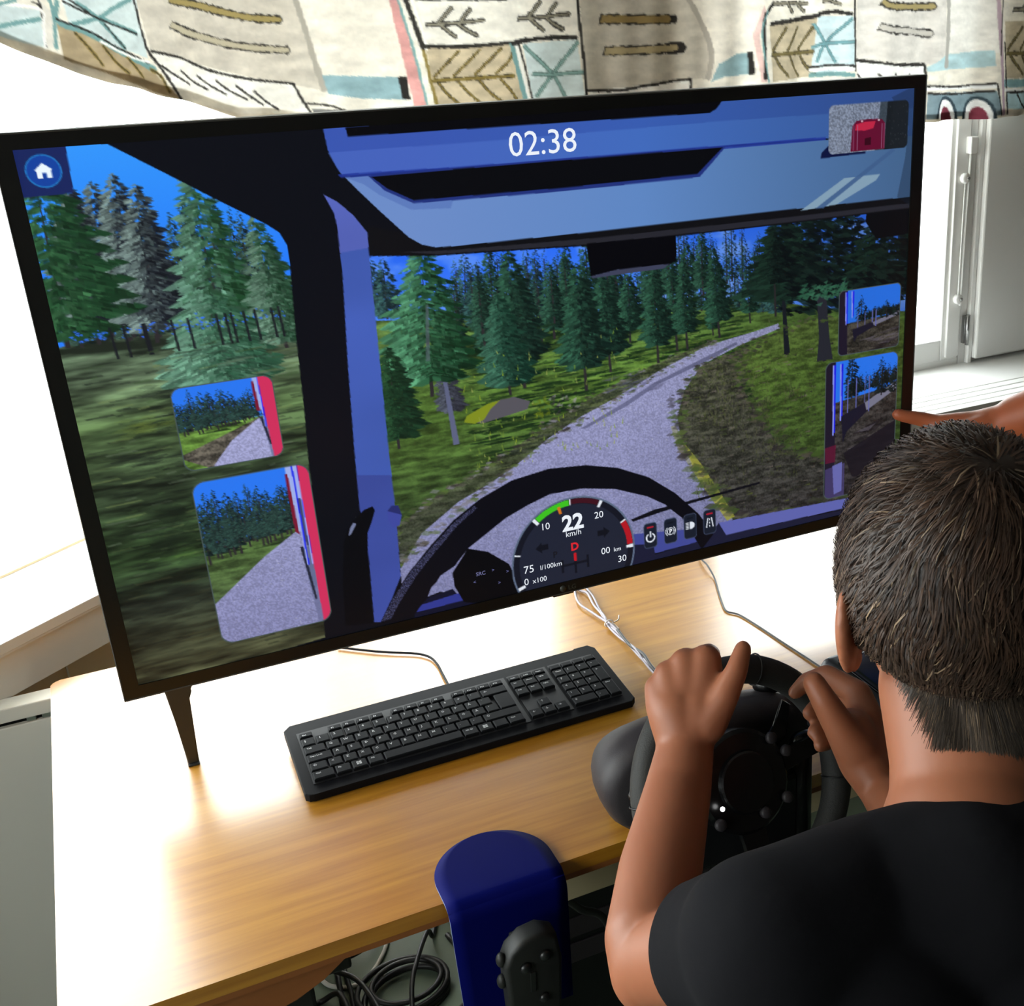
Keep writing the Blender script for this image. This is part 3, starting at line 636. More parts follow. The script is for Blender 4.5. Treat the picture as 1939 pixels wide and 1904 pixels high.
# the seated man: chains of balls (x, y, z, radius) in metres
BODY = {
 'left_forearm':[(0.3364,-0.696,0.88,0.0343),(0.3409,-0.675,0.8916,0.0333),(0.3799,-0.6189,0.8982,0.0347),(0.431,-0.5519,0.9155,0.0297),(0.4564,-0.5196,0.9347,0.0258)],
 'left_palm':[(0.4564,-0.5196,0.9347,0.0249),(0.4587,-0.5,0.9594,0.027)],
 'left_palm2':[(0.4569,-0.5188,0.9369,0.0239),(0.4756,-0.5094,0.962,0.025)],
 'left_palm3':[(0.4544,-0.4939,0.963,0.0222),(0.4514,-0.4771,0.9758,0.0131)],
 'left_palm4':[(0.4604,-0.4969,0.9628,0.0241),(0.4625,-0.4775,0.9867,0.0141)],
 'left_palm5':[(0.4682,-0.5008,0.9625,0.0241),(0.4784,-0.4812,0.9956,0.0151)],
 'left_palm6':[(0.4764,-0.5078,0.9609,0.0241),(0.4948,-0.4899,0.9991,0.0151)],
 'left_pinky':[(0.4514,-0.4771,0.9758,0.0126),(0.467,-0.4484,0.9577,0.0101),(0.4768,-0.4404,0.9329,0.0092)],
 'left_ring':[(0.4625,-0.4775,0.9867,0.0136),(0.4798,-0.444,0.9679,0.0111),(0.4912,-0.4354,0.9407,0.0103)],
 'left_middle':[(0.4784,-0.4812,0.9956,0.0146),(0.4986,-0.4434,0.9761,0.0117),(0.5107,-0.432,0.9479,0.0109)],
 'left_index':[(0.4948,-0.4899,0.9991,0.0146),(0.5185,-0.4516,0.979,0.0117),(0.53,-0.4379,0.9501,0.0104)],
 'left_thumb':[(0.4757,-0.5221,0.9551,0.02),(0.4939,-0.5265,0.9806,0.0133),(0.5101,-0.5207,1.0001,0.0105),(0.5233,-0.5095,1.0126,0.0082)],
 'right_forearm':[(0.5727,-0.7495,0.8944,0.0327),(0.6012,-0.659,0.8866,0.0258),(0.616,-0.6025,0.8814,0.0209)],
 'right_palm':[(0.616,-0.6025,0.8814,0.0204),(0.6095,-0.5776,0.9032,0.0225),(0.6087,-0.5611,0.9257,0.0226)],
 'right_palm2':[(0.6163,-0.5919,0.8921,0.0195),(0.6247,-0.5627,0.9126,0.0199),(0.6379,-0.5365,0.9318,0.0152)],
 'right_palm3':[(0.6095,-0.5776,0.9032,0.0196),(0.6338,-0.5493,0.9255,0.017),(0.6396,-0.5276,0.94,0.0132)],
 'right_index':[(0.6396,-0.5276,0.94,0.0127),(0.6287,-0.4905,0.9442,0.0109),(0.6171,-0.4728,0.9313,0.0095),(0.6041,-0.4709,0.9215,0.0074)],
 'right_middle':[(0.6426,-0.5372,0.9219,0.0132),(0.6478,-0.4948,0.9153,0.011),(0.6291,-0.4808,0.9075,0.0095),(0.6108,-0.4877,0.9047,0.0079)],
 'right_ring':[(0.6383,-0.5483,0.9058,0.0126),(0.6458,-0.5074,0.8984,0.011),(0.626,-0.4953,0.8907,0.0095),(0.607,-0.5032,0.8927,0.0083)],
 'right_pinky':[(0.6314,-0.5608,0.8975,0.012),(0.6403,-0.523,0.8846,0.0099),(0.6226,-0.5098,0.8816,0.0083),(0.6042,-0.5168,0.8862,0.0072)],
 'right_thumb':[(0.6056,-0.5744,0.9142,0.0215),(0.591,-0.5674,0.9407,0.0155),(0.5799,-0.5574,0.9668,0.0125),(0.5758,-0.5468,0.9808,0.0106)],
 'neck':[(0.5366,-0.8069,0.9944,0.0655),(0.5505,-0.7889,1.0093,0.058),(0.5642,-0.7672,1.0323,0.0567),(0.5839,-0.7299,1.0695,0.0599)],
 'left_upper_arm':[(0.3726,-0.8115,0.9815,0.049),(0.3588,-0.75,0.9306,0.0397),(0.339,-0.6956,0.8836,0.0359)],
 'right_upper_arm':[(0.6009,-0.8101,0.9231,0.058),(0.5827,-0.7865,0.9027,0.05),(0.5742,-0.7512,0.8924,0.042)],
 'shoulders':[(0.3728,-0.8111,0.9825,0.0518),(0.4522,-0.809,0.979,0.0516),(0.5262,-0.8222,0.9625,0.0625),(0.5955,-0.8147,0.9337,0.062)]}
# ------------------------------------------------------------------ materials of the room
M_white = mat('white_paint', srgb(240, 240, 237), 0.45, var=0.02, scale=8)
M_wall = mat('wall_paint', srgb(196, 186, 168), 0.7, var=0.03, scale=6)
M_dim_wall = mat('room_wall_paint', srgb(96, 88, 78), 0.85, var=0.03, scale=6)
M_ceil = mat('ceiling_paint', srgb(128, 124, 118), 0.85, var=0.02)
M_floor = mat('green_grey_linoleum', srgb(104, 118, 100), 0.5, var=0.18, scale=22)
M_beige = mat('beige_board', srgb(240, 214, 172), 0.55, var=0.05, scale=14)
M_apron = mat('grey_beige_board', srgb(240, 233, 222), 0.6, var=0.03)
M_cab = mat('pale_grey_laminate', srgb(232, 229, 218), 0.5, var=0.03, scale=5)
M_gap = mat('dark_gap', srgb(22, 20, 18), 0.8)
M_yard = mat('pale_yard', srgb(225, 225, 222), 0.9, var=0.06, scale=1)
M_metal = mat('brushed_steel', srgb(190, 190, 190), 0.3, metal=1.0)

def glass_material():
    m = bpy.data.materials.new('window_glass')
    m.use_nodes = True
    nt = m.node_tree
    nt.nodes.clear()
    out = nt.nodes.new('ShaderNodeOutputMaterial')
    mix = nt.nodes.new('ShaderNodeMixShader')
    tr = nt.nodes.new('ShaderNodeBsdfTransparent')
    tr.inputs['Color'].default_value = (0.97, 0.99, 0.98, 1)
    gl = nt.nodes.new('ShaderNodeBsdfGlossy')
    gl.inputs['Roughness'].default_value = 0.02
    fr = nt.nodes.new('ShaderNodeFresnel')
    fr.inputs['IOR'].default_value = 1.35
    geo = nt.nodes.new('ShaderNodeNewGeometry')           # only the near face of the sheet mirrors
    inv = nt.nodes.new('ShaderNodeMath'); inv.operation = 'SUBTRACT'; inv.inputs[0].default_value = 1.0
    mul = nt.nodes.new('ShaderNodeMath'); mul.operation = 'MULTIPLY'
    nt.links.new(geo.outputs['Backfacing'], inv.inputs[1])
    nt.links.new(inv.outputs[0], mul.inputs[0]); nt.links.new(fr.outputs['Fac'], mul.inputs[1])
    nt.links.new(mul.outputs[0], mix.inputs['Fac'])
    nt.links.new(tr.outputs[0], mix.inputs[1])
    nt.links.new(gl.outputs[0], mix.inputs[2])
    nt.links.new(mix.outputs[0], out.inputs['Surface'])
    return m
M_glass = glass_material()

def structure(o):
    o['kind'] = 'structure'
    return o

# the room runs back to y = -4.6; the windows stand at y = 0.75
structure(MB().box((-2.6, -4.7, -0.1), (3.4, 1.0, 0.0)).build('floor', M_floor))
structure(MB().box((-2.6, -4.7, 2.6), (3.4, 1.0, 2.7)).build('ceiling', M_ceil))
structure(MB().box((3.3, -4.7, 0.0), (3.4, 1.0, 2.6)).build('wall_right', M_dim_wall))
structure(MB().box((-2.6, -4.7, 0.0), (3.3, -4.6, 2.6)).build('wall_front', M_dim_wall))
tag(structure(MB().box((-14, 0.9, -0.9), (16, 24, -0.8)).build('ground', M_yard)), 'pale paved yard outside the windows')

# back wall: sill band, head, two piers
wb = MB()
YB = 0.75
wb.box((0.36, YB, 0.0), (3.3, YB + 0.2, 0.79))
wb.box((0.36, YB, 2.02), (3.3, YB + 0.2, 2.6))
wb.box((0.84, YB, 0.79), (1.12, YB + 0.2, 2.02))
wb.box((2.42, YB, 0.79), (3.3, YB + 0.2, 2.02))
wb.box((0.36, YB + .19, 0.0), (0.40, YB + 0.45, 2.6))
structure(wb.build('wall_back', M_white))

def frame(w, x0, x1, z0, z1, t, y0, y1, mx=None):
    w.box((x0, y0, z0), (x0 + t, y1, z1), 0.003, mx=mx)
    w.box((x1 - t, y0, z0), (x1, y1, z1), 0.003, mx=mx)
    w.box((x0 + t, y0, z0), (x1 - t, y1, z0 + t), 0.003, mx=mx)
    w.box((x0 + t, y0, z1 - t), (x1 - t, y1, z1), 0.003, mx=mx)
    return w

# window behind the left half of the television
w1 = structure(MB().box((0.375, 0.60, 0.765), (0.98, 0.76, 0.79), 0.006).build('window_1', M_white))
frame(MB(), 0.40, 0.84, 0.79, 2.02, 0.035, 0.755, 0.815).build('window_frame', M_white, w1)
MB().box((0.435, 0.782, 0.825), (0.805, 0.788, 1.985)).build('pane', M_glass, w1)

# window right of the television, with its espagnolette
w2 = structure(frame(MB(), 1.12, 1.850, 0.785, 2.02, 0.02, 0.752, 0.83).build('window_2', M_white))
sash = frame(MB(), 1.142, 1.826, 0.803, 2.0, 0.05, 0.75, 0.80)
sash.box((1.788, 0.744, 0.81), (1.824, 0.752, 1.99), 0.002)
sash.build('sash', M_white, w2)
MB().box((1.19, 0.772, 0.85), (1.79, 0.778, 1.952)).build('pane', M_glass, w2)
rod = MB().tube([(1.821, 0.738, 1.28), (1.8155, 0.738, 0.93)], 0.0028, 8)
rod.tube([(1.810, 0.738, 1.20), (1.8085, 0.738, 0.95)], 0.0018, 8)
rod.build('latch_rod', M_white, w2)
MB().box((1.812, 0.728, 1.262), (1.833, 0.746, 1.298), 0.003).build('rod_guide', M_white, w2)
for zz in (1.211, 0.945):
    k = MB().lathe([(0, .0), (0.0105, 0), (0.0115, 0.004), (0.0115, 0.011), (0.008, 0.014), (0, 0.014)], 18, at((1.8105, 0.747, zz), (1, 0, 0), (0, 0, 1), (0, -1, 0)))
    k.build('knob', M_white, w2)
    MB().lathe([(0, 0), (0.004, 0), (0.004, 0.002), (0, 0.002)], 12, at((1.8145, 0.7335, zz), (1, 0, 0), (0, 0, 1), (0, -1, 0))).build('knob_screw', M_metal, w2)
hinge = MB().tube([(1.842, 0.738, 0.835), (1.842, 0.738, 0.905)], 0.0045, 10)
hinge.box((1.836, 0.742, 0.838), (1.85, 0.752, 0.9))
hinge.build('hinge', M_metal, w2)

# solid ventilation leaf beside that window
d1 = structure(MB().box((1.862, 0.728, 0.80), (2.40, 0.77, 2.0), 0.004).build('door_1', M_white))
tag(d1, 'plain white ventilation leaf hinged right of the window')
tr = MB()
tr.box((1.850, 0.74, 0.785), (1.861, 0.80, 2.02), 0.002)
tr.box((1.861, 0.756, 0.785), (2.42, 0.83, 2.02), 0.002)
structure(tr.build('trim_1', M_white))

# the window board with grooves along its front
sl = MB()
ys = [0.752, 0.583, 0.556, 0.529, 0.502, 0.475]
for a, b in zip(ys, ys[1:]):
    sl.box((0.985, b + 0.0022, 0.765), (3.28, a - 0.0022, 0.79), 0.0015)
sl.box((0.985, 0.478, 0.762), (3.28, 0.75, 0.783))
structure(sl.build('trim_2', M_white))
structure(MB().box((0.985, 0.49, 0.735), (3.28, 0.52, 0.762), 0.004).build('trim_3', M_white))

# bay wall left of the television, turned by OBL
ob = Matrix.Translation((0.36, 0.75, 0)) @ Matrix.Rotation(OBL, 4, 'Z')      # local x runs along the wall, local -y faces the room
wl = MB()
wl.box((-2.45, 0.10, 0.0), (0.0, 0.20, 0.772), mx=ob)
wl.box((-2.45, 0.19, 0.70), (0.16, 0.40, 0.80), mx=ob)
wl.box((-2.45, 0.19, 2.02), (0.16, 0.40, 2.6), mx=ob)
wl.box((-2.45, 0.19, 0.80), (-2.30, 0.40, 2.02), mx=ob)
wlo = structure(wl.build('wall_left', M_beige))
MB().box((-0.4995, 0.0988, 0.55), (-0.4965, 0.101, 0.772), mx=ob).build('seam', M_apron, wlo)
p0 = ob @ Vector((-2.45, 0.0, 0))
# side wall with an unseen window added to light the room from the left
ws = MB()
xw = p0.x
ws.box((xw - 0.14, -4.6, 0.0), (xw, -1.95, 2.6)); ws.box((xw - 0.14, -0.80, 0.0), (xw, p0.y + 0.16, 2.6))
ws.box((xw - 0.14, -1.95, 0.0), (xw, -0.80, 0.95)); ws.box((xw - 0.14, -1.95, 2.0), (xw, -0.80, 2.6))
structure(ws.build('wall_side', M_white))
SIDE = at((xw - 0.08, -1.375, 0), (0, 1, 0), (-1, 0, 0), (0, 0, 1))
w4 = structure(frame(MB(), -0.575, 0.575, 0.95, 2.0, 0.04, 0.0, 0.05, SIDE).build('added_window', M_white))
MB().box((-0.535, 0.022, 0.99), (0.535, 0.028, 1.96), mx=SIDE).build('pane', M_glass, w4)
w3 = structure(frame(MB(), -2.30, 0.14, 0.774, 2.02, 0.016, 0.20, 0.26, ob).build('window_3', M_white))
MB().box((-1.2, 0.20, 0.79), (-1.15, 0.255, 2.004), 0.003, mx=ob).build('mullion', M_white, w3)
MB().box((-2.284, 0.227, 0.790), (-1.2, 0.233, 2.004), mx=ob).build('pane', M_glass, w3)
MB().box((-1.15, 0.227, 0.790), (0.124, 0.233, 2.004), mx=ob).build('pane', M_glass, w3)
sb = MB()                                       # sill: strips parted by grooves, thick front lip
for a, b in ((0.22, 0.118), (0.114, 0.084), (0.080, 0.028), (0.024, -0.002)):
    sb.box((-2.3, b, 0.780), (0.0, a, 0.796), 0.0012, mx=ob)
sb.box((-2.3, -0.001, 0.777), (0.0, 0.20, 0.790), mx=ob)
sb.build('sill', M_white, w3)
MB().box((-2.3, 0.004, 0.713), (0.0, 0.02, 0.777), 0.001, mx=ob).build('apron', M_apron, w3)
# ------------------------------------------------------------------ the picture on the television, painted in cells
random.seed(7)
rng = np.random.default_rng(7)
SW, SH, SS = 960, 540, 2
IW, IH = SW * SS, SH * SS
pic = np.zeros((IH, IW, 3), np.float32)
pic[:] = (10, 12, 20)

def cnoise(h, w, cx, cy, octaves=3, seed=0):
    """smooth noise, cells of cx by cy samples, 0..1"""
    g = np.random.default_rng(seed)
    out = np.zeros((h, w), np.float32)
    amp, tot = 1.0, 0.0
    for _ in range(octaves):
        gw, gh = int(w / cx) + 3, int(h / cy) + 3
        a = g.random((gh, gw), dtype=np.float32)
        xs = np.linspace(0, gw - 1.001, w); ys = np.linspace(0, gh - 1.001, h)
        xi = xs.astype(int); yi = ys.astype(int)
        fx = (xs - xi).astype(np.float32); fy = (ys - yi).astype(np.float32)
        fx = fx * fx * (3 - 2 * fx); fy = (fy * fy * (3 - 2 * fy))[:, None]
        t = a[yi][:, xi] * (1 - fx) + a[yi][:, xi + 1] * fx
        b = a[yi + 1][:, xi] * (1 - fx) + a[yi + 1][:, xi + 1] * fx
        out += (t * (1 - fy) + b * fy) * amp
        tot += amp
        amp *= 0.55
        cx = max(1.0, cx / 2); cy = max(1.0, cy / 2)
    return out / tot

def inside(pts, shape, scale):
    """mask of a polygon and the window it lies in"""
    P = np.array(pts, np.float32) * scale
    x0 = max(0, int(P[:, 0].min())); x1 = min(shape[1], int(P[:, 0].max()) + 2)
    y0 = max(0, int(P[:, 1].min())); y1 = min(shape[0], int(P[:, 1].max()) + 2)
    if x1 <= x0 or y1 <= y0: return None
    yy = (np.arange(y0, y1) + 0.5)[:, None]; xx = (np.arange(x0, x1) + 0.5)[None, :]
    m = np.zeros((y1 - y0, x1 - x0), bool)
    n = len(P)
    for i in range(n):
        ax, ay = P[i]; bx, by = P[(i + 1) % n]
        if ay == by: continue
        c = ((ay > yy) != (by > yy))
        xc = ax + (yy - ay) * (bx - ax) / (by - ay)
        m ^= c & (xx < xc)
    return m, (slice(y0, y1), slice(x0, x1))

def fill(pts, colour, alpha=1.0, clip=None, img=None, scale=SS):
    im = pic if img is None else img
    r = inside(pts, im.shape, scale)
    if r is None: return
    m, w = r
    if clip is not None: m = m & clip[w]
    if isinstance(colour, np.ndarray) and colour.ndim == 3:
        c = colour[w][m]
    else:
        c = np.array(colour, np.float32)
    sub = im[w]
    sub[m] = sub[m] * (1 - alpha) + c * alpha

def mask_of(pts):
    m = np.zeros((IH, IW), bool)
    r = inside(pts, m.shape, SS)
    m[r[1]] = r[0]
    return m

def ramp(stops, n=IH):
    ys = np.arange(n)
    return np.stack([np.interp(ys, [s[0] * SS for s in stops], [s[1][k] for s in stops]) for k in range(3)], 1).astype(np.float32)[:, None, :].repeat(IW, 1)

def conifer(bx, by, tx, ty, hw, lit, dark, clip, droop=0.35, trunk=(45, 42, 45), bare=0.12, dense=1.0):
    """a spruce built of many small drooping tufts, lit on its left"""
    h = max(8.0, by - ty)
    fill([(bx - h * .010 - .5, by), (bx + h * .010 + .5, by), (tx + .4, ty + h * .2), (tx - .4, ty + h * .2)], trunk, 1, clip)
    lit = np.array(lit, np.float32); dark = np.array(dark, np.float32)
    n = int(min(1100, max(40, h * hw * .42 * dense)))
    s1, s2, s3 = random.uniform(0, 9), random.uniform(.25, .5), random.uniform(0, 9)
    for k in range(n):
        t = (k / n) ** .62
        y = ty + t * h * (1 - bare)
        cx = tx + (bx - tx) * t
        w = hw * (0.05 + 1.0 * t ** 0.62) * (1.0 if t < .88 else 1 - (t - .88) * 4)
        w *= 1 + .22 * math.sin(t * h * s2 + s1) + .14 * math.sin(t * h * s2 * 2.7 + s3)
        u = random.uniform(-1, 1)
        u = math.copysign(abs(u) ** .8, u)
        x = cx + u * w
        sz = max(.9, min(4.6, hw * .13)) * random.uniform(.6, 1.5) * (.55 + .6 * t)
        sd = 1 if u > 0 else -1
        shade = .5 - .5 * u + random.gauss(0, .24) - .18 * (abs(u) < .25)
        shade = min(1.15, max(0, shade))
        c = dark * (1 - shade) + lit * shade
        c = c * random.uniform(.72, 1.2)
        fill([(x - sd * sz * .9, y - sz * .5), (x + sd * sz * .6, y - sz * .3 + sz * droop), (x + sd * sz * 1.7, y + sz * droop * 1.8), (x + sd * sz * .3, y + sz * (.55 + droop)), (x - sd * sz * .8, y + sz * .6)], c, random.uniform(.7, 1), clip)

g_fine = cnoise(IH, IW, 3, 3, 2, 1)
g_mid = cnoise(IH, IW, 26, 8, 4, 2)
g_big = cnoise(IH, IW, 150, 30, 3, 3)
g_str = cnoise(IH, IW, 70, 9, 4, 4)
g_clo = cnoise(IH, IW, 90, 50, 4, 5)

def tint(stops, noises, lo=0.6, hi=1.4):
    base = ramp(stops)
    nz = np.zeros((IH, IW), np.float32)
    tot = 0
    for nn, a in noises:
        nz += nn * a; tot += a
    nz = np.clip((nz / tot - .5) * 2.6 + .5, 0, 1)
    return np.clip(base * (lo + (hi - lo) * nz)[:, :, None], 0, 255)

gravel = tint([(0, (160, 162, 200)), (300, (150, 152, 192)), (540, (120, 122, 162))], [(cnoise(IH, IW, 2.2, 2.2, 1, 31), 1), (g_mid, .3)], .90, 1.10)
spark = (cnoise(IH, IW, 2, 2, 1, 9) > .93) & (np.arange(IH)[:, None] > 330 * SS)
gravel[spark] = gravel[spark] * .5 + 110
turf = tint([(0, (90, 112, 60)), (200, (84, 112, 58)), (300, (78, 108, 46)), (400, (62, 84, 44)), (540, (52, 60, 46))], [(g_mid, 1), (g_fine, .25), (g_str, 1.1)], .58, 1.34)
soil = tint([(0, (80, 74, 64)), (300, (78, 74, 66)), (540, (56, 52, 58))], [(g_fine, .6), (g_mid, 1)], .5, 1.4)
sky = ramp([(0, (52, 150, 252)), (120, (40, 124, 250)), (260, (52, 128, 245))])

# --- left side window
cl = mask_of(SCR['left_scene'])
fill(SCR['left_scene'], sky)
blur_turf = tint([(170, (74, 92, 72)), (215, (86, 104, 80)), (260, (72, 92, 58)), (330, (52, 66, 46)), (400, (50, 72, 42)), (450, (34, 40, 32)), (540, (60, 62, 44))], [(g_big, 1.2), (g_str, 1)], .42, 1.6)
fill([(-5, 178), (60, 172), (140, 176), (260, 180), (300, 540), (-5, 545)], blur_turf, 1, cl)
for k in range(26):
    x = random.uniform(10, 205); b_ = 176 + random.uniform(-4, 5)
    conifer(x, b_, x - 2, b_ - random.uniform(60, 135), random.uniform(9, 16), (64, 92, 78), (18, 30, 30), cl, bare=.05)
for args in SCR['T_left_back']:
    conifer(*args, (112, 132, 128), (22, 26, 34), cl, bare=.10)
for k, args in enumerate(SCR['T_left']):
    conifer(*args, *[((62, 112, 72), (22, 54, 32)), ((96, 140, 118), (26, 62, 36)), ((96, 130, 110), (28, 60, 40)), ((104, 150, 126), (40, 78, 58))][k], cl, bare=.06)
for k in range(260):                       # speckles of sky between the trunks, far grass streaks
    x = random.uniform(10, 200); y = random.gauss(171, 3.5)
    if random.random() < .5: fill([(x, y), (x + random.uniform(1, 5), y), (x + random.uniform(1, 4), y + 2)], (52, 112, 250), .8, cl)
for k in range(14):
    x = random.uniform(25, 200); fill([(x, 165), (x + 2.2, 165), (x + 4.5, 196), (x + 2, 196)], (26, 28, 34), .9, cl)
for k in range(520):
    x = random.uniform(-5, 200); y = random.uniform(190, 530); ln = random.uniform(6, 34)
    c = random.choice([(112, 128, 78), (28, 34, 28), (60, 84, 50), (96, 110, 90), (22, 28, 24)])
    if y > 420: c = random.choice([(24, 28, 24), (66, 66, 44), (40, 46, 34)])
    fill([(x, y), (x + ln, y - 1.2), (x + ln * 1.1, y + .6), (x + 2, y + 1.6)], c, random.uniform(.15, .5), cl)
for c, (x, y, w, h), a in (((116, 136, 60), (36, 258, 44, 16), .55), ((22, 28, 24), (60, 226, 46, 20), .7), ((22, 26, 24), (20, 290, 60, 18), .6), ((26, 36, 26), (40, 350, 50, 60), .6), ((24, 28, 24), (10, 432, 75, 36), .65), ((70, 104, 50), (40, 400, 50, 12), .6)):
    for k in range(26):
        xx = x + random.gauss(0, .3) * w + w / 2; yy = y + random.gauss(0, .3) * h + h / 2
        fill([(xx - w * .22, yy), (xx, yy - h * .12), (xx + w * .25, yy - 1), (xx + w * .1, yy + h * .12)], c, a * .35, cl)

# --- windscreen
cf = mask_of(SCR['front_scene'])
fill(SCR['front_scene'], ramp([(90, (30, 92, 236)), (140, (44, 108, 244)), (215, (84, 140, 250))]))
cloud = np.clip((g_clo - .52) * 5, 0, 1)[:, :, None] * .55
cloud[:, :int(560 * SS)] *= .75
for w in (np.nonzero(cf),):
    pic[w] = pic[w] * (1 - cloud[w]) + np.array((140, 180, 250), np.float32) * cloud[w]
for k in range(40):
    x, y = random.gauss(640, 12), random.gauss(128, 9)
    fill([(x - 7, y + 6), (x, y - 3), (x + 9, y - 8), (x + 5, y + 2)], (110, 165, 250), .18, cf)
fill(SCR['far_ground'], turf, 1, cf)
fx0, fx1 = 360, 955
for args in SCR['T_back']:
    conifer(*args, (58, 98, 96), (18, 34, 40), cf, bare=.05)
for k in range(46):                        # the far edge of the forest
    x = random.uniform(372, 800); b_ = 205 + random.uniform(-6, 6) + max(0, 6 - (x - 372) * .02)
    conifer(x, b_, x - .5, b_ - random.uniform(38, 84), random.uniform(6, 10), (44, 80, 76), (14, 28, 34), cf, bare=.05)
for k in range(60):                        # thin far trunks
    x = random.uniform(370, 800); fill([(x, 196), (x + 1, 196), (x + 1, 222), (x, 222)], (28, 34, 36), .7, cf)
for k in range(640):                       # long low shadows of the trees on the grass
    x = random.uniform(370, 720); y = 216 + (random.random() ** 1.4) * 150; ln = random.uniform(8, 46) * (0.5 + (y - 210) / 150)
    fill([(x, y), (x + ln * .6, y - 1.6), (x + ln, y - .5), (x + ln * .9, y + 1), (x + ln * .3, y + 1.8)], (22, 42, 22), random.uniform(.45, .9), cf)
for k in range(300):
    x = random.uniform(370, 700); y = 240 + random.random() * 160; ln = random.uniform(6, 30)
    fill([(x, y), (x + ln, y - 1), (x + ln, y + 1)], random.choice([(124, 160, 60), (104, 144, 52), (140, 164, 84)]), random.uniform(.25, .6), cf)
fill(SCR['verge_left'], soil, .55, cf)
fill(SCR['grass_right'], tint([(200, (98, 116, 60)), (330, (80, 106, 46)), (540, (60, 80, 42))], [(g_mid, 1), (g_fine, .35)], .66, 1.26), 1, cf)
fill(SCR['debris'], soil, .82, cf)
for k in range(420):
    x = random.gauss(690, 42); y = random.gauss(330, 26)
    hgt = random.uniform(2, 8)
    fill([(x - 1, y), (x + random.uniform(-4, 4), y - hgt), (x + 1.2, y)], random.choice([(88, 100, 52), (70, 84, 44), (104, 106, 74), (54, 58, 44)]), .55, cf)
for k in range(900):
    x = random.uniform(645, 940); y = random.uniform(296, 520)
    c = random.choice([(34, 30, 34), (122, 112, 104), (60, 70, 40), (46, 40, 46), (88, 96, 50)])
    ln = random.uniform(2, 12)
    if pic[min(IH - 1, int(y * SS)), min(IW - 1, int(x * SS))].sum() < 330:
        fill([(x, y), (x + ln, y - random.uniform(-2, 2)), (x + ln, y + 1.2)], c, random.uniform(.3, .8), cf)
fill(SCR['road'], gravel, 1, cf)
fill(SCR['rut1'], (86, 88, 118), .7, cf)
for k in range(26):
    x = random.uniform(530, 600); y = random.uniform(296, 320)
    fill([(x, y), (x + 22, y - 4), (x + 10, y + 1)], (84, 84, 112), .4, cf)
fill(SCR['yellow_line'], (150, 150, 84), .45, cf)
fill([p for p in SCR['yellow_line'][2:9]], (168, 168, 62), .7, cf)
fill(SCR['rock'], (86, 84, 92), 1, cf)
fill(SCR['moss'], (126, 140, 34), 1, cf)
for k in range(60):
    x = random.uniform(448, 500); y = random.uniform(305, 328)
    fill([(x, y), (x + 5, y - 2), (x + 4, y + 2)], random.choice([(26, 26, 30), (150, 146, 150), (60, 58, 62)]) if x > 468 else (96, 112, 28), .6, cf)
for k in range(34):                        # spruces scattered over the slope
    x = random.uniform(372, 690); b_ = 214 + (690 - x) * random.uniform(.02, .16)
    hgt = random.uniform(62, 104)
    conifer(x, b_, x - .5, b_ - hgt, random.uniform(8, 15), (48, 88, 70), (12, 28, 24), cf, bare=.14)
    fill([(x - 40, b_ + 2), (x - 10, b_ - .5), (x + 3, b_), (x - 8, b_ + 3)], (20, 40, 22), .7, cf)
for args in sorted(SCR['T_mid'], key=lambda a: a[1]):
    conifer(*args, (46, 88, 68), (12, 28, 24), cf, bare=.20, dense=1.3)
for args in SCR['T_snag']:
    conifer(*args, (80, 86, 100), (44, 46, 56), cf, trunk=(92, 98, 128), bare=.4)
    bx, by, tx, ty, hw = args
    fill([(bx - 3.6, by), (bx + 3.4, by), (tx + 1.5, ty + 10), (tx - 2.2, ty + 10)], (92, 98, 128), 1, cf)
for k, args in enumerate(SCR['T_front']):
    conifer(*args, *[((78, 138, 102), (16, 48, 28)), ((58, 104, 84), (16, 44, 34)), ((40, 80, 50), (16, 40, 26))][k], cf, bare=.12)
    bx, by, tx, ty, hw = args
    if k == 0: fill([(bx - 2.5, by - 40), (bx + 2, by - 40), (tx + 3, ty + 60), (tx, ty + 60)], (92, 100, 112), .6, cf)
for args in SCR['T_right']:
    conifer(*args, (26, 50, 40), (8, 16, 18), cf, droop=.1, bare=.42)
for k in range(1500):                      # dark spruce roof over the right edge
    x = random.uniform(770, 965); y = random.uniform(115, 255); ln = random.uniform(5, 26)
    if x < 800 and random.random() < .5: continue
    if 830 < x < 945 and 120 < y < 215 and random.random() < .86: continue
    fill([(x, y), (x + ln * .6, y + ln * .06 - 1), (x + ln, y + ln * .3), (x + ln * .5, y + ln * .2 + 2)], random.choice([(8, 14, 18), (14, 28, 26), (10, 18, 20), (24, 44, 38)]), random.uniform(.6, 1), cf)
fill(SCR['trunk_big_right'], (44, 46, 56), 1, cf)
fill(SCR['trunk_right'], (26, 30, 38), 1, cf)
for k in range(90):
    x = random.uniform(795, 865); y = random.gauss(232, 5); ln = random.uniform(5, 14)
    fill([(x, y), (x + ln, y - 2), (x + ln * .7, y + 3)], random.choice([(66, 126, 96), (50, 104, 78)]), .7, cf)
for k in range(120):                       # tufts of weeds on the verges
    x = random.uniform(372, 560); y = random.choice([random.gauss(372, 6), random.gauss(280, 22), random.gauss(345, 12)])
    hgt = random.uniform(3, 9)
    fill([(x - .8, y), (x + random.uniform(-2, 2), y - hgt), (x + .8, y)], random.choice([(134, 156, 44), (112, 138, 52), (150, 160, 84)]), .8, cf)
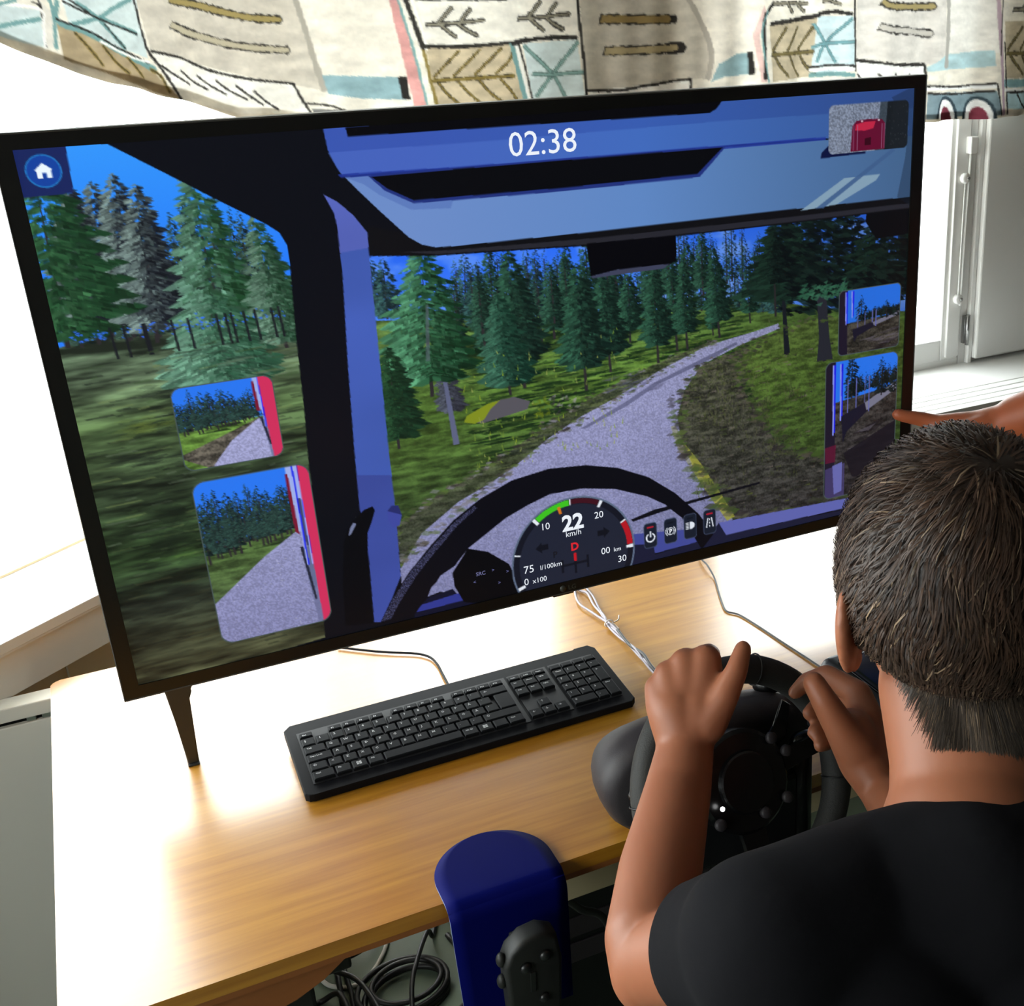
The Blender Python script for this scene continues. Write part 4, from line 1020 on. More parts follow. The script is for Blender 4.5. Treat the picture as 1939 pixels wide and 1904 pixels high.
def ragged(key, colours, n, size, spread):
    """loose tufts and clods that break up the border of a patch"""
    P = SCR[key]
    for _ in range(n):
        i = random.randrange(len(P)); a, b = P[i], P[(i + 1) % len(P)]
        t = random.random()
        x = a[0] + (b[0] - a[0]) * t + random.gauss(0, spread); y = a[1] + (b[1] - a[1]) * t + random.gauss(0, spread * .5)
        k_ = size * (0.35 + max(0, y - 200) / 220)
        ln = random.uniform(.6, 1.6) * k_
        fill([(x - ln, y), (x - ln * .2, y - ln * random.uniform(.1, .7)), (x + ln, y - ln * .1), (x + ln * .3, y + ln * .4)], random.choice(colours), random.uniform(.35, .8), cf)
ragged('debris', [(70, 92, 44), (58, 64, 46), (84, 100, 52), (96, 90, 82), (48, 44, 46)], 520, 4.5, 7)
ragged('grass_right', [(74, 98, 44), (60, 76, 42), (88, 84, 70), (54, 52, 48)], 320, 4.5, 7)
ragged('verge_left', [(84, 104, 52), (66, 74, 50), (100, 96, 88), (52, 48, 48), (128, 126, 138)], 460, 3.2, 4)
for k in range(46):                        # scrub among the litter
    x = random.uniform(655, 800); y = random.uniform(345, 470)
    for q in range(14):
        xx_ = x + random.gauss(0, 7); yy_ = y + random.gauss(0, 3.5); hh_ = random.uniform(3, 9)
        fill([(xx_ - .9, yy_), (xx_ + random.uniform(-3, 3), yy_ - hh_), (xx_ + .9, yy_)], random.choice([(76, 84, 46), (54, 60, 40), (98, 96, 74), (40, 40, 38)]), .55, cf)
dimr = np.interp(np.arange(IW) / SS, [560, 960], [1.0, .74]).astype(np.float32)[None, :, None]      # viewing-angle dimming of the panel's far side, put into the colour
pic[:] = np.where(cf[:, :, None], pic * dimr, pic)
fill(SCR['wiper'], (14, 14, 22), 1, cf)

# --- the cab
SHADE = cnoise(IH, IW, 240, 120, 2, 12)[:, :, None]
def cab(key, colour, alpha=1.0, var=.06):
    c = np.array(colour, np.float32) * (1 - var + 2 * var * SHADE)
    fill(SCR[key], np.ascontiguousarray(np.broadcast_to(c, (IH, IW, 3))), alpha)
xx = np.linspace(0, 1, IW, dtype=np.float32)[None, :, None]
def across(a, b, c, m=.62):
    x = xx[0, :, 0]
    return np.broadcast_to(np.stack([np.interp(x, [.35, m, 1.0], [a[k], b[k], c[k]]) for k in range(3)], 1).astype(np.float32)[None], (IH, IW, 3))
fill(SCR['header'], across((58, 86, 176), (56, 92, 176), (46, 74, 132)))
fill(SCR['header_low'], across((78, 108, 196), (72, 116, 196), (58, 94, 150)), .6)
fill(SCR['dark_top'], (14, 14, 18))
fill(SCR['dark_lip'], (38, 38, 46))
fill(SCR['visor'], across((108, 140, 200), (94, 134, 194), (66, 98, 138)))
fill(SCR['visor_dark_left'], (78, 106, 176), .5)
fill(SCR['header_line'], (34, 54, 150), .85)
fill(SCR['recess_edge'], (34, 50, 122))
fill(SCR['recess'], (6, 7, 12))
fill(SCR['top_strip'], (5, 5, 10))
fill(SCR['slot'], (12, 20, 60))
fill(SCR['sunspot'], (128, 156, 178))
fill(SCR['sunspot_gap'], (62, 92, 136), .9)
fill(SCR['header_right_dark'], (20, 30, 46), .35)
fill(SCR['mirror_box'], (4, 4, 9))
fill(SCR['mirror_lip'], (60, 64, 88))
fill(SCR['right_box'], (8, 9, 13))
cab('pillar', (66, 92, 178))
cab('pillar_top', (92, 104, 190), .8)
cab('pillar_low', (56, 66, 140), .65)
fill(SCR['knob'], (62, 72, 156))
fill(SCR['knob'][:4], (34, 38, 92), .8)
fill(SCR['handle'], (6, 7, 12))
fill(SCR['handle_shine'], (140, 150, 190), .8)
fill(SCR['dash_left'], (16, 18, 40))
fill(SCR['dash_left_blue'], (48, 56, 140))
fill(SCR['dash_mid'], (64, 72, 146))
fill(SCR['dash_mid_dark'], (26, 28, 52))
fill(SCR['dash_right'], (92, 98, 170))
fill(SCR['wheel_rim'], (10, 10, 18))
fill(SCR['hub'], (6, 6, 10))
fill(SCR['gravel_hole'], gravel)
rim = inside(SCR['wheel_shine'], pic.shape, SS)
gl = (np.random.default_rng(3).random(rim[0].shape) > .45) & rim[0]
pic[rim[1]][gl] = (74, 76, 112)

# --- rear view mirrors and the small map
def rrect(x0, y0, x1, y1, r):
    P = []
    for cx, cy, a0 in ((x1 - r, y0 + r, -90), (x1 - r, y1 - r, 0), (x0 + r, y1 - r, 90), (x0 + r, y0 + r, 180)):
        for k in range(7):
            a = math.radians(a0 + 15 * k); P.append((cx + r * math.cos(a), cy + r * math.sin(a)))
    return P

def mirror(x0, y0, x1, y1, r, horizon, side, dim=1.0):
    R = rrect(x0, y0, x1, y1, r)
    fill(rrect(x0 - 1.2, y0 - 1.2, x1 + 1.2, y1 + 1.2, r + 1), (70, 84, 84))
    c = mask_of(R)
    fill(R, np.array((42, 118, 240), np.float32) * dim)
    w, h = x1 - x0, y1 - y0
    hy = y0 + h * horizon
    X = lambda t: x0 + t * w
    fill([(x0, hy), (x1, hy - h * .03), (x1, y1), (x0, y1)], turf * 1.25 * dim, 1, c)
    for k in range(5):
        y = hy + h * random.uniform(.02, .09); x = X(random.uniform(0, .6)); fill([(x, y), (x + w * .3, y - 2), (x + w * .35, y)], (24, 38, 22), .8, c)
    if side == 'left':
        n = 22
        for k in range(n):
            t = (k + random.uniform(-.3, .3)) / n * .82
            bh = h * horizon * random.uniform(.62, 1.05) * (1 - .25 * t)
            b = hy + h * (.10 * (1 - t)) * random.uniform(0, 1)
            conifer(X(t + .02), b, X(t), b - bh, w * random.uniform(.06, .10), (44, 72, 66), (14, 24, 26), c, bare=.16, dense=1.5)
        fill([(X(.82), hy - 1), (X(.9), hy - 1), (X(.92), y1), (X(.22), y1), (X(0), y0 + h * .86), (X(0), y0 + h * .80), (X(.45), hy + h * .13)], soil * 1.1, 1, c)
        fill([(X(.80), hy), (X(.93), hy), (X(.95), y1), (X(.0) if h > 120 else X(.28), y1), (X(0) if h > 120 else X(.28), y0 + h * (.74 if h > 120 else .99)), (X(.5), hy + h * (.11 if h > 120 else .22))], gravel * 1.05, 1, c)
        fill([(X(.80), y0 - 2), (X(.93), y0 - 2), (X(.95), y0 + h * .42), (X(.82), y0 + h * .40)], np.array((170, 180, 230), np.float32), .9, c)      # trailer board
        fill([(X(.79), y0 + h * .04), (X(.815), y0 + h * .04), (X(.835), y0 + h * .42), (X(.80), y0 + h * .40)], (120, 24, 50), 1, c)
        fill([(X(.86), y0 + h * .2), (X(.94), y0 + h * .2), (X(.95), y0 + h * .5), (X(.88), y0 + h * .5)], (54, 58, 96), .9, c)
        fill([(X(.83), y0 + h * .52), (X(.95), y0 + h * .48), (X(.96), y0 + h * .74), (X(.86), y0 + h * .80)], (96, 104, 140), .9, c)
        fill([(X(.86), y0 + h * .8), (X(.95), y0 + h * .72), (X(.95), y1), (X(.88), y1)], (104, 108, 146), .75, c)
        fill([(X(.82), y0 + h * .5), (X(.85), y0 + h * .5), (X(.90), y0 + h * .85), (X(.88), y0 + h * .85)], (30, 32, 48), .9, c)
        for t, cc in ((.845, (150, 164, 240)), (.855, (20, 30, 230)), (.892, (150, 164, 240)), (.903, (10, 20, 240))):
            fill([(X(t), y0), (X(t + .014), y0), (X(t + .024), y0 + h * .62), (X(t + .012), y0 + h * .62)], cc, 1, c)
        fill([(X(.91), y0), (X(.955), y0), (X(.958), y1), (X(.952), y1)], (150, 30, 60), .0, c)
        fill([(X(.86 if h < 120 else .905), y0 - 1), (x1 + 1, y0 - 1), (x1 + 1, y1 + 1), (X(.90 if h < 120 else .925), y1 + 1)], (206, 48, 92), 1, c)
    else:
        fill([(X(0), hy), (x1, hy - h * .06), (x1, y1), (X(0), y1)], soil * dim * .8, 1, c)
        fill([(X(.3), hy + h * .10), (x1, hy - h * .09), (x1, hy - h * .03), (X(.34), hy + h * .16)], np.array((120, 120, 140), np.float32) * dim, 1, c)
        for k in range(40):
            t = random.uniform(.35, 1.05); yy = hy - h * (.02 + .08 * t); conifer(X(t), yy, X(t), yy - h * random.uniform(.07, .15), w * .05, (20, 34, 30), (10, 20, 20), c, bare=0)
        for t, hh in ((.36, .42), (.78, .28), (.97, .2)):
            conifer(X(t), hy, X(t), hy - h * hh, w * .10, (24, 36, 34), (10, 16, 18), c, bare=.08)
        fill([(X(-.02), y0 - 1), (X(.13), y0 - 1), (X(.14), y1), (X(-.02), y1)], (30, 24, 40), 1, c)
        for t in (.09, .19):
            fill([(X(t), y0 + h * .02), (X(t + .022), y0 + h * .02), (X(t + .03), y0 + h * (.62 - t)), (X(t + .012), y0 + h * (.62 - t))], (130, 140, 230), 1, c)
            fill([(X(t + .02), y0 + h * .02), (X(t + .048), y0 + h * .02), (X(t + .045), y0 + h * (.6 - t)), (X(t + .03), y0 + h * (.6 - t))], (30, 34, 220), 1, c)
        for t in (.30, .42, .54, .6):
            fill([(X(t), hy - h * .16), (X(t + .012), hy - h * .16), (X(t + .012), hy + h * .10), (X(t), hy + h * .10)], (96, 100, 170), 1, c)
        fill([(X(.22), hy + h * .1), (X(.55), hy + h * .03), (X(.58), hy + h * .10), (X(.30), hy + h * .22), (X(.25), hy + h * .3)], (26, 24, 40), 1, c)
        for k in range(24):
            x = X(random.uniform(.3, .9)); y = hy + h * random.uniform(.15, .5); fill([(x, y), (x + w * .3, y - h * .04), (x + w * .2, y + 1)], random.choice([(24, 20, 26), (104, 98, 110), (60, 56, 60)]), .5, c)
    return c

mirror(86, 233, 180, 318, 9, .50, 'left')
mirror(88, 332.5, 201, 516, 12, .40, 'left')
c = mirror(859, 236, 951, 318, 6, .52, 'right', .9)
c = mirror(841, 326, 951, 512, 9, .30, 'right', .95)
fill([(841, 440), (858, 438), (857, 462), (842, 462)], (96, 22, 50), .8, c)
fill([(842, 470), (872, 466), (872, 512), (842, 512)], (70, 62, 110), .8, c)
fill([(853, 467), (868, 464), (868, 505), (856, 508)], (104, 106, 176), .9, c)
fill([(870, 452), (951, 420), (951, 500), (884, 488)], (26, 22, 30), .9, c)
R = rrect(839, 13.5, 952.5, 69, 6)
c = mask_of(R)
fill(R, tint([(0, (120, 130, 150)), (540, (120, 130, 150))], [(g_fine, 1)], .8, 1.15))
for k in range(420):
    x = random.uniform(839, 915); y = random.uniform(13, 70)
    fill([(x, y), (x + random.uniform(.4, 1.6), y - .5), (x + random.uniform(0, 1), y + 1)], random.choice([(176, 186, 204), (100, 112, 134)]), .6, c)
fill([(912, 10), (930, 10), (925, 72), (905, 72)], (44, 54, 62), .8, c)
fill([(922, 10), (955, 10), (955, 72), (918, 72)], (22, 27, 32), .96, c)
for k in range(24):
    x = random.uniform(925, 950); y = random.uniform(18, 66); fill([(x, y), (x + 1, y), (x + .6, y + 1.5)], (120, 126, 132), .5, c)
fill([(870, 68), (872, 39), (878, 33), (895, 32), (914, 33), (919, 38), (919, 68)], (96, 14, 46), 1, c)
fill([(876, 44), (877, 37), (890, 35), (905, 35), (902, 43), (890, 45)], (196, 40, 70), .9, c)
fill([(890, 54), (899, 53), (899, 62), (890, 62)], (52, 8, 24), 1, c)
for x in (873.5, 879, 914, 917.5):
    fill([(x, 38), (x + .8, 38), (x + .8, 67), (x, 67)], (150, 110, 140), .7, c)
for x in (884, 908):
    fill([(x, 33), (x + 3, 33), (x + 3, 35), (x, 35)], (210, 190, 200), .8, c)

# --- home button
fill([(-1, -1), (42, -1), (40.6, 40.6), (-1, 41.4)], (26, 38, 92))
def disc(cx, cy, r0, r1, a0, a1, colour, n=40, alpha=1.0):
    A = np.radians(np.linspace(a0, a1, n))
    outer = [(cx + r1 * math.cos(a), cy - r1 * math.sin(a)) for a in A]
    inner = [(cx + r0 * math.cos(a), cy - r0 * math.sin(a)) for a in A[::-1]] if r0 > 0 else [(cx, cy)]
    fill(outer + inner, colour, alpha)
disc(20.6, 19.9, 0, 14.5, 0, 360, (34, 116, 190))
disc(20.6, 19.9, 0, 13.2, 0, 360, (22, 66, 158))
fill([(20.6, 13.0), (27.6, 18.8), (26.4, 19.9), (26.4, 26), (22.4, 26), (22.4, 21.6), (18.9, 21.6), (18.9, 26), (14.8, 26), (14.8, 19.9), (13.6, 18.8)], (236, 248, 255))

# --- speedometer
GX, GY, GR = 488.0, 511.5, 78.8
disc(GX, GY, 0, GR, 0, 360, (92, 106, 130), 80)
disc(GX, GY, 0, GR - 2.2, 0, 360, (32, 36, 52), 80)
disc(GX, GY, GR - 9.5, GR - 2.2, -24, 204, (20, 22, 34))
disc(GX, GY, GR - 10, GR - 2.6, 92, 126.5, (62, 190, 34))
disc(GX, GY, GR - 9, GR - 2.6, 62, 91, (62, 18, 30))
disc(GX, GY, GR - 10, GR - 2.6, 1, 26.5, (176, 24, 36))
for a, th, ln in ((128.5, 3.2, 9.5), (91, 1.3, 8), (60, 3.0, 9.5), (27.5, 1.4, 8), (-1.0, 3.2, 9.5), (165, 1.4, 8), (199, 3.2, 9.5)):
    disc(GX, GY, GR - ln - 1.6, GR - 2.2, a - th * .5, a + th * .5, (226, 232, 240), 4)
disc(GX, GY, GR - 17, GR - 7.5, 101.2, 104.4, (206, 116, 34), 6)
def arrow(x, y, s, colour):
    fill([(x + s * 9, y), (x + s * 1, y - 7), (x + s * 1, y - 3.4), (x - s * 7, y - 3.4), (x - s * 7, y + 3.4), (x + s * 1, y + 3.4), (x + s * 1, y + 7)], colour)
arrow(449, 489, -1, (16, 18, 28)); arrow(526, 487, 1, (16, 18, 28))
for p in (((470.5, 511), (473.5, 511), (473.5, 528), (470.5, 528)), ((503, 511), (506, 511), (506, 528), (503, 528)), ((470.5, 517.5), (506, 517.5), (506, 520.5), (470.5, 520.5)), ((487, 510), (490, 510), (490, 532), (487, 532))):
    fill(p, (17, 19, 30))
fill(rrect(487.1, 505, 490.6, 516, 1.4), (190, 26, 36))

# --- four switches
def line(a, b, w, colour):
    a = Vector((a[0], a[1])); b = Vector((b[0], b[1])); d = (b - a).normalized(); q = Vector((-d.y, d.x)) * w * .5
    fill([tuple(a + q), tuple(b + q), tuple(b - q), tuple(a - q)], colour)
for k, x in enumerate((588.4, 615.9, 643.2, 670.7)):
    y = 505.5
    fill(rrect(x - 9, y - 17, x + 9, y + 17, 4.5), (66, 76, 102))
    fill(rrect(x - 8.2, y - 16.2, x + 8.2, y + 16.2, 4), (24, 30, 44))
    fill(rrect(x - 4.5, y - 12, x + 4.5, y - 10, .8), (188, 28, 48) if k in (0, 3) else (16, 20, 30))
W = (224, 230, 240)
disc(588.4, 508.5, 4.6, 6.4, 118, 422, W); line((588.4, 500), (588.4, 508), 1.9, W)
disc(615.9, 506, 4.1, 5.1, 0, 360, W); disc(615.9, 506, 6.2, 7.2, 128, 232, W); disc(615.9, 506, 6.2, 7.2, -52, 52, W)
fill([(642.6, 499.5), (645, 499.5), (648.5, 501.5), (649.6, 504.6), (648.5, 507.7), (645, 509.7), (642.6, 509.7)], W)
for q in range(5):
    line((636.4, 501.4 + q * 2 - .6), (641.6, 500.4 + q * 2), .9, W)
line((666, 513), (668.2, 500), 1.5, W); line((675.4, 513), (673.2, 500), 1.5, W)
for q in range(3): line((670.7, 512.6 - q * 4.6), (670.7, 510.2 - q * 4.6), 1.1, W)

# down to cells, then to light
small = pic.reshape(SH, SS, SW, SS, 3).mean((1, 3))
PIC = (small / 255.0).astype(np.float32)
PIC = np.where(PIC <= 0.04045, PIC / 12.92, ((PIC + 0.055) / 1.055) ** 2.4)
# ------------------------------------------------------------------ television
TZ = 0.84593                                     # height of its lower edge
M_bezel = mat('black_bezel', srgb(20, 20, 19), 0.32, spec=0.4)
M_bezel_side = mat('bezel_side', srgb(62, 62, 60), 0.4, spec=0.5)
M_tvback = mat('television_back', srgb(26, 26, 27), 0.55, var=0.05)
M_leg = mat('dark_leg_plastic', srgb(44, 42, 37), 0.42)
M_logo = mat('faint_logo_print', srgb(58, 60, 54), 0.5)
tv = thing('television', 'large black television on two legs showing a truck driving game', 'television', (0.553, 0.0, 0.74))
base = Matrix.Translation((-0.553, 0.0, -0.74))
TVW, TVH = 1.106, 0.6209
sx0, sx1, sz0, sz1 = 0.0165, 1.0885, 0.015, 0.6065
# front ring around the screen, and the shell behind it
ring = MB()
for lo, hi in (((0, 0, 0), (sx0, .014, TVH)), ((sx1, 0, 0), (TVW, .014, TVH)), ((sx0, 0, 0), (sx1, .014, sz0)), ((sx0, 0, sz1), (sx1, .014, TVH))):
    ring.box((lo[0], lo[1], lo[2] + TZ), (hi[0], hi[1], hi[2] + TZ), mx=base)
ring.build('bezel', M_bezel, tv)
edge = MB()
t = 0.0018
for lo, hi in (((-t, -.0005, -t), (0, .022, TVH + t)), ((TVW, -.0005, -t), (TVW + t, .022, TVH + t)), ((0, -.0005, -t), (TVW, .022, 0)), ((0, -.0005, TVH), (TVW, .022, TVH + t))):
    edge.box((lo[0], lo[1], lo[2] + TZ), (hi[0], hi[1], hi[2] + TZ), 0.0006, 1, mx=base)
edge.build('edge_trim', M_bezel_side, tv)
bk = MB().box((0.0, .014, TZ), (TVW, .024, TZ + TVH), mx=base)
bk.box((0.02, .022, TZ + .02), (TVW - .02, .036, TZ + TVH - .02), .006, mx=base)
bk.box((0.16, .03, TZ + .004), (TVW - .16, .075, TZ + .36), .02, 3, mx=base)
bk.build('back_shell', M_tvback, tv)
bump = MB().box((0.527, 0.002, TZ - .0052), (0.557, .018, TZ), .0015, mx=base)
bump.build('sensor_bump', M_bezel, tv)

def leg(x, s):
    w = MB()
    w.prism([(x - .0145, .84593), (x + .0175, .84593), (x + .0125, .8385), (x + .0108, .829), (x + .0062, .741), (x - .0062, .741), (x - .0098, .80)], -.020, .020,
            base @ at((0, .020, 0), (1, 0, 0), (0, 0, 1), (0, -1, 0)), bevel=.002)
    w.build('leg', M_leg, tv)
    f = MB().box((x - .0066, -.004, .74), (x + .0066, .044, .7425), .001, mx=base)
    f.build('foot_pad', M_gap, tv)
leg(.0555, 1); leg(1.106 - .0555, -1)

# the lit screen: a fine grid of cells, each with its own colour
M_screen = bpy.data.materials.new('lit_screen')
M_screen.use_nodes = True
nt = M_screen.node_tree
pb = nt.nodes['Principled BSDF']
pb.inputs['Base Color'].default_value = (0.004, 0.004, 0.005, 1)
pb.inputs['Roughness'].default_value = 0.30
pb.inputs['Specular IOR Level'].default_value = 0.25
at_ = nt.nodes.new('ShaderNodeAttribute')
at_.attribute_name = 'picture'
nt.links.new(at_.outputs['Color'], pb.inputs['Emission Color'])
pb.inputs['Emission Strength'].default_value = 1.0

def grid_mesh(name, co, nx, ny, colours, attr, material):
    """quads over an ny by nx lattice of points with a colour at each point"""
    me = bpy.data.meshes.new(name)
    nv, nf = nx * ny, (nx - 1) * (ny - 1)
    i = np.arange(nv, dtype=np.int32).reshape(ny, nx)
    q = np.stack([i[:-1, :-1], i[1:, :-1], i[1:, 1:], i[:-1, 1:]], -1).reshape(-1)
    me.vertices.add(nv); me.loops.add(nf * 4); me.polygons.add(nf)
    me.vertices.foreach_set('co', np.ascontiguousarray(co, np.float32).reshape(-1))
    me.loops.foreach_set('vertex_index', q)
    me.polygons.foreach_set('loop_start', np.arange(0, nf * 4, 4, dtype=np.int32))
    me.polygons.foreach_set('loop_total', np.full(nf, 4, np.int32))
    me.polygons.foreach_set('use_smooth', np.ones(nf, bool))
    me.update(calc_edges=True)
    ca = me.color_attributes.new(attr, 'FLOAT_COLOR', 'POINT')
    c4 = np.ones((nv, 4), np.float32); c4[:, :3] = colours.reshape(-1, 3)
    ca.data.foreach_set('color', c4.reshape(-1))
    me.materials.append(material)
    return me
gx = np.linspace(sx0, sx1, SW) - 0.553
gz = np.linspace(sz1, sz0, SH) + TZ - 0.74
co = np.zeros((SH, SW, 3)); co[..., 0] = gx[None]; co[..., 1] = 0.0022; co[..., 2] = gz[:, None]
screen = link('screen', grid_mesh('screen', co, SW, SH, PIC, 'picture', M_screen), tv)

def lettering(s, u, v, size, colour, name='lettering', bold=0.0, align='LEFT', y=0.0016, strength=1.0):
    """words on the screen; u, v in screen cells, size in cells"""
    cell = (sx1 - sx0) / SW
    me = text_mesh(s, size * cell, bold * cell, align)
    o = link(name, me, screen)
    o.matrix_local = at((sx0 + u * cell - 0.553, y, sz1 - v * (sz1 - sz0) / SH + TZ - 0.74), (1, 0, 0), (0, 0, 1), (0, -1, 0))
    me.materials.append(emit('lettering_light', srgb(*colour), strength))
    return o
Wt = (236, 242, 250)
lettering('02:38', 447, 40.4, 34.5, Wt, 'clock_digits')
lettering('22', 488.5, 474.2, 27, Wt, 'speed_digits', 0.9, 'CENTER')
lettering('km/h', 488.5, 482.5, 10, Wt, 'speed_unit', 0, 'CENTER')
lettering('10', 454, 467, 12, Wt, 'dial_number', 0, 'CENTER')
lettering('20', 522, 467, 12, Wt, 'dial_number', 0, 'CENTER')
lettering('30', 549, 531.5, 12, Wt, 'dial_number', 0, 'CENTER')
lettering('00', 522, 516, 12, Wt, 'distance_digits', 0, 'LEFT')
lettering('km', 538.5, 516, 8, Wt, 'distance_unit')
lettering('75', 423, 517.5, 13.5, Wt, 'consumption_digits')
lettering('l/100km', 443.5, 517.5, 8.6, Wt, 'consumption_unit')
lettering('0', 422.5, 532.6, 12, Wt, 'dial_number')
lettering('x100', 433, 532.6, 9, Wt, 'dial_unit')
lettering('D', 488.8, 501.5, 13.5, (214, 34, 46), 'gear_letter', 0.5, 'CENTER')
lettering('P', 463.5, 505.5, 11, (16, 18, 28), 'gear_letter', 0.2, 'CENTER')
lettering('P', 615.9, 509.0, 8, Wt, 'brake_letter', 0.15, 'CENTER')
lettering('SRC', 366, 506, 6.6, (120, 122, 170), 'switch_letters')
lettering('Tryck', 873, 525.5, 9.0, (170, 178, 226), 'hint_words')
for u, v in ((385, 505), (362, 515), (391, 523), (402, 511)):
    lettering('<' if u < 370 else '>', u, v, 6, (104, 106, 160), 'switch_mark')

# maker's mark on the lower bezel
lg = MB().lathe([(0, 0), (.0046, 0), (.0046, .0004), (0, .0004)], 24, base @ at((.541, -.0002, TZ + .0062), (1, 0, 0), (0, 0, 1), (0, -1, 0)))
lgo = lg.build('logo', M_logo, tv)
me = text_mesh('LG', .0095, .0002)
lw = link('logo_letters', me, lgo)
me.materials.append(M_logo)
lw.matrix_local = base @ at((.548, -.0006, TZ + .0030), (1, 0, 0), (0, 0, 1), (0, -1, 0))
# ------------------------------------------------------------------ table
M_wood = bpy.data.materials.new('varnished_birch')
M_wood.use_nodes = True
nt = M_wood.node_tree
pb = nt.nodes['Principled BSDF']
tc = nt.nodes.new('ShaderNodeTexCoord')
mp = nt.nodes.new('ShaderNodeMapping'); mp.inputs['Scale'].default_value = (2.0, 34.0, 34.0)
n1 = nt.nodes.new('ShaderNodeTexNoise'); n1.inputs['Scale'].default_value = 3.0; n1.inputs['Detail'].default_value = 6.0
n2 = nt.nodes.new('ShaderNodeTexNoise'); n2.inputs['Scale'].default_value = 2.2
cr = nt.nodes.new('ShaderNodeValToRGB')
cr.color_ramp.elements[0].position = 0.3; cr.color_ramp.elements[0].color = srgb(172, 110, 16)
cr.color_ramp.elements[1].position = 0.75; cr.color_ramp.elements[1].color = srgb(204, 144, 38)
mx = nt.nodes.new('ShaderNodeMix'); mx.data_type = 'RGBA'; mx.blend_type = 'MULTIPLY'
mx.inputs['Factor'].default_value = 0.25
nt.links.new(tc.outputs['Object'], mp.inputs['Vector'])
nt.links.new(mp.outputs['Vector'], n1.inputs['Vector'])
nt.links.new(tc.outputs['Object'], n2.inputs['Vector'])
nt.links.new(n1.outputs['Fac'], cr.inputs['Fac'])
nt.links.new(cr.outputs['Color'], mx.inputs['A'])
nt.links.new(n2.outputs['Color'], mx.inputs['B'])
nt.links.new(mx.outputs['Result'], pb.inputs['Base Color'])
pb.inputs['Roughness'].default_value = 0.42
pb.inputs['Coat Weight'].default_value = 1.0
pb.inputs['Coat Roughness'].default_value = 0.24
pb.inputs['Coat IOR'].default_value = 1.6
M_edge = mat('darker_table_edge', srgb(140, 84, 40), 0.5, var=0.15, scale=12, stretch=(1, 8, 8))
M_rail = mat('pale_table_rail', srgb(206, 190, 150), 0.6, var=0.05)
M_tleg = mat('black_table_leg', srgb(28, 27, 25), 0.5)
tb = thing('table', 'long light wood table under the television, by the windows', 'table', (0.65, -0.036, 0.0))
bt = Matrix.Translation((-0.65, 0.036, 0.0))
def rounded(x0, y0, x1, y1, r, n=5):
    P = []
    for cx, cy, a0 in ((x1 - r, y0 + r, -90), (x1 - r, y1 - r, 0), (x0 + r, y1 - r, 90), (x0 + r, y0 + r, 180)):
        for k in range(n + 1):
            a = math.radians(a0 + 90 * k / n); P.append((cx + r * math.cos(a), cy + r * math.sin(a)))
    return P
top = MB().prism(rounded(-0.0983, -0.3823, 1.40, 0.3089, 0.012), 0.7225, 0.74, bt, bevel=0.0015)
top.build('tabletop', M_wood, tb)
MB().prism(rounded(-0.0976, -0.3816, 1.3993, 0.3082, 0.012), 0.715, 0.7225, bt).build('edge_band', M_edge, tb)
# front apron, its lower edge swept up where the leg begins
ap = MB().prism([(-0.09, .715), (.165, .715), (.150, .706), (.128, .690), (.10, .676), (.06, .668), (-.09, .664)], -.371, -.353, bt @ at((0, 0, 0), (1, 0, 0), (0, 0, 1), (0, 1, 0)), bevel=.002)
ap.build('apron', M_edge, tb)
MB().box((0.285, -.30, 0.613), (1.30, -.275, 0.646), .003, mx=bt).build('rail', M_rail, tb)
MB().box((0.285, -.297, 0.64), (0.305, -.278, 0.716), .002, mx=bt).build('rail_hanger', M_tleg, tb)
MB().box((0.165, .23, 0.655), (1.30, .26, 0.70), .003, mx=bt).build('rail', M_rail, tb)
for x in (0.10, 1.32):
    MB().box((x - .02, -.33, .03), (x + .02, .27, .06), .004, mx=bt).build('foot_bar', M_tleg, tb)
    for y in (-.30, .24):
        MB().box((x - .02, y - .025, .0), (x + .02, y + .025, .665), .004, mx=bt).build('leg', M_tleg, tb)
        MB().box((x - .06, y - .03, .655), (x + .06, y + .03, .715), .003, mx=bt).build('leg_plate', M_tleg, tb)

# low cabinet left of the table
cb = thing('cabinet', 'pale grey low cabinet left of the wooden table under the bay window', 'cabinet', (-0.185, 0.33, 0.0))
bc = Matrix.Translation((0.185, -0.33, 0.0))
MB().box((-0.31, .306, 0.0), (-.101, .322, .690)).move(bc).build('body', M_gap, cb)
MB().box((-0.31, .300, 0.02), (-.101, .309, .692), .0015).move(bc).build('front_panel', M_cab, cb)
MB().box((-0.31, .300, .699), (-.101, .333, .7205), .002).move(bc).build('top_board', M_cab, cb)
MB().box((-0.31, .325, .690), (-.101, .333, .700)).move(bc).build('spacer', M_gap, cb)
for x in (-.131, -.112):
    MB().box((x - .006, .303, .6915), (x + .006, .322, .6995), .001).move(bc).build('clip', M_metal, cb)
# ------------------------------------------------------------------ curtain
CS0, CS1, CZ0, CZ1 = -0.47, 1.98, 1.33, 1.75
PXM = 1000.0                                    # painted at one sample a millimetre
cw, ch = int((CS1 - CS0) * PXM), int((CZ1 - CZ0) * PXM)
cur = np.zeros((ch, cw, 3), np.float32)
cur[:] = (234, 227, 213)
CV = lambda pts: [((p[0] - CS0) * PXM, (CZ1 - p[1]) * PXM) for p in pts]
for c, a, pts in CUR_FILL:
    fill(CV(pts), c, a, None, cur, 1)
cn = cnoise(ch, cw, 30, 12, 4, 21)[:, :, None]
cn2 = cnoise(ch, cw, 4, 4, 2, 22)[:, :, None]
sat = (cur.max(2, keepdims=True) - cur.min(2, keepdims=True)) / 255.0
cur = np.clip(cur * (1 + (cn - .5) * (.16 + .9 * np.minimum(sat, .35)) + (cn2 - .5) * .06), 0, 255)     # watery print
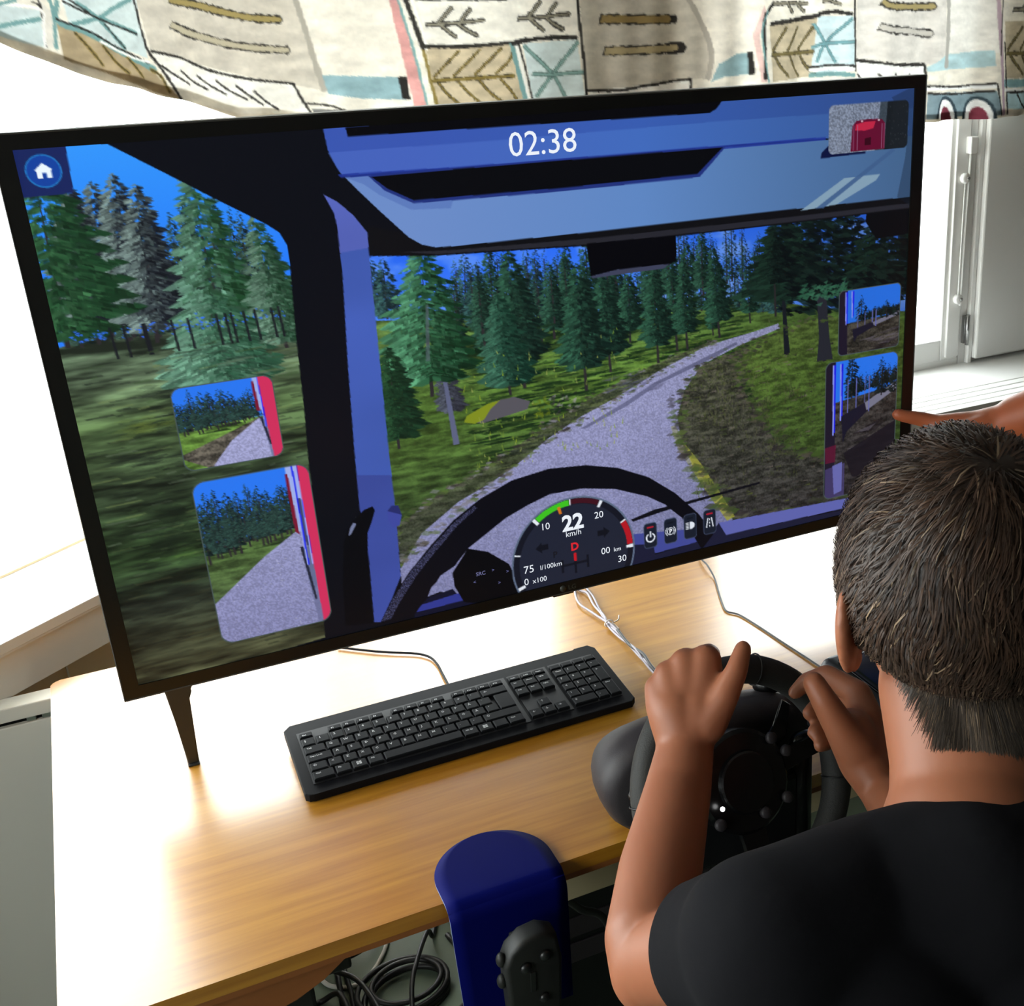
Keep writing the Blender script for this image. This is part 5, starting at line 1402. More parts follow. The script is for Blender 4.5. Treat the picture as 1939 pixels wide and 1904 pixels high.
for c, wd, pts in CUR_LINE:
    P = [Vector((x, y, 0)) for x, y in CV(pts)]
    sp = spline(P, 10) if len(P) > 2 else [P[0].lerp(P[1], t / 10) for t in range(11)]
    n = len(sp)
    up_, dn_ = [], []
    dark = sum(c) < 200
    for i, p in enumerate(sp):
        t = (sp[min(i + 1, n - 1)] - sp[max(i - 1, 0)]).normalized()
        q = Vector((-t.y, t.x, 0)) * wd * PXM * .5 * (1 + random.uniform(-.16, .16) * (1.4 if dark else 1))
        up_.append((p + q)[:2]); dn_.append((p - q)[:2])
    t = (sp[-1] - sp[0]).normalized() * wd * PXM * .3
    fill([(up_[0][0] - t.x, up_[0][1] - t.y)] + up_ + [(sp[-1].x + t.x, sp[-1].y + t.y)] + dn_[::-1], c, .94, None, cur, 1)
nx_, nz_ = 1000, 170
S_ = np.linspace(CS0, CS1, nx_)
hem_s = np.array([p[0] for p in CUR_HEM] + [.12, .3, .6, 1.0, 1.33, 1.41, 1.51, 1.58, 1.98])
hem_z = np.array([p[1] for p in CUR_HEM] + [1.415, 1.372, 1.345, 1.340, 1.340, 1.3395, 1.338, 1.340, 1.338])
HZ = np.interp(S_, hem_s, hem_z) + 0.0012 * np.sin(S_ * 55)
def cloth_xy(s, z, off=0.0):
    """where the hanging cloth is: along the bay, round the bend, along the back wall, with soft folds"""
    bx, by = 0.326, 0.68
    r = 0.07
    k = np.clip((s + r) / (2 * r), 0, 1)
    # blended direction integral: straight, bend, straight
    a = np.where(s < -r, s, np.where(s > r, 0.0, -(r - s) ** 2 / (4 * r)))
    b = s - a
    x = bx + a * 0.7809 + b
    y = by + a * 0.6247
    d = np.clip((1.78 - z) / .42, 0, 1)
    f = d * (0.010 * np.sin(s * 21 + 1.0) + 0.006 * np.sin(s * 47 + .4) + 0.004 * np.sin(s * 90)) * np.interp(s, [-.5, -.1, .6, .9, 1.98], [.5, .6, .8, 1.3, 1.5])
    nxn = np.where(s < 0, 0.62 * np.clip(-s / r, 0, 1), 0.0); nyn = -np.sqrt(1 - nxn ** 2)
    return x + nxn * (f + off), y + nyn * (f + off)
tt = np.linspace(0, 1, nz_)
Zg = CZ1 + (HZ[None, :] - CZ1) * tt[:, None]
Sg = np.broadcast_to(S_[None, :], Zg.shape)
Xg, Yg = cloth_xy(Sg, Zg)
pi = np.clip(((CZ1 - Zg) * PXM).astype(int), 0, ch - 1); pj = np.clip(((Sg - CS0) * PXM).astype(int), 0, cw - 1)
blur = cur.copy()
for dx, dy in ((1, 0), (-1, 0), (0, 1), (0, -1)):
    blur += np.roll(np.roll(cur, dx, 1), dy, 0)
cc = blur[pi, pj] / 5 / 255.0
cc = np.where(cc <= 0.04045, cc / 12.92, ((cc + 0.055) / 1.055) ** 2.4)

M_cloth = bpy.data.materials.new('printed_cotton')
M_cloth.use_nodes = True
nt = M_cloth.node_tree
nt.nodes.clear()
out = nt.nodes.new('ShaderNodeOutputMaterial')
a1 = nt.nodes.new('ShaderNodeAttribute'); a1.attribute_name = 'print'
df = nt.nodes.new('ShaderNodeBsdfDiffuse')
tl = nt.nodes.new('ShaderNodeBsdfTranslucent')
mxs = nt.nodes.new('ShaderNodeMixShader')
mxs.inputs['Fac'].default_value = 0.15
nt.links.new(a1.outputs['Color'], df.inputs['Color'])
nt.links.new(a1.outputs['Color'], tl.inputs['Color'])
nt.links.new(df.outputs[0], mxs.inputs[1]); nt.links.new(tl.outputs[0], mxs.inputs[2])
nt.links.new(mxs.outputs[0], out.inputs['Surface'])
curtain = thing('curtain', 'patterned cream valance curtain hanging across the windows above the television', 'curtain', (0.7, 0.62, 1.34))
org = np.array((0.7, 0.62, 1.34))
link('cloth', grid_mesh('cloth', np.stack([Xg, Yg, Zg], -1) - org, nx_, nz_, cc, 'print', M_cloth), curtain)
# the turned-up hem, a second layer behind the lower edge
hh = 0.016
Zh = HZ[None, :] + hh * (1 - np.linspace(0, 1, 6))[:, None]
Sh = np.broadcast_to(S_[None, :], Zh.shape)
Xh, Yh = cloth_xy(Sh, Zh, -0.0015)
pi = np.clip(((CZ1 - Zh) * PXM).astype(int), 0, ch - 1); pj = np.clip(((Sh - CS0) * PXM).astype(int), 0, cw - 1)
ch_ = cur[pi, pj] / 255.0
ch_ = np.where(ch_ <= 0.04045, ch_ / 12.92, ((ch_ + 0.055) / 1.055) ** 2.4)
link('hem', grid_mesh('hem', np.stack([Xh, Yh, Zh], -1) - org, nx_, 6, ch_, 'print', M_cloth), curtain)
rail = MB().tube([(-.05, .36, 1.755), (.28, .64, 1.755), (.36, .675, 1.755), (2.3, .675, 1.755)], .008, 8)
rail.move(Matrix.Translation(-Vector(org)))
rail.build('curtain_rail', M_white, curtain)
# ------------------------------------------------------------------ keyboard
M_kb = mat('black_keyboard_plastic', srgb(14, 14, 16), 0.6, spec=0.12)
M_key = mat('charcoal_keycap', srgb(18, 19, 21), 0.6, spec=0.12)
M_leg_print = mat('pale_key_print', srgb(185, 185, 185), 0.6)
M_well = mat('keyboard_well', srgb(17, 17, 18), 0.6)
KX, KY, KW, KD = 0.1605, -0.150, 0.4125, 0.1385
kb = thing('keyboard', 'long black keyboard on the table in front of the television', 'keyboard', (KX + KW / 2, KY + KD / 2, 0.74))
kt = math.atan2(0.012, KD)
KM = Matrix.Translation((-KW / 2, -KD / 2, 0.0105)) @ Matrix.Rotation(kt, 4, 'X')    # local u, v, height above the deck
deck = [(0.004, 0), (0.010, -.001), (KW - .006, -.001), (KW, 0.005), (KW, KD - .007), (KW - .007, KD + .003), (KW - .027, KD + .003), (KW - .029, KD - .001), (KW - .072, KD - .001), (KW - .074, KD + .001), (0.008, KD + .001), (0, KD - .007), (0, .004)]
cs = MB()
cs.prism(deck, -0.0085, 0.0015, KM, bevel=0.0012)
cs.build('case', M_kb, kb)
MB().prism([(.004, .002), (KW - .004, .002), (KW - .004, KD - .004), (.004, KD - .004)], -.010, -.004, KM).build('underside', M_well, kb)
well = MB().box((.0125, .016, .0012), (.277, .1185, .0021), mx=KM)
well.box((.2805, .050, .0012), (.334, .1185, .0021), mx=KM)
well.box((.2805, .016, .0012), (.334, .050, .0021), mx=KM)
well.box((.3375, .016, .0012), (.4005, .1185, .0021), mx=KM)
well.build('key_well', M_well, kb)
U, RV, V0 = 0.01722, 0.0166, 0.0175
keycache = {}
def keycap(u, row, w, legend='', h=1.0, tall=1, size=.0052, off=(0, 0)):
    ww, dd = w * U - .0022, (RV * tall - .0022) * h
    k = (round(ww, 5), round(dd, 5), legend, size)
    if k not in keycache:
        b = MB()
        t = .0012
        lo = [(-ww / 2, -dd / 2), (ww / 2, -dd / 2), (ww / 2, dd / 2), (-ww / 2, dd / 2)]
        hi = [(-ww / 2 + t, -dd / 2 + t), (ww / 2 - t, -dd / 2 + t), (ww / 2 - t, dd / 2 - t * .6), (-ww / 2 + t, dd / 2 - t * .6)]
        va = [b.bm.verts.new((x, y, 0)) for x, y in lo]
        vm = [b.bm.verts.new((x, y, .0035)) for x, y in lo]
        vb = [b.bm.verts.new((x, y, .0044)) for x, y in hi]
        for A_, B_ in ((va, vm), (vm, vb)):
            for i in range(4): b.bm.faces.new((A_[i], A_[(i + 1) % 4], B_[(i + 1) % 4], B_[i]))
        b.bm.faces.new(vb)
        if legend == 'WIN':
            for qx in (0, 1):
                for qy in (0, 1):
                    x, y = -.0034 + qx * .0031, -.0022 + qy * .0030
                    f = b.bm.faces.new([b.bm.verts.new(p) for p in ((x, y, .00455), (x + .0027, y, .00455), (x + .0027, y + .0026, .00455), (x, y + .0026, .00455))])
                    f.material_index = 1
        elif legend:
            tm = text_mesh(legend, size, .00012, 'LEFT', 1)
            base_n = len(b.bm.verts)
            vs = [b.bm.verts.new((v.co.x - ww / 2 + .0032, v.co.y + dd / 2 - .0032 - size * .72, .00455)) for v in tm.vertices]
            for p in tm.polygons:
                try:
                    f = b.bm.faces.new([vs[i] for i in p.vertices]); f.material_index = 1
                except ValueError: pass
            bpy.data.meshes.remove(tm)
        me = bpy.data.meshes.new('key')
        b.bm.normal_update()
        b.bm.to_mesh(me); b.bm.free()
        me.materials.append(M_key); me.materials.append(M_leg_print)
        keycache[k] = me
    o = link('key', keycache[k], kb)
    o.matrix_local = KM @ Matrix.Translation((.0135 + u * U + w * U / 2, V0 + row * RV + RV * (tall - 1) / 2 + RV / 2 - (1 - h) * RV * .3, .0018))
F = .58
keycap(0, 5, 1, 'Esc', F, size=.0036)
for i in range(12):
    keycap(2 + i + (.5 if i > 3 else 0) + (.5 if i > 7 else 0), 5, 1, 'F%d' % (i + 1), F, size=.0036)
for i, s in enumerate(('PrtSc', 'ScrLk', 'Pause')): keycap(15.4 + i, 5, 1, s, F, size=.0028)
for i, s in enumerate(('§', '1', '2', '3', '4', '5', '6', '7', '8', '9', '0', '+', '´')): keycap(i, 4, 1, s)
keycap(13, 4, 2, '←')
keycap(0, 3, 1.5, 'Tab', size=.0038)
for i, s in enumerate('QWERTYUIOPÅ¨'): keycap(1.5 + i, 3, 1, s)
keycap(13.7, 2, 1.3, '', tall=2)
keycap(0, 2, 1.75, 'Caps Lock', size=.0034)
for i, s in enumerate("ASDFGHJKLÖÄ'"): keycap(1.75 + i, 2, .98, s)
keycap(0, 1, 1.25, '⇧')
for i, s in enumerate('<ZXCVBNM,.-'): keycap(1.25 + i, 1, 1, s)
keycap(12.25, 1, 2.75, '⇧')
for u, w, s in ((0, 1.5, 'Ctrl'), (1.5, 1.1, 'Fn'), (2.6, 1.1, 'WIN'), (3.7, 1.1, 'Alt'), (4.8, 5.6, ''), (10.4, 1.15, 'Alt Gr'), (11.55, 1.1, 'WIN'), (12.65, 1.1, ''), (13.75, 1.25, 'Ctrl')):
    keycap(u, 0, w, s, size=.0036)
for r_, row in ((4, ('Ins', 'Home', 'PgUp')), (3, ('Del', 'End', 'PgDn'))):
    for i, s in enumerate(row): keycap(15.4 + i, r_, 1, s, size=.003)
keycap(16.4, 1, 1, '↑')
for i, s in enumerate('←↓→'): keycap(15.4 + i, 0, 1, s)
for i, s in enumerate(('Num', '/', '*', '-')): keycap(18.75 + i * .95, 4, .95, s, size=.0036 if i == 0 else .0052)
for r_, row in ((3, '789'), (2, '456'), (1, '123')):
    for i, s in enumerate(row): keycap(18.75 + i * .95, r_, .95, s)
keycap(21.6, 2, .95, '+', tall=2)
keycap(18.75, 0, 1.9, '0'); keycap(20.65, 0, .95, ','); keycap(21.6, 0, .95, 'Enter', tall=2, size=.003)
for i in range(4): keycap(18.75 + i * .95, 5, .95, '', F)
MB().tube(spline([(0.3735, -0.022, 0.752), (0.3755, 0.000, 0.746), (0.3788, 0.0528, 0.7432), (0.3800, 0.0829, 0.7432), (0.3758, 0.1075, 0.7432), (0.3609, 0.1265, 0.7432), (0.3324, 0.1465, 0.7432), (0.3074, 0.1663, 0.7432), (0.27, 0.20, 0.7432)], 8), .0017, 8).move(Matrix.Translation((-KX - KW / 2, -KY - KD / 2, -.74))).build('cable', M_kb, kb)

# ------------------------------------------------------------------ cables on the table
M_cable_grey = mat('grey_violet_cable', srgb(150, 142, 152), 0.4)
M_cable_black = mat('black_cable', srgb(24, 23, 22), 0.5)
M_cable_white = mat('white_cable', srgb(214, 212, 204), 0.45)
M_tie = mat('white_twist_tie', srgb(226, 220, 214), 0.5)
cbn = thing('cable_bundle', 'grey cables tied together with a white twist tie below the television', 'cable', (0.63, 0.05, 0.74))
bm_ = Matrix.Translation((-0.63, -0.05, -0.74))
paths = (
    ([(0.642, 0.090, 0.86), (0.640, 0.15, 0.80), (0.6369, 0.2011, 0.7462), (0.6243, 0.175, 0.7455), (0.6182, 0.144, 0.7455), (0.6231, 0.1114, 0.7455), (0.6279, 0.0742, 0.747), (0.6299, 0.0507, 0.7495), (0.6306, 0.0071, 0.7455), (0.6269, -0.0439, 0.747), (0.6285, -0.09, 0.745), (0.632, -0.14, 0.745)], M_cable_grey, .0018),
    ([(0.648, 0.092, 0.86), (0.642, 0.15, 0.79), (0.6369, 0.1926, 0.7458), (0.6424, 0.1725, 0.7455), (0.6353, 0.1318, 0.7455), (0.6326, 0.0981, 0.747), (0.6286, 0.0663, 0.7455), (0.6286, 0.026, 0.7485), (0.63, -0.0204, 0.7455), (0.6281, -0.0661, 0.7485), (0.6305, -0.105, 0.7455), (0.637, -0.15, 0.745)], M_cable_grey, .0018),
    ([(0.654, 0.092, 0.86), (0.654, 0.16, 0.79), (0.6525, 0.205, 0.7455), (0.6451, 0.1544, 0.7455), (0.6367, 0.1132, 0.7458), (0.6300, 0.0772, 0.7505), (0.626, 0.0567, 0.747), (0.6268, 0.02, 0.7455), (0.6282, -0.03, 0.751), (0.6262, -0.072, 0.746), (0.6255, -0.13, 0.745)], M_cable_grey, .0018),
    ([(0.6285, 0.03, 0.7525), (0.6272, -0.015, 0.7495), (0.6305, -0.05, 0.752), (0.6275, -0.085, 0.7495), (0.630, -0.14, 0.7455)], M_cable_black, .0022),
)
for p, m_, r_ in paths:
    MB().tube(spline(p, 8), r_, 8).move(bm_).build('cord', m_, cbn)
tie = MB().tube([(0.6232 + .0055 + .0065 * math.cos(a), 0.0600, 0.7485 + .0052 * math.sin(a)) for a in np.linspace(0, 2 * PI, 14)[:-1]], .0012, 6, closed=True)
tie.tube(spline([(0.634, 0.0600, 0.749), (0.6416, 0.0649, 0.7462), (0.648, 0.070, 0.7455), (0.6524, 0.0776, 0.7475)], 6), .0010, 6)
tie.tube(spline([(0.634, 0.0595, 0.748), (0.6363, 0.052, 0.7455), (0.6362, 0.0421, 0.7455)], 6), .0010, 6)
tie.move(bm_).build('twist_tie', M_tie, cbn)
cd = MB().tube(spline([(0.868, 0.092, 0.86), (0.866, 0.17, 0.79), (0.8554, 0.207, 0.747), (0.8445, 0.1601, 0.7475), (0.8363, 0.1226, 0.7428), (0.8179, 0.076, 0.7418), (0.8019, 0.0328, 0.7418), (0.7998, 0.0164, 0.7418), (0.8095, -0.0009, 0.7418), (0.8152, -0.0438, 0.7418), (0.8205, -0.106, 0.7418), (0.827, -0.1753, 0.7418), (0.8297, -0.225, 0.7418)], 8), .0014, 8)
tag(cd.build('thin_cord', M_cable_black), 'thin dark cord crossing the bare wood right of the tied cables', 'cable')

# black box behind the right hand
M_blackplastic = mat('black_plastic', srgb(19, 20, 20), 0.38, spec=0.5)
M_gloss = mat('glossy_black', srgb(9, 9, 10), 0.26, spec=0.45)
M_softgrey = mat('soft_dark_grey_plastic', srgb(46, 42, 44), 0.5, spec=0.35, bump=0.15, scale=900)
M_rubber = mat('dark_grey_grip', srgb(44, 44, 42), 0.62, spec=0.3, bump=0.3, scale=700)
cbx = thing('control_box', 'black rounded box on the table just beyond the right hand', 'device', (0.862, -0.315, 0.74))
q = MB().box((-.072, -.085, .006), (.072, .085, .052), .016, 4, smooth=True)
q.build('body', M_blackplastic, cbx)
MB().box((-.058, -.07, .050), (.058, .06, .0575), .006, 3, smooth=True).build('raised_lid', M_gloss, cbx)
MB().lathe([(0, 0), (.011, 0), (.011, .008), (.008, .012), (0, .0125)], 16, Matrix.Translation((.02, -.074, .047))).build('knob', M_softgrey, cbx)
for x in (-.055, .055):
    for y in (-.068, .068): MB().lathe([(0, 0), (.008, 0), (.008, .008), (0, .008)], 12, Matrix.Translation((x, y, 0))).build('foot', M_rubber, cbx)

# dark computer case, added to darken the space under the table
pcx = thing('added_computer_case', 'black computer case added to darken the floor under the pale table rail', 'computer', (.64, .12, 0))
M_case = mat('black_case_paint', srgb(24, 24, 25), 0.55, spec=.3)
MB().box((-.20, -.17, .012), (.20, .20, .42), .004).build('case', M_case, pcx)
MB().box((-.198, -.178, .016), (.198, -.169, .416), .003).build('front_panel', M_blackplastic, pcx)
for z in (.33, .285): MB().box((-.19, -.181, z), (.08, -.177, z + .034), .0015).build('drive_bay', M_softgrey, pcx)
MB().lathe([(0, 0), (.009, 0), (.009, .003), (0, .003)], 16, at((.14, -.178, .36), (1, 0, 0), (0, 0, 1), (0, -1, 0))).build('power_button', M_softgrey, pcx)
for x in (-.16, .16):
    for y in (-.13, .16): MB().box((x - .02, y - .015, 0), (x + .02, y + .015, .013), .002).build('foot', M_rubber, pcx)
# ------------------------------------------------------------------ steering wheel with its base
wh = thing('steering_wheel', 'black gaming steering wheel clamped to the table front and held by the driver', 'steering wheel', (0.560, -0.36, 0.74))
WO = Matrix.Translation((-0.560, 0.36, -0.74))
yaw, tilt = math.radians(5), math.radians(24)
ux = Vector((math.cos(yaw), math.sin(yaw), 0)); fw = Vector((-math.sin(yaw), math.cos(yaw), 0)); up = Vector((0, 0, 1))
uz = up * math.cos(tilt) + fw * math.sin(tilt)
un = up * math.sin(tilt) - fw * math.cos(tilt)                 # towards the driver
WC = Vector((0.558, -0.45, 0.8185))
WM = WO @ at(WC, ux, uz, un)                                     # local x right, y up the wheel, z to the driver
R0, r0 = 0.115, 0.0152
ring = MB()
pts = []
for k in range(72):
    a = 2 * PI * k / 72
    pts.append((R0 * math.cos(a), R0 * math.sin(a), 0))
rad = [r0 * (1.0 + .07 * max(0, math.cos(3 * (2 * PI * k / 72) + .6)) ** 3) for k in range(72)]
ring.tube(pts, rad, 16, closed=True).move(WM)
ring.build('rim', M_rubber, wh)
for a in (17, 68, 112, 172, 196, 344):
    a = math.radians(a)
    c = Vector((R0 * math.cos(a), R0 * math.sin(a), 0)); d1 = Vector((math.cos(a), math.sin(a), 0))
    MB().tube([c + d1 * (r0 + .0012) * math.cos(b) + Vector((0, 0, 1)) * (r0 + .0012) * math.sin(b) for b in np.linspace(0, 2 * PI, 20)[:-1]], .0009, 5, closed=True).move(WM).build('grip_seam', M_blackplastic, wh)
for a, w0, w1 in ((4, .020, .030), (176, .020, .030), (270, .026, .036)):
    sp_ = MB().prism([(.03, -w1 / 2), (.075, -w0 / 2), (R0 - .002, -w0 / 2), (R0 - .002, w0 / 2), (.075, w0 / 2), (.03, w1 / 2)], -.014, -.006, WM @ Matrix.Rotation(math.radians(a), 4, 'Z'), bevel=.002)
    sp_.build('spoke', M_gloss, wh)
hub = MB().lathe([(0, -.028), (.046, -.028), (.054, -.018), (.054, -.003), (.050, .001), (.033, .002), (.032, .006), (.030, .0075), (0, .0085)], 40, WM, smooth=False)
hub.build('hub', M_gloss, wh)
for x, y, c in ((-.040, .034, M_softgrey), (-.054, .016, M_softgrey), (.040, .034, M_softgrey), (.054, .016, M_softgrey), (-.042, -.030, M_softgrey), (.042, -.030, M_softgrey), (.012, -.036, M_softgrey)):
    MB().lathe([(0, 0), (.0062, 0), (.0062, .004), (.0045, .0055), (0, .006)], 14, WM @ Matrix.Translation((x, y, .003))).build('button', c, wh)
MB().lathe([(0, 0), (.0024, 0), (.0024, .0014), (.0012, .0022), (0, .0024)], 12, WM @ Matrix.Translation((-.038, -.014, .009))).build('white_spot', emit('white_spot_glow', (1, 1, 1, 1), 6.0), wh)  # small white spot on the hub, set to glow
for s in (-1, 1):
    pd = MB().prism([(s * .050, .006), (s * .078, .022), (s * .092, .052), (s * .084, .060), (s * .066, .036), (s * .046, .022)][::s], -.030, -.026, WM, bevel=.001)
    pd.build('paddle', M_gloss, wh)
shaft = MB().tube([WC - un * .025, WC - un * .115], .034, 24).move(WO)
shaft.build('shaft', M_blackplastic, wh)
# base: sections from front to back
def section(y, s, top, lowz=.7405):
    h = top - lowz
    P = [(-.104, 0), (-.121, .16), (-.133, .44), (-.131, .64), (-.116, .84), (-.086, .96), (-.03, 1.0), (.03, 1.0), (.086, .96), (.116, .84), (.131, .64), (.133, .44), (.121, .16), (.104, 0)]
    return [Vector((.560 + x * s, y, lowz + t * h)) for x, t in P]
secs = [section(-.392, .86, .845), section(-.384, .96, .858), section(-.365, 1.0, .862), section(-.33, .95, .850), section(-.29, .82, .822), section(-.25, .66, .792), section(-.235, .56, .772)]
bb = MB()
rings = [[bb.bm.verts.new(p) for p in s] for s in secs]
for a, b in zip(rings, rings[1:]):
    for i in range(len(a)):
        f = bb.bm.faces.new((a[i], a[(i + 1) % len(a)], b[(i + 1) % len(a)], b[i])); f.smooth = True
bb.bm.faces.new(rings[0][::-1]); bb.bm.faces.new(rings[-1])
bb.move(WO)
bo = bb.build('base', M_softgrey, wh)
sd = bo.modifiers.new('round', 'SUBSURF'); sd.levels = 1; sd.render_levels = 1
MB().lathe([(0, 0), (.0165, 0), (.0175, .006), (.015, .014), (.008, .018), (0, .0185)], 24, WO @ Matrix.Translation((.648, -.345, .850))).build('knob', M_gloss, wh)
for x in (.462, .655):
    cl = MB().tube([(x, -.408, .808), (x, -.408, .69)], .0105, 14)
    cl.box((x - .012, -.402, .698), (x + .012, -.340, .708), .002)
    cl.move(WO).build('clamp', M_blackplastic, wh)
    MB().ellipsoid((x - .002, -.412, .816), (.0165, .012, .011)).move(WO).build('clamp_knob', M_gloss, wh)
tk = MB()
for k in range(5):
    tk.box((.586 + k * .0055, -.331, .8625), (.589 + k * .0055, -.3245, .8640))
tk.move(WO).build('vent_marks', M_gap, wh)

MB().box((.472, -.412, .688), (.650, -.392, .775), .006, 3).move(WO).build('clamp_block', M_blackplastic, wh)
MB().box((.480, -.400, .694), (.642, -.330, .712), .003).move(WO).build('clamp_jaw', M_blackplastic, wh)

# ------------------------------------------------------------------ blue bracket and the small controller before it
M_blue = mat('blue_enamel', srgb(3, 9, 84), 0.6, spec=0.06, var=0.06, scale=20)
M_blue_edge = mat('lit_bracket_edge', srgb(120, 130, 165), 0.4)  # paler edge faces: the lit rim of the plate put into the colour
br = thing('blue_bracket', 'blue bent metal plate with rounded end hooked over the table front edge', 'bracket', (0.311, -0.40, 0.74))
BO = Matrix.Translation((-0.311, 0.40, -0.74))
bc_ = MB()
prof = []                                                   # centre line of the bent plate: y, z
for t in np.linspace(0, 1, 22): prof.append((-.300 - .088 * t ** 1.8, .7432))
for a in np.linspace(90, 180, 9)[1:]:
    prof.append((-.388 + .016 * math.cos(math.radians(a)), .7272 + .016 * math.sin(math.radians(a))))
for z in np.linspace(.72, .585, 8): prof.append((-.404, z))
th_ = .0024
rows = []
for i, (y, z) in enumerate(prof):
    L_ = (prof[min(i + 1, len(prof) - 1)][0] - prof[max(i - 1, 0)][0], prof[min(i + 1, len(prof) - 1)][1] - prof[max(i - 1, 0)][1])
    l = math.hypot(*L_); nrm = (L_[1] / l, -L_[0] / l)
    d = min(1.0, (-.300 - y) / .062) if z > .742 else 1.0
    hw = .0615 * math.sqrt(max(0.0, 1 - (1 - d) ** 2)) if d < 1 else .0615
    hw = max(hw, .006)
    hw -= .0035 * max(0, (.72 - z) / .135)
    sk = .004 * ((y + .30) / -.09) * -0 
    rows.append([(.311 - hw, y, z, nrm), (.311 + hw, y, z, nrm)])
top_, bot_ = [], []
for (a, b) in rows:
    n_ = 9
    top_.append([bc_.bm.verts.new((a[0] + (b[0] - a[0]) * t / n_, a[1] - a[3][0] * th_ * .5, a[2] + abs(a[3][1]) * th_ * .5)) for t in range(n_ + 1)])
    bot_.append([bc_.bm.verts.new((a[0] + (b[0] - a[0]) * t / n_, a[1] + a[3][0] * th_ * .5, a[2] - abs(a[3][1]) * th_ * .5)) for t in range(n_ + 1)])
for i in range(len(rows) - 1):
    for t in range(9):
        f = bc_.bm.faces.new((top_[i][t], top_[i][t + 1], top_[i + 1][t + 1], top_[i + 1][t])); f.smooth = True
        f = bc_.bm.faces.new((bot_[i][t + 1], bot_[i][t], bot_[i + 1][t], bot_[i + 1][t + 1])); f.smooth = True
    for t, w in ((0, 1), (9, -1)):
        f = bc_.bm.faces.new((top_[i][t], top_[i + 1][t], bot_[i + 1][t], bot_[i][t])); f.material_index = 1
for i in (0, len(rows) - 1):
    for t in range(9):
        f = bc_.bm.faces.new((top_[i][t], top_[i][t + 1], bot_[i][t + 1], bot_[i][t])); f.material_index = 1
bc_.move(BO)
bc_.build('bent_plate', [M_blue, M_blue_edge], br)
clp = MB().box((.286, -.396, .700), (.336, -.350, .704), .001).tube([(.311, -.37, .68), (.311, -.37, .7145)], .005, 10)
clp.box((.286, -.4025, .690), (.336, -.396, .71), .001)
clp.move(BO).build('clamp_screw', M_blackplastic, br)

M_ctrl = mat('charcoal_controller', srgb(30, 31, 29), 0.5, spec=0.3)
ct = thing('controller', 'small dark grey controller with round buttons fixed before the blue plate', 'controller', (0.306, -0.43, 0.66))
CO = Matrix.Translation((0.0, 0, 0))
cm = at((0.004, -.018, .0), (1, .0, 0), (.05, .0, 1), (0, -1, 0))
body = MB().prism([(-.020, -.075), (.028, -.075), (.031, .035), (.026, .064), (.010, .073), (-.008, .071), (-.022, .060), (-.028, .045)], -.012, .014, cm, bevel=.005, seg=3, smooth=True)
body.build('shell', M_ctrl, ct)
MB().box((-.012, -.055, -.0245), (.014, .055, -.0115), .002, mx=cm).build('mount_plate', M_blackplastic, ct)
for x, y, r_ in ((-.008, .040, .0062), (.012, .047, .0062), (.010, -.004, .0056), (-.012, -.030, .005)):
    MB().lathe([(0, 0), (r_, 0), (r_ * .9, .003), (r_ * .5, .0048), (0, .005)], 14, cm @ Matrix.Translation((x, y, .0135))).build('button', M_blackplastic, ct)
for y in (.048, .022):
    MB().ellipsoid((-.0285, y, .001), (.005, .008, .006)).move(cm).build('side_button', M_ctrl, ct)
MB().box((-.004, .008, .0135), (.002, .032, .0155), .0008, mx=cm).build('slider', M_blackplastic, ct)

# ------------------------------------------------------------------ cables on the floor
def floor_cable(name, pts, r_, m_, label, closed=False, group=None):
    o = MB().tube(pts if closed else spline(pts, 8), r_, 8, closed=closed).build(name, m_)
    return tag(o, label, 'cable', group)
floor_cable('white_cable', [(0.20, 0.46, 0.0042), (0.1815, 0.43, 0.0042), (0.1800, 0.4074, 0.0042), (0.1913, 0.3786, 0.0042), (0.2196, 0.3603, 0.0042), (0.2478, 0.3617, 0.0042), (0.278, 0.3895, 0.0042), (0.3055, 0.4339, 0.0042), (0.3098, 0.48, 0.0042), (0.29, 0.55, .0042)], .004, M_cable_white, 'loop of white cable lying on the green floor under the table')
def wavy(c, rx, ry, n, z0, turns=1.0, ph=0.0):
    return [(c[0] + rx * math.cos(ph + 2 * PI * turns * k / n), c[1] + ry * math.sin(ph + 2 * PI * turns * k / n), z0) for k in range(n)]
coil = MB()
for k, (dx, dy, sx_, sy_) in enumerate(((0, 0, .072, .058), (.006, -.004, .066, .052), (-.004, .004, .078, .062), (.003, .002, .060, .048))):
    coil.tube([(0.306 + dx + sx_ * math.cos(a), 0.297 + dy + sy_ * math.sin(a), .0052 + .0076 * k) for a in np.linspace(0, 2 * PI, 40)[:-1]], .0050, 8, closed=True)
tag(coil.build('cable_coil', M_cable_black), 'thick black cable wound into a coil on the floor', 'cable')
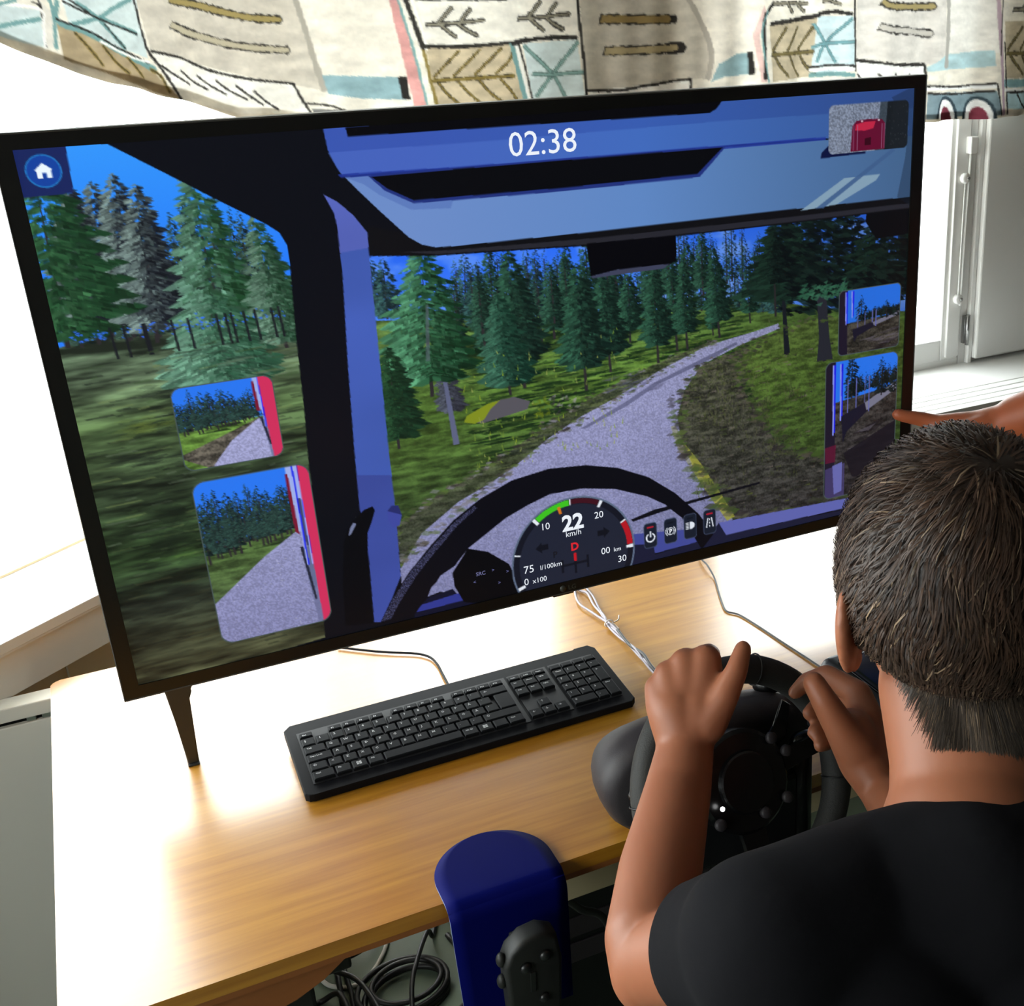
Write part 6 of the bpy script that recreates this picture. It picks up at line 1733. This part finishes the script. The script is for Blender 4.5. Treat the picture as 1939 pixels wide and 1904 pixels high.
for i, (p, r_, lb) in enumerate((
    ([(0.12, 0.40, .010), (0.1687, 0.4253, .0155), (0.2231, 0.4172, .016), (0.2745, 0.4334, .0155), (.33, .50, .0135)], .0042, 'black cable crossing over the white loop nearest the tabletop edge'),
    ([(0.2107, 0.4586, .005), (0.2078, 0.3897, .013), (0.2017, 0.319, .005), (.20, .24, .005)], .0050, 'straight black cable running through the white loop towards the viewer'),
    ([(0.2274, 0.4569, .005), (0.2203, 0.3829, .018), (0.2200, 0.3381, .012), (.214, .26, .005)], .0044, 'black cable that bends beside the coil inside the white loop'),
    ([(0.13, 0.45, .020), (0.1633, 0.4212, .024), (0.2046, 0.3746, .034), (0.2364, 0.312, .045), (.25, .20, .050), (.235, .13, .03)], .0048, 'black cable slanting from the white loop to the coil'),
    ([(0.41, 0.47, .005), (0.3863, 0.41, .005), (0.3747, 0.3963, .030), (0.3361, 0.3195, .046), (0.3102, 0.2598, .046), (.29, .18, .020)], .0042, 'black cable falling across the coil beside the blue plate'),
    ([(0.13, 0.30, .005), (0.1573, 0.3432, .005), (0.1737, 0.3489, .005), (0.198, 0.330, .026), (0.2060, 0.285, .022), (.205, .22, .005)], .0050, 'black cable curling near the table leg at the bottom'),
    ([(0.34, 0.19, .005), (0.3877, 0.2229, .005), (0.425, 0.2376, .005), (0.432, 0.29, .005), (.41, .40, .005)], .0050, 'black cable on the floor right of the blue plate'),
    ([(.40, -.235, .60), (.415, -.20, .56), (0.44, -.17, .515), (0.475, -.15, .46), (.52, -.14, .40), (.53, -.20, .25), (.50, -.25, .02)], .0055, 'black cable drooping below the pale rail left of the elbow'),
)):
    floor_cable('black_cable', p, r_, M_cable_black, lb, group='black cables under the table')
# ------------------------------------------------------------------ the seated man
def skin_material(name, c):
    m = mat(name, c, 0.48, spec=0.35, var=0.07, scale=26, bump=0.12, sss=0.12)
    return m
M_skin = skin_material('skin', srgb(140, 86, 60))
M_skin2 = skin_material('second_skin', srgb(168, 92, 60))
M_shirt = mat('black_cotton', srgb(14, 14, 17), 0.92, spec=0.12, var=0.10, scale=60, bump=0.25)
M_jeans = mat('dark_trousers', srgb(24, 26, 32), 0.9, spec=0.1, var=0.15, scale=80)
M_shoe = mat('dark_shoe', srgb(26, 24, 22), 0.6)
M_eye = mat('eye_white', srgb(225, 222, 215), 0.25)
M_iris = mat('iris', srgb(60, 74, 88), 0.2)

# a plain stool under him
st = thing('stool', 'black round stool carrying the seated driver', 'stool', (0.60, -0.99, 0.0))
MB().lathe([(0, .40), (.15, .40), (.165, .41), (.165, .43), (.15, .443), (0, .446)], 32).build('seat', M_blackplastic, st)
MB().tube([(0, 0, .06), (0, 0, .405)], .025, 14).build('post', M_metal, st)
for k in range(5):
    a = 2 * PI * k / 5 + .3
    MB().tube([(0, 0, .075), (.16 * math.cos(a), .16 * math.sin(a), .05), (.26 * math.cos(a), .26 * math.sin(a), .03)], [.018, .016, .012], 10).build('foot_spoke', M_blackplastic, st)
    MB().ellipsoid((.26 * math.cos(a), .26 * math.sin(a), .0205), (.02, .02, .02)).build('caster', M_rubber, st)

man = thing('person', 'man with short brown hair in a black t-shirt driving with both hands on the wheel', 'person', (0.60, -0.98, 0.46))
MO = Matrix.Translation((-0.60, 0.98, -0.46))
HC = Vector((0.591, -0.713, 1.141))
hy_, hp_ = math.radians(-24), math.radians(-9)             # turned to the right, bowed a little
HR = Matrix.Rotation(hy_, 3, 'Z') @ Matrix.Rotation(hp_, 3, 'X')     # head axes: x right, y face, z crown
def hd(x, y, z): return HC + HR @ Vector((x, y, z))

bod = MB()
for k, v in BODY.items():
    if k in ('shoulders', 'right_upper_arm'): continue
    bod.chain(v)
bod.chain([(0.680, -0.80, .955, .055), (0.690, -.70, .88, .046)] + [(*BODY['right_forearm'][0][:3], .040)])
bod.chain([BODY['shoulders'][0], BODY['shoulders'][1], BODY['shoulders'][2], (0.625, -0.81, .965, .062), (0.680, -0.80, .955, .055)])
# head
HM = HR.to_4x4()
bod.ellipsoid(hd(0, -.012, .022), (.076, .096, .090), HM, 28, 18)
bod.ellipsoid(hd(0, .030, -.030), (.062, .066, .078), HM, 24, 16)
bod.ellipsoid(hd(0, .052, -.078), (.040, .036, .034), HM, 18, 12)
bod.ellipsoid(hd(0, .094, -.022), (.011, .014, .026), HM, 14, 10)
bod.ellipsoid(hd(0, .104, -.036), (.015, .012, .011), HM, 14, 10)
bod.ellipsoid(hd(0, .078, .012), (.056, .016, .012), HM, 18, 10)
bod.ellipsoid(hd(0, .086, -.066), (.024, .010, .006), HM, 14, 8)
bod.ellipsoid(hd(0, .085, -.077), (.021, .010, .007), HM, 14, 8)
for s in (-1, 1):
    bod.ellipsoid(hd(s * .044, .066, -.030), (.022, .018, .022), HM, 14, 8)
    em = HM @ Matrix.Rotation(s * math.radians(24), 4, 'Z') @ Matrix.Rotation(math.radians(12), 4, 'X')
    bod.ellipsoid(hd(s * .086, -.018, -.020), (.0078, .020, .036), em, 18, 12)
    bod.ellipsoid(hd(s * .0795, -.006, -.044), (.007, .011, .014), em, 14, 10)
# torso under the shirt and the legs
bod.chain([(.545, -.83, .95, .085), (.56, -.90, .78, .105), (.585, -.97, .60, .115)])
bod.chain([(.44, -.83, .93, .07), (.50, -.90, .78, .085), (.53, -.97, .58, .09)])
bod.chain([(.65, -.83, .92, .07), (.63, -.90, .78, .085), (.65, -.97, .58, .09)])
me = grown(bod, 0.0030, 5, 'body')
body_mesh = me
for v in me.vertices: v.co = MO @ v.co
me.materials.append(M_skin)
body = link('body', me, man)
for s in (-1, 1):
    e = MB().ellipsoid(hd(s * .030, .0745, -.004), (.0125, .0115, .0115)).move(MO)
    eo = e.build('eye', M_eye, man)
    MB().ellipsoid(hd(s * .031, .0845, -.004), (.0052, .0028, .0052), HM, 12, 8).move(MO).build('iris', M_iris, eo)
# finger nails that can be seen
def nail(b, toward, w=.0055):
    c = Vector(b[:3]); d = Vector(toward).normalized()
    return c + d * (b[3] * .93)

# shirt
sh = MB()
COLLAR = (*(0.5123, -0.8382, 0.9786), .074)
ua = BODY['left_upper_arm']
def lerp(a, b, t): return tuple(a[i] + (b[i] - a[i]) * t for i in range(4))
def fat(b, k): return (b[0], b[1], b[2], b[3] + k)
cuff = lerp(ua[1], ua[2], .12)
sh.chain([fat(ua[0], .010), fat(ua[1], .0085), fat(cuff, .0090)])
sh.chain([(0.680, -0.80, .955, .064), (0.690, -.72, .89, .058)])
sh.chain([fat(BODY['shoulders'][0], .010), fat(BODY['shoulders'][1], .010), fat(BODY['shoulders'][2], .008), (0.625, -0.81, .965, .072), (0.680, -0.80, .955, .064)])
sh.chain([fat(BODY['shoulders'][1], .010), COLLAR, (0.625, -0.81, .965, .072)])
sh.chain([(.545, -.835, .945, .098), (.56, -.905, .78, .122), (.585, -.97, .58, .138)])
sh.chain([(.43, -.835, .925, .084), (.49, -.905, .78, .098), (.525, -.97, .57, .105)])
sh.chain([(.66, -.835, .915, .084), (.64, -.905, .78, .098), (.655, -.97, .57, .105)])
sm = grown(sh, 0.0045, 6, 'shirt')
bm2 = bmesh.new(); bm2.from_mesh(sm)
def cut(co, no, near, rad):
    """trim cloth past a plane, only close to a point"""
    near = Vector(near)
    fs = [f for f in bm2.faces if (f.calc_center_median() - near).length < rad]
    g = set(fs)
    for f in fs:
        g.update(f.verts); g.update(f.edges)
    bmesh.ops.bisect_plane(bm2, geom=list(g), plane_co=co, plane_no=no, clear_outer=True)
cu_c = Vector(lerp(ua[1], ua[2], .06)[:3]); cu_n = (Vector(ua[2][:3]) - Vector(ua[1][:3])).normalized()
cut(cu_c, cu_n, cu_c + cu_n * .045, .115)
# ribbed edges
rn = (Vector((0.690, -.70, .88)) - Vector((0.680, -0.80, .955))).normalized()
cut(Vector((0.6885, -.735, .905)), rn, (.69, -.70, .875), .11)
ed = [e for e in bm2.edges if e.is_boundary]
bm2.to_mesh(sm); bm2.free()
# drape: broad folds
nrm = [v.normal.copy() for v in sm.vertices]
cos = [v.co.copy() for v in sm.vertices]
new = []
for q, nn in zip(cos, nrm):
    n = noise.noise(q * 17.0) * .0022 + noise.noise(q * 8.0 + Vector((3, 1, 2))) * .006
    new.extend(MO @ (q + nn * n))
sm.vertices.foreach_set('co', new)
sm.update()
for p in sm.polygons: p.use_smooth = True
sm.materials.append(M_shirt)
shirt = link('shirt', sm, man)
so = shirt.modifiers.new('thickness', 'SOLIDIFY'); so.thickness = .0022; so.offset = 0

# trousers and shoes
tr = MB()
for s, hx in ((-1, .51), (1, .66)):
    kx = hx + s * .03
    tr.chain([(hx, -.985, .545, .092), (hx + s * .02, -.70, .555, .082), (kx, -.475, .555, .066)])
    tr.chain([(kx, -.475, .555, .066), (kx, -.44, .33, .058), (kx + s * .01, -.42, .10, .045)])
tr.chain([(.51, -.985, .56, .10), (.66, -.985, .56, .10)])
tm = grown(tr, 0.006, 5, 'trousers')
for v in tm.vertices: v.co = MO @ v.co
tm.materials.append(M_jeans)
link('trousers', tm, man)
for mesh_ in (tm, sm, body_mesh):            # clothes and body flatten on the seat
    q_ = np.empty(len(mesh_.vertices) * 3, np.float32); mesh_.vertices.foreach_get('co', q_); q_ = q_.reshape(-1, 3)
    near_ = (np.hypot(q_[:, 0], q_[:, 1] + .01) < .22) & (q_[:, 2] < -.0105)
    q_[near_, 2] = -.0105
    mesh_.vertices.foreach_set('co', q_.reshape(-1)); mesh_.update()
for s, hx in ((-1, .51), (1, .66)):
    kx = hx + s * .04
    b = MB().chain([(kx, -.44, .045, .042), (kx + s * .01, -.36, .038, .040), (kx + s * .02, -.28, .030, .028)])
    sm2 = grown(b, .006, 4, 'shoe')
    for v in sm2.vertices:
        v.co.z = max(v.co.z, .002); v.co = MO @ v.co
    sm2.materials.append(M_shoe)
    link('shoe', sm2, man)

# hair: a cap that thins out towards its edge, and short locks lying over it
M_hair = bpy.data.materials.new('short_brown_hair')
M_hair.use_nodes = True
nt = M_hair.node_tree
pb = nt.nodes['Principled BSDF']
pb.inputs['Roughness'].default_value = 0.5
pb.inputs['Specular IOR Level'].default_value = 0.35
a1 = nt.nodes.new('ShaderNodeAttribute'); a1.attribute_name = 'strand'
nt.links.new(a1.outputs['Color'], pb.inputs['Base Color'])
def skull(d):
    """distance from the head centre to the scalp along unit head direction d"""
    c = Vector((0, -.012, .022)); r = Vector((.0765, .0965, .0905))
    q = Vector((d.x / r.x, d.y / r.y, d.z / r.z)); o = Vector((-c.x / r.x, -c.y / r.y, -c.z / r.z))
    A = q.dot(q); B = 2 * q.dot(o); C_ = o.dot(o) - 1
    return (-B + math.sqrt(max(0, B * B - 4 * A * C_))) / (2 * A)
def hairline(az):
    """lowest elevation covered; az = 0 at the nape, pi at the face"""
    a = abs(az)
    return np.interp(a, [0, .35, .65, .95, 1.25, 1.50, 1.68, 1.85, 2.3, PI], [-.74, -.73, -.68, -.60, -.42, -.14, -.34, .18, .62, .70])
def headdir(az, el): return Vector((math.sin(az) * math.cos(el), -math.cos(az) * math.cos(el), math.sin(el)))
NKA, NKB = np.array(BODY['neck'][2]), np.array(BODY['neck'][3])
def neck_exit(d):
    """how far along head directions d (n, 3) the back of the neck reaches, 0 where it is missed"""
    dw = d @ np.array(HR).T
    ts = np.linspace(.07, .19, 61)
    P = np.array(HC)[None, None] + dw[:, None] * ts[None, :, None]
    ax = NKB[:3] - NKA[:3]
    u = np.clip(((P - NKA[:3]) @ ax) / (ax @ ax), -.4, 1.3)
    dist = np.linalg.norm(P - (NKA[:3] + u[..., None] * ax), axis=-1)
    ok = dist < NKA[3] + (NKB[3] - NKA[3]) * u
    return np.where(ok.any(1), (ts[None] * ok).max(1), 0)
def unit(v): return v / np.maximum(1e-9, np.linalg.norm(v, axis=-1, keepdims=True))
def skull_n(d):
    r = np.array((.0765, .0965, .0905)); o = -np.array((0, -.012, .022)) / r
    q = d / r
    A = (q * q).sum(-1); B = 2 * (q * o).sum(-1); C_ = (o * o).sum() - 1
    e = np.arcsin(np.clip(d[..., 2], -1, 1))
    r = (-B + np.sqrt(np.maximum(0, B * B - 4 * A * C_))) / (2 * A)
    low = (e < -.12) & (d[..., 1] < .25)
    if low.any():
        dl = d[low]; el_ = e[low]
        nk = neck_exit(dl)
        az_ = np.arctan2(dl[:, 0], -dl[:, 1])
        nk0 = neck_exit(np.stack([np.sin(az_) * math.cos(.64), -np.cos(az_) * math.cos(.64), np.full(len(az_), -math.sin(.64))], -1))
        flat = unit(np.stack([dl[:, 0], dl[:, 1], np.zeros(len(dl))], -1)) * math.cos(-.12); flat[:, 2] = math.sin(-.12)
        q2 = flat / (np.array((.0765, .0965, .0905))); o2 = -np.array((0, -.012, .022)) / np.array((.0765, .0965, .0905))
        A2 = (q2 * q2).sum(-1); B2 = 2 * (q2 * o2).sum(-1); C2 = (o2 * o2).sum() - 1
        r2 = (-B2 + np.sqrt(np.maximum(0, B2 * B2 - 4 * A2 * C2))) / (2 * A2)
        t_ = np.clip((-.12 - el_) / .52, 0, 1)
        mix_ = np.where(nk0 > 0, r2 * (1 - t_) + nk0 * t_, 0)           # the back of the head runs smoothly into the neck
        r[low] = np.maximum(np.maximum(r[low], nk), mix_)
    return r
def scalp(az, el, lift): 
    d = headdir(az, el)
    return d * (float(skull_n(np.array(d)[None])[0]) + lift)
HVS, HFS, HCO = [], [], []
hr = random.Random(5)
def shade_of(az, el):
    g = hr.uniform(.55, 1.35)
    low = np.clip((-el - .05) / .7, 0, 1) if abs(az) < 2 else 0
    c = np.array(srgb(82, 58, 40)[:3]) * (1 - low) + np.array(srgb(104, 90, 76)[:3]) * low
    if hr.random() < .14 + .2 * low: c = np.array(srgb(168, 146, 118)[:3]) * .8
    return c * g
NA, NE = 96, 44
idx = {}
for i in range(NA):
    az = -PI + 2 * PI * i / NA
    lo = float(hairline(az))
    for j in range(NE + 1):
        el = lo + (PI / 2 - lo) * j / NE
        k = min(1, j / 7)
        p = scalp(az, el, .001 + .0085 * k + .003 * noise.noise(headdir(az, el) * 9))
        idx[i, j] = len(HVS); HVS.append(HC + HR @ p); HCO.append(np.array(srgb(36, 26, 19)[:3]) * (1.0 + .6 * noise.noise(headdir(az, el) * 30)))
for i in range(NA):
    for j in range(NE):
        HFS.append((idx[i, j], idx[(i + 1) % NA, j], idx[(i + 1) % NA, j + 1], idx[i, j + 1]))
whorl = np.array(headdir(.25, 1.05))
g2 = np.random.default_rng(5)
n0 = 30000
az = np.where(np.arange(n0) < 9000, g2.normal(0, .75, n0), g2.uniform(-PI, PI, n0))
lo = hairline(az)
el = np.arcsin(np.sin(lo) + (1 - np.sin(lo)) * g2.random(n0) ** 1.25)
nape = np.arange(n0) < 9000
el = np.where(nape, lo + np.abs(g2.normal(0, .16, n0)), el)
el = el + np.where(el < -.3, g2.normal(0, .03, n0), 0)
keep = (np.abs(az) < 2.2) | (g2.random(n0) < .5)
az, lo, el = az[keep], lo[keep], el[keep]
n0 = len(az)
d = np.stack([np.sin(az) * np.cos(el), -np.cos(az) * np.cos(el), np.sin(el)], -1)
t = unit((d - whorl) - d * ((d - whorl) * d).sum(-1, keepdims=True))
dn = np.array((0, 0, -1.0)); dn = dn - d * (d @ dn)[:, None]
flow = np.stack([np.sin(d[:, 2] * 9 + d[:, 0] * 6), np.sin(d[:, 0] * 8 - d[:, 2] * 5 + 2), np.sin(d[:, 1] * 11 + 1)], -1)       # locks lean together
clump = np.stack([np.sin(d[:, 2] * 34 + d[:, 0] * 27), np.sin(d[:, 0] * 31 + d[:, 1] * 29 + 1), np.sin(d[:, 1] * 37 - d[:, 2] * 23)], -1)
t = t * .8 + dn * .6 + np.array((0, .25, 0)) + flow * .38 + clump * .22 + g2.normal(0, .17, (n0, 3))
t = unit(t - d * (t * d).sum(-1, keepdims=True))
ln = g2.uniform(.018, .038, n0) * np.interp(el, [-.75, -.5, -.25, .2], [.26, .42, .75, 1.1])
edge = np.clip((el - lo) / .25, 0, 1)
side = unit(np.cross(d, t)) * (g2.uniform(.0004, .0010, n0) * np.interp(el, [-.7, -.3], [.55, 1]))[:, None]
lowf = np.where(np.abs(az) < 2, np.clip((-el + .05) / .8, 0, 1), 0)[:, None]
c1 = np.array(srgb(58, 41, 30)[:3]); c2 = np.array(srgb(70, 61, 53)[:3]); c3 = np.array(srgb(126, 106, 84)[:3])
scol = c1 * (1 - lowf) + c2 * lowf
pale = g2.random(n0)[:, None] < (.05 + .10 * lowf)
scol = np.where(pale, c3 * .8, scol) * g2.uniform(.45, 1.3, n0)[:, None] * (1 + .35 * np.sin(d[:, 2:3] * 26 + d[:, 0:1] * 19))
base_r = skull_n(d)
wav = g2.uniform(.5, 1.5, n0)
lay = []
for q in range(4):
    f = q / 3
    lift = np.interp(el, [-.72, -.2], [.0016, .003]) + np.interp(el, [-.66, -.12], [.35, 1]) * edge * (.0060 + .0065 * math.sin(f * 2.2) * wav) + .0015 * (1 - edge)
    pq = d * base_r[:, None] + t * (ln * f)[:, None]
    pd = unit(pq)
    pq = pd * (skull_n(pd) + lift * (1 if f < 1 else .75))[:, None]
    lay.append((pq - side * (1 - .75 * f), pq + side * (1 - .75 * f)))
HRn = np.array(HR); HCn = np.array(HC)
nb = len(HVS)
allp = np.stack([x for pr_ in lay for x in pr_], 1).reshape(-1, 3) @ HRn.T + HCn          # 8 points a strand
HVS += [Vector(v) for v in allp]
HCO += list(np.repeat(scol, 8, 0))
ii = nb + 8 * np.arange(n0)
for q in range(3):
    HFS += [tuple(r) for r in np.stack([ii + 2 * q, ii + 2 * q + 1, ii + 2 * q + 3, ii + 2 * q + 2], -1).tolist()]
hme = bpy.data.meshes.new('hair')
hme.from_pydata([tuple(MO @ v) for v in HVS], [], HFS)
hc = hme.color_attributes.new('strand', 'FLOAT_COLOR', 'POINT')
cc_ = np.ones((len(HVS), 4), np.float32); cc_[:, :3] = np.array(HCO)
hc.data.foreach_set('color', cc_.reshape(-1))
hme.materials.append(M_hair)
for p in hme.polygons: p.use_smooth = True
hair = link('hair', hme, man)

# ------------------------------------------------------------------ the second person, whose arm points at the picture
p2 = thing('person', 'person standing past the right edge, bare forearm reaching in to point at the screen', 'person', (1.62, -0.62, 0.0))
PO = Matrix.Translation((-1.62, 0.62, 0))
b = MB()
b.chain([(1.054, -.036, 1.0145, .0092), (1.068, -.044, 1.0105, .0100), (1.084, -.050, 1.0065, .0112), (1.104, -.062, 1.000, .0125)])        # pointing finger
b.chain([(1.104, -.064, .998, .0150), (1.150, -.095, .995, .024), (1.185, -.130, 1.008, .0275)])
b.chain([(1.112, -.074, .984, .0135), (1.150, -.100, .985, .022), (1.185, -.130, 1.000, .0255)])
for k in range(3):                                                                     # the other fingers, folded
    o = Vector((.006 * k, -.010 * k - .012, -.014 * k))
    b.chain([tuple(Vector((1.106, -.066, .990)) + o) + (.0115,), tuple(Vector((1.083, -.058, .982)) + o) + (.0095,), tuple(Vector((1.092, -.070, .966)) + o) + (.0088,), tuple(Vector((1.112, -.082, .968)) + o) + (.008,)])
b.chain([(1.150, -.112, 1.002, .018), (1.122, -.102, .999, .0125), (1.100, -.088, .992, .0098)])   # thumb along the side
b.chain([(1.185, -.130, 1.012, .030), (1.25, -.20, 1.052, .043), (1.36, -.31, 1.095, .048)])
b.chain([(1.36, -.31, 1.075, .042), (1.46, -.42, 1.20, .050), (1.53, -.50, 1.33, .058)])
b.chain([(1.53, -.50, 1.33, .058), (1.62, -.60, 1.37, .075), (1.74, -.72, 1.34, .058)])
b.chain([(1.74, -.72, 1.34, .055), (1.82, -.76, 1.08, .043), (1.78, -.66, .86, .034), (1.77, -.62, .76, .030)])
b.chain([(1.77, -.63, .76, .028), (1.77, -.61, .69, .030)])
for k in range(4): b.chain([(1.757 + .009 * k, -.625 + .012 * k, .69, .010), (1.757 + .009 * k, -.615 + .012 * k, .635 + .006 * abs(k - 1.5), .008)])
b.chain([(1.755, -.63, .73, .013), (1.735, -.60, .69, .010), (1.732, -.595, .665, .009)])
b.chain([(1.63, -.61, 1.36, .068), (1.625, -.60, 1.47, .058)])
b.chain([(1.62, -.61, 1.30, .12), (1.63, -.63, 1.10, .125), (1.64, -.64, .92, .135)])
hc2 = Vector((1.60, -.575, 1.585))
H2 = Matrix.Rotation(math.radians(48), 3, 'Z')
def h2(x, y, z): return hc2 + H2 @ Vector((x, y, z))
H2m = H2.to_4x4()
b.ellipsoid(h2(0, -.01, .02), (.075, .094, .092), H2m); b.ellipsoid(h2(0, .03, -.03), (.06, .064, .076), H2m)
b.ellipsoid(h2(0, .05, -.078), (.038, .034, .032), H2m); b.ellipsoid(h2(0, .10, -.03), (.013, .014, .022), H2m)
b.ellipsoid(h2(0, .084, -.068), (.022, .010, .008), H2m)
for s in (-1, 1): b.ellipsoid(h2(s * .08, -.012, -.02), (.008, .018, .032), H2m)
me = grown(b, 0.0035, 7, 'body')
for v in me.vertices: v.co = PO @ v.co
me.materials.append(M_skin2)
link('body', me, p2)
for s in (-1, 1):
    MB().ellipsoid(h2(s * .03, .0755, -.004), (.012, .011, .011)).move(PO).build('eye', M_eye, p2)
hb = MB().ellipsoid(h2(0, -.02, .034), (.083, .098, .092), H2m).move(PO)
hb.build('hair', M_hair2 if 'M_hair2' in globals() else mat('dark_hair', srgb(40, 30, 24), 0.6, bump=.6, scale=300), p2)
sh = MB()
sh.chain([(1.62, -.61, 1.30, .135), (1.63, -.63, 1.10, .14), (1.64, -.64, .90, .15)])
sh.chain([(1.51, -.48, 1.31, .072), (1.62, -.60, 1.365, .088), (1.74, -.72, 1.335, .07)])
sh.chain([(1.51, -.48, 1.31, .070), (1.475, -.435, 1.235, .064)]); sh.chain([(1.74, -.72, 1.335, .068), (1.79, -.745, 1.19, .058)])
sm = grown(sh, .006, 5, 'shirt')
for v in sm.vertices: v.co = PO @ v.co
sm.materials.append(mat('grey_blue_cotton', srgb(70, 78, 96), 0.9, spec=.15))
link('shirt', sm, p2)
tr = MB()
for s in (-1, 1):
    hx, hy = 1.64 + s * .06, -.64 + s * -.06
    tr.chain([(hx, hy, .86, .105), (hx + s * .01, hy, .48, .07), (hx + s * .015, hy - .01, .10, .055)])
tm = grown(tr, .008, 4, 'trousers')
for v in tm.vertices: v.co = PO @ v.co
tm.materials.append(M_jeans)
link('trousers', tm, p2)
for s in (-1, 1):
    hx, hy = 1.655 + s * .06, -.65 + s * -.06
    q = MB().chain([(hx, hy, .045, .043), (hx - .07, hy + .06, .040, .042), (hx - .13, hy + .115, .032, .030)])
    sm2 = grown(q, .007, 4, 'shoe')
    for v in sm2.vertices:
        v.co.z = max(v.co.z, .002); v.co = PO @ v.co
    sm2.materials.append(M_shoe)
    link('shoe', sm2, p2)
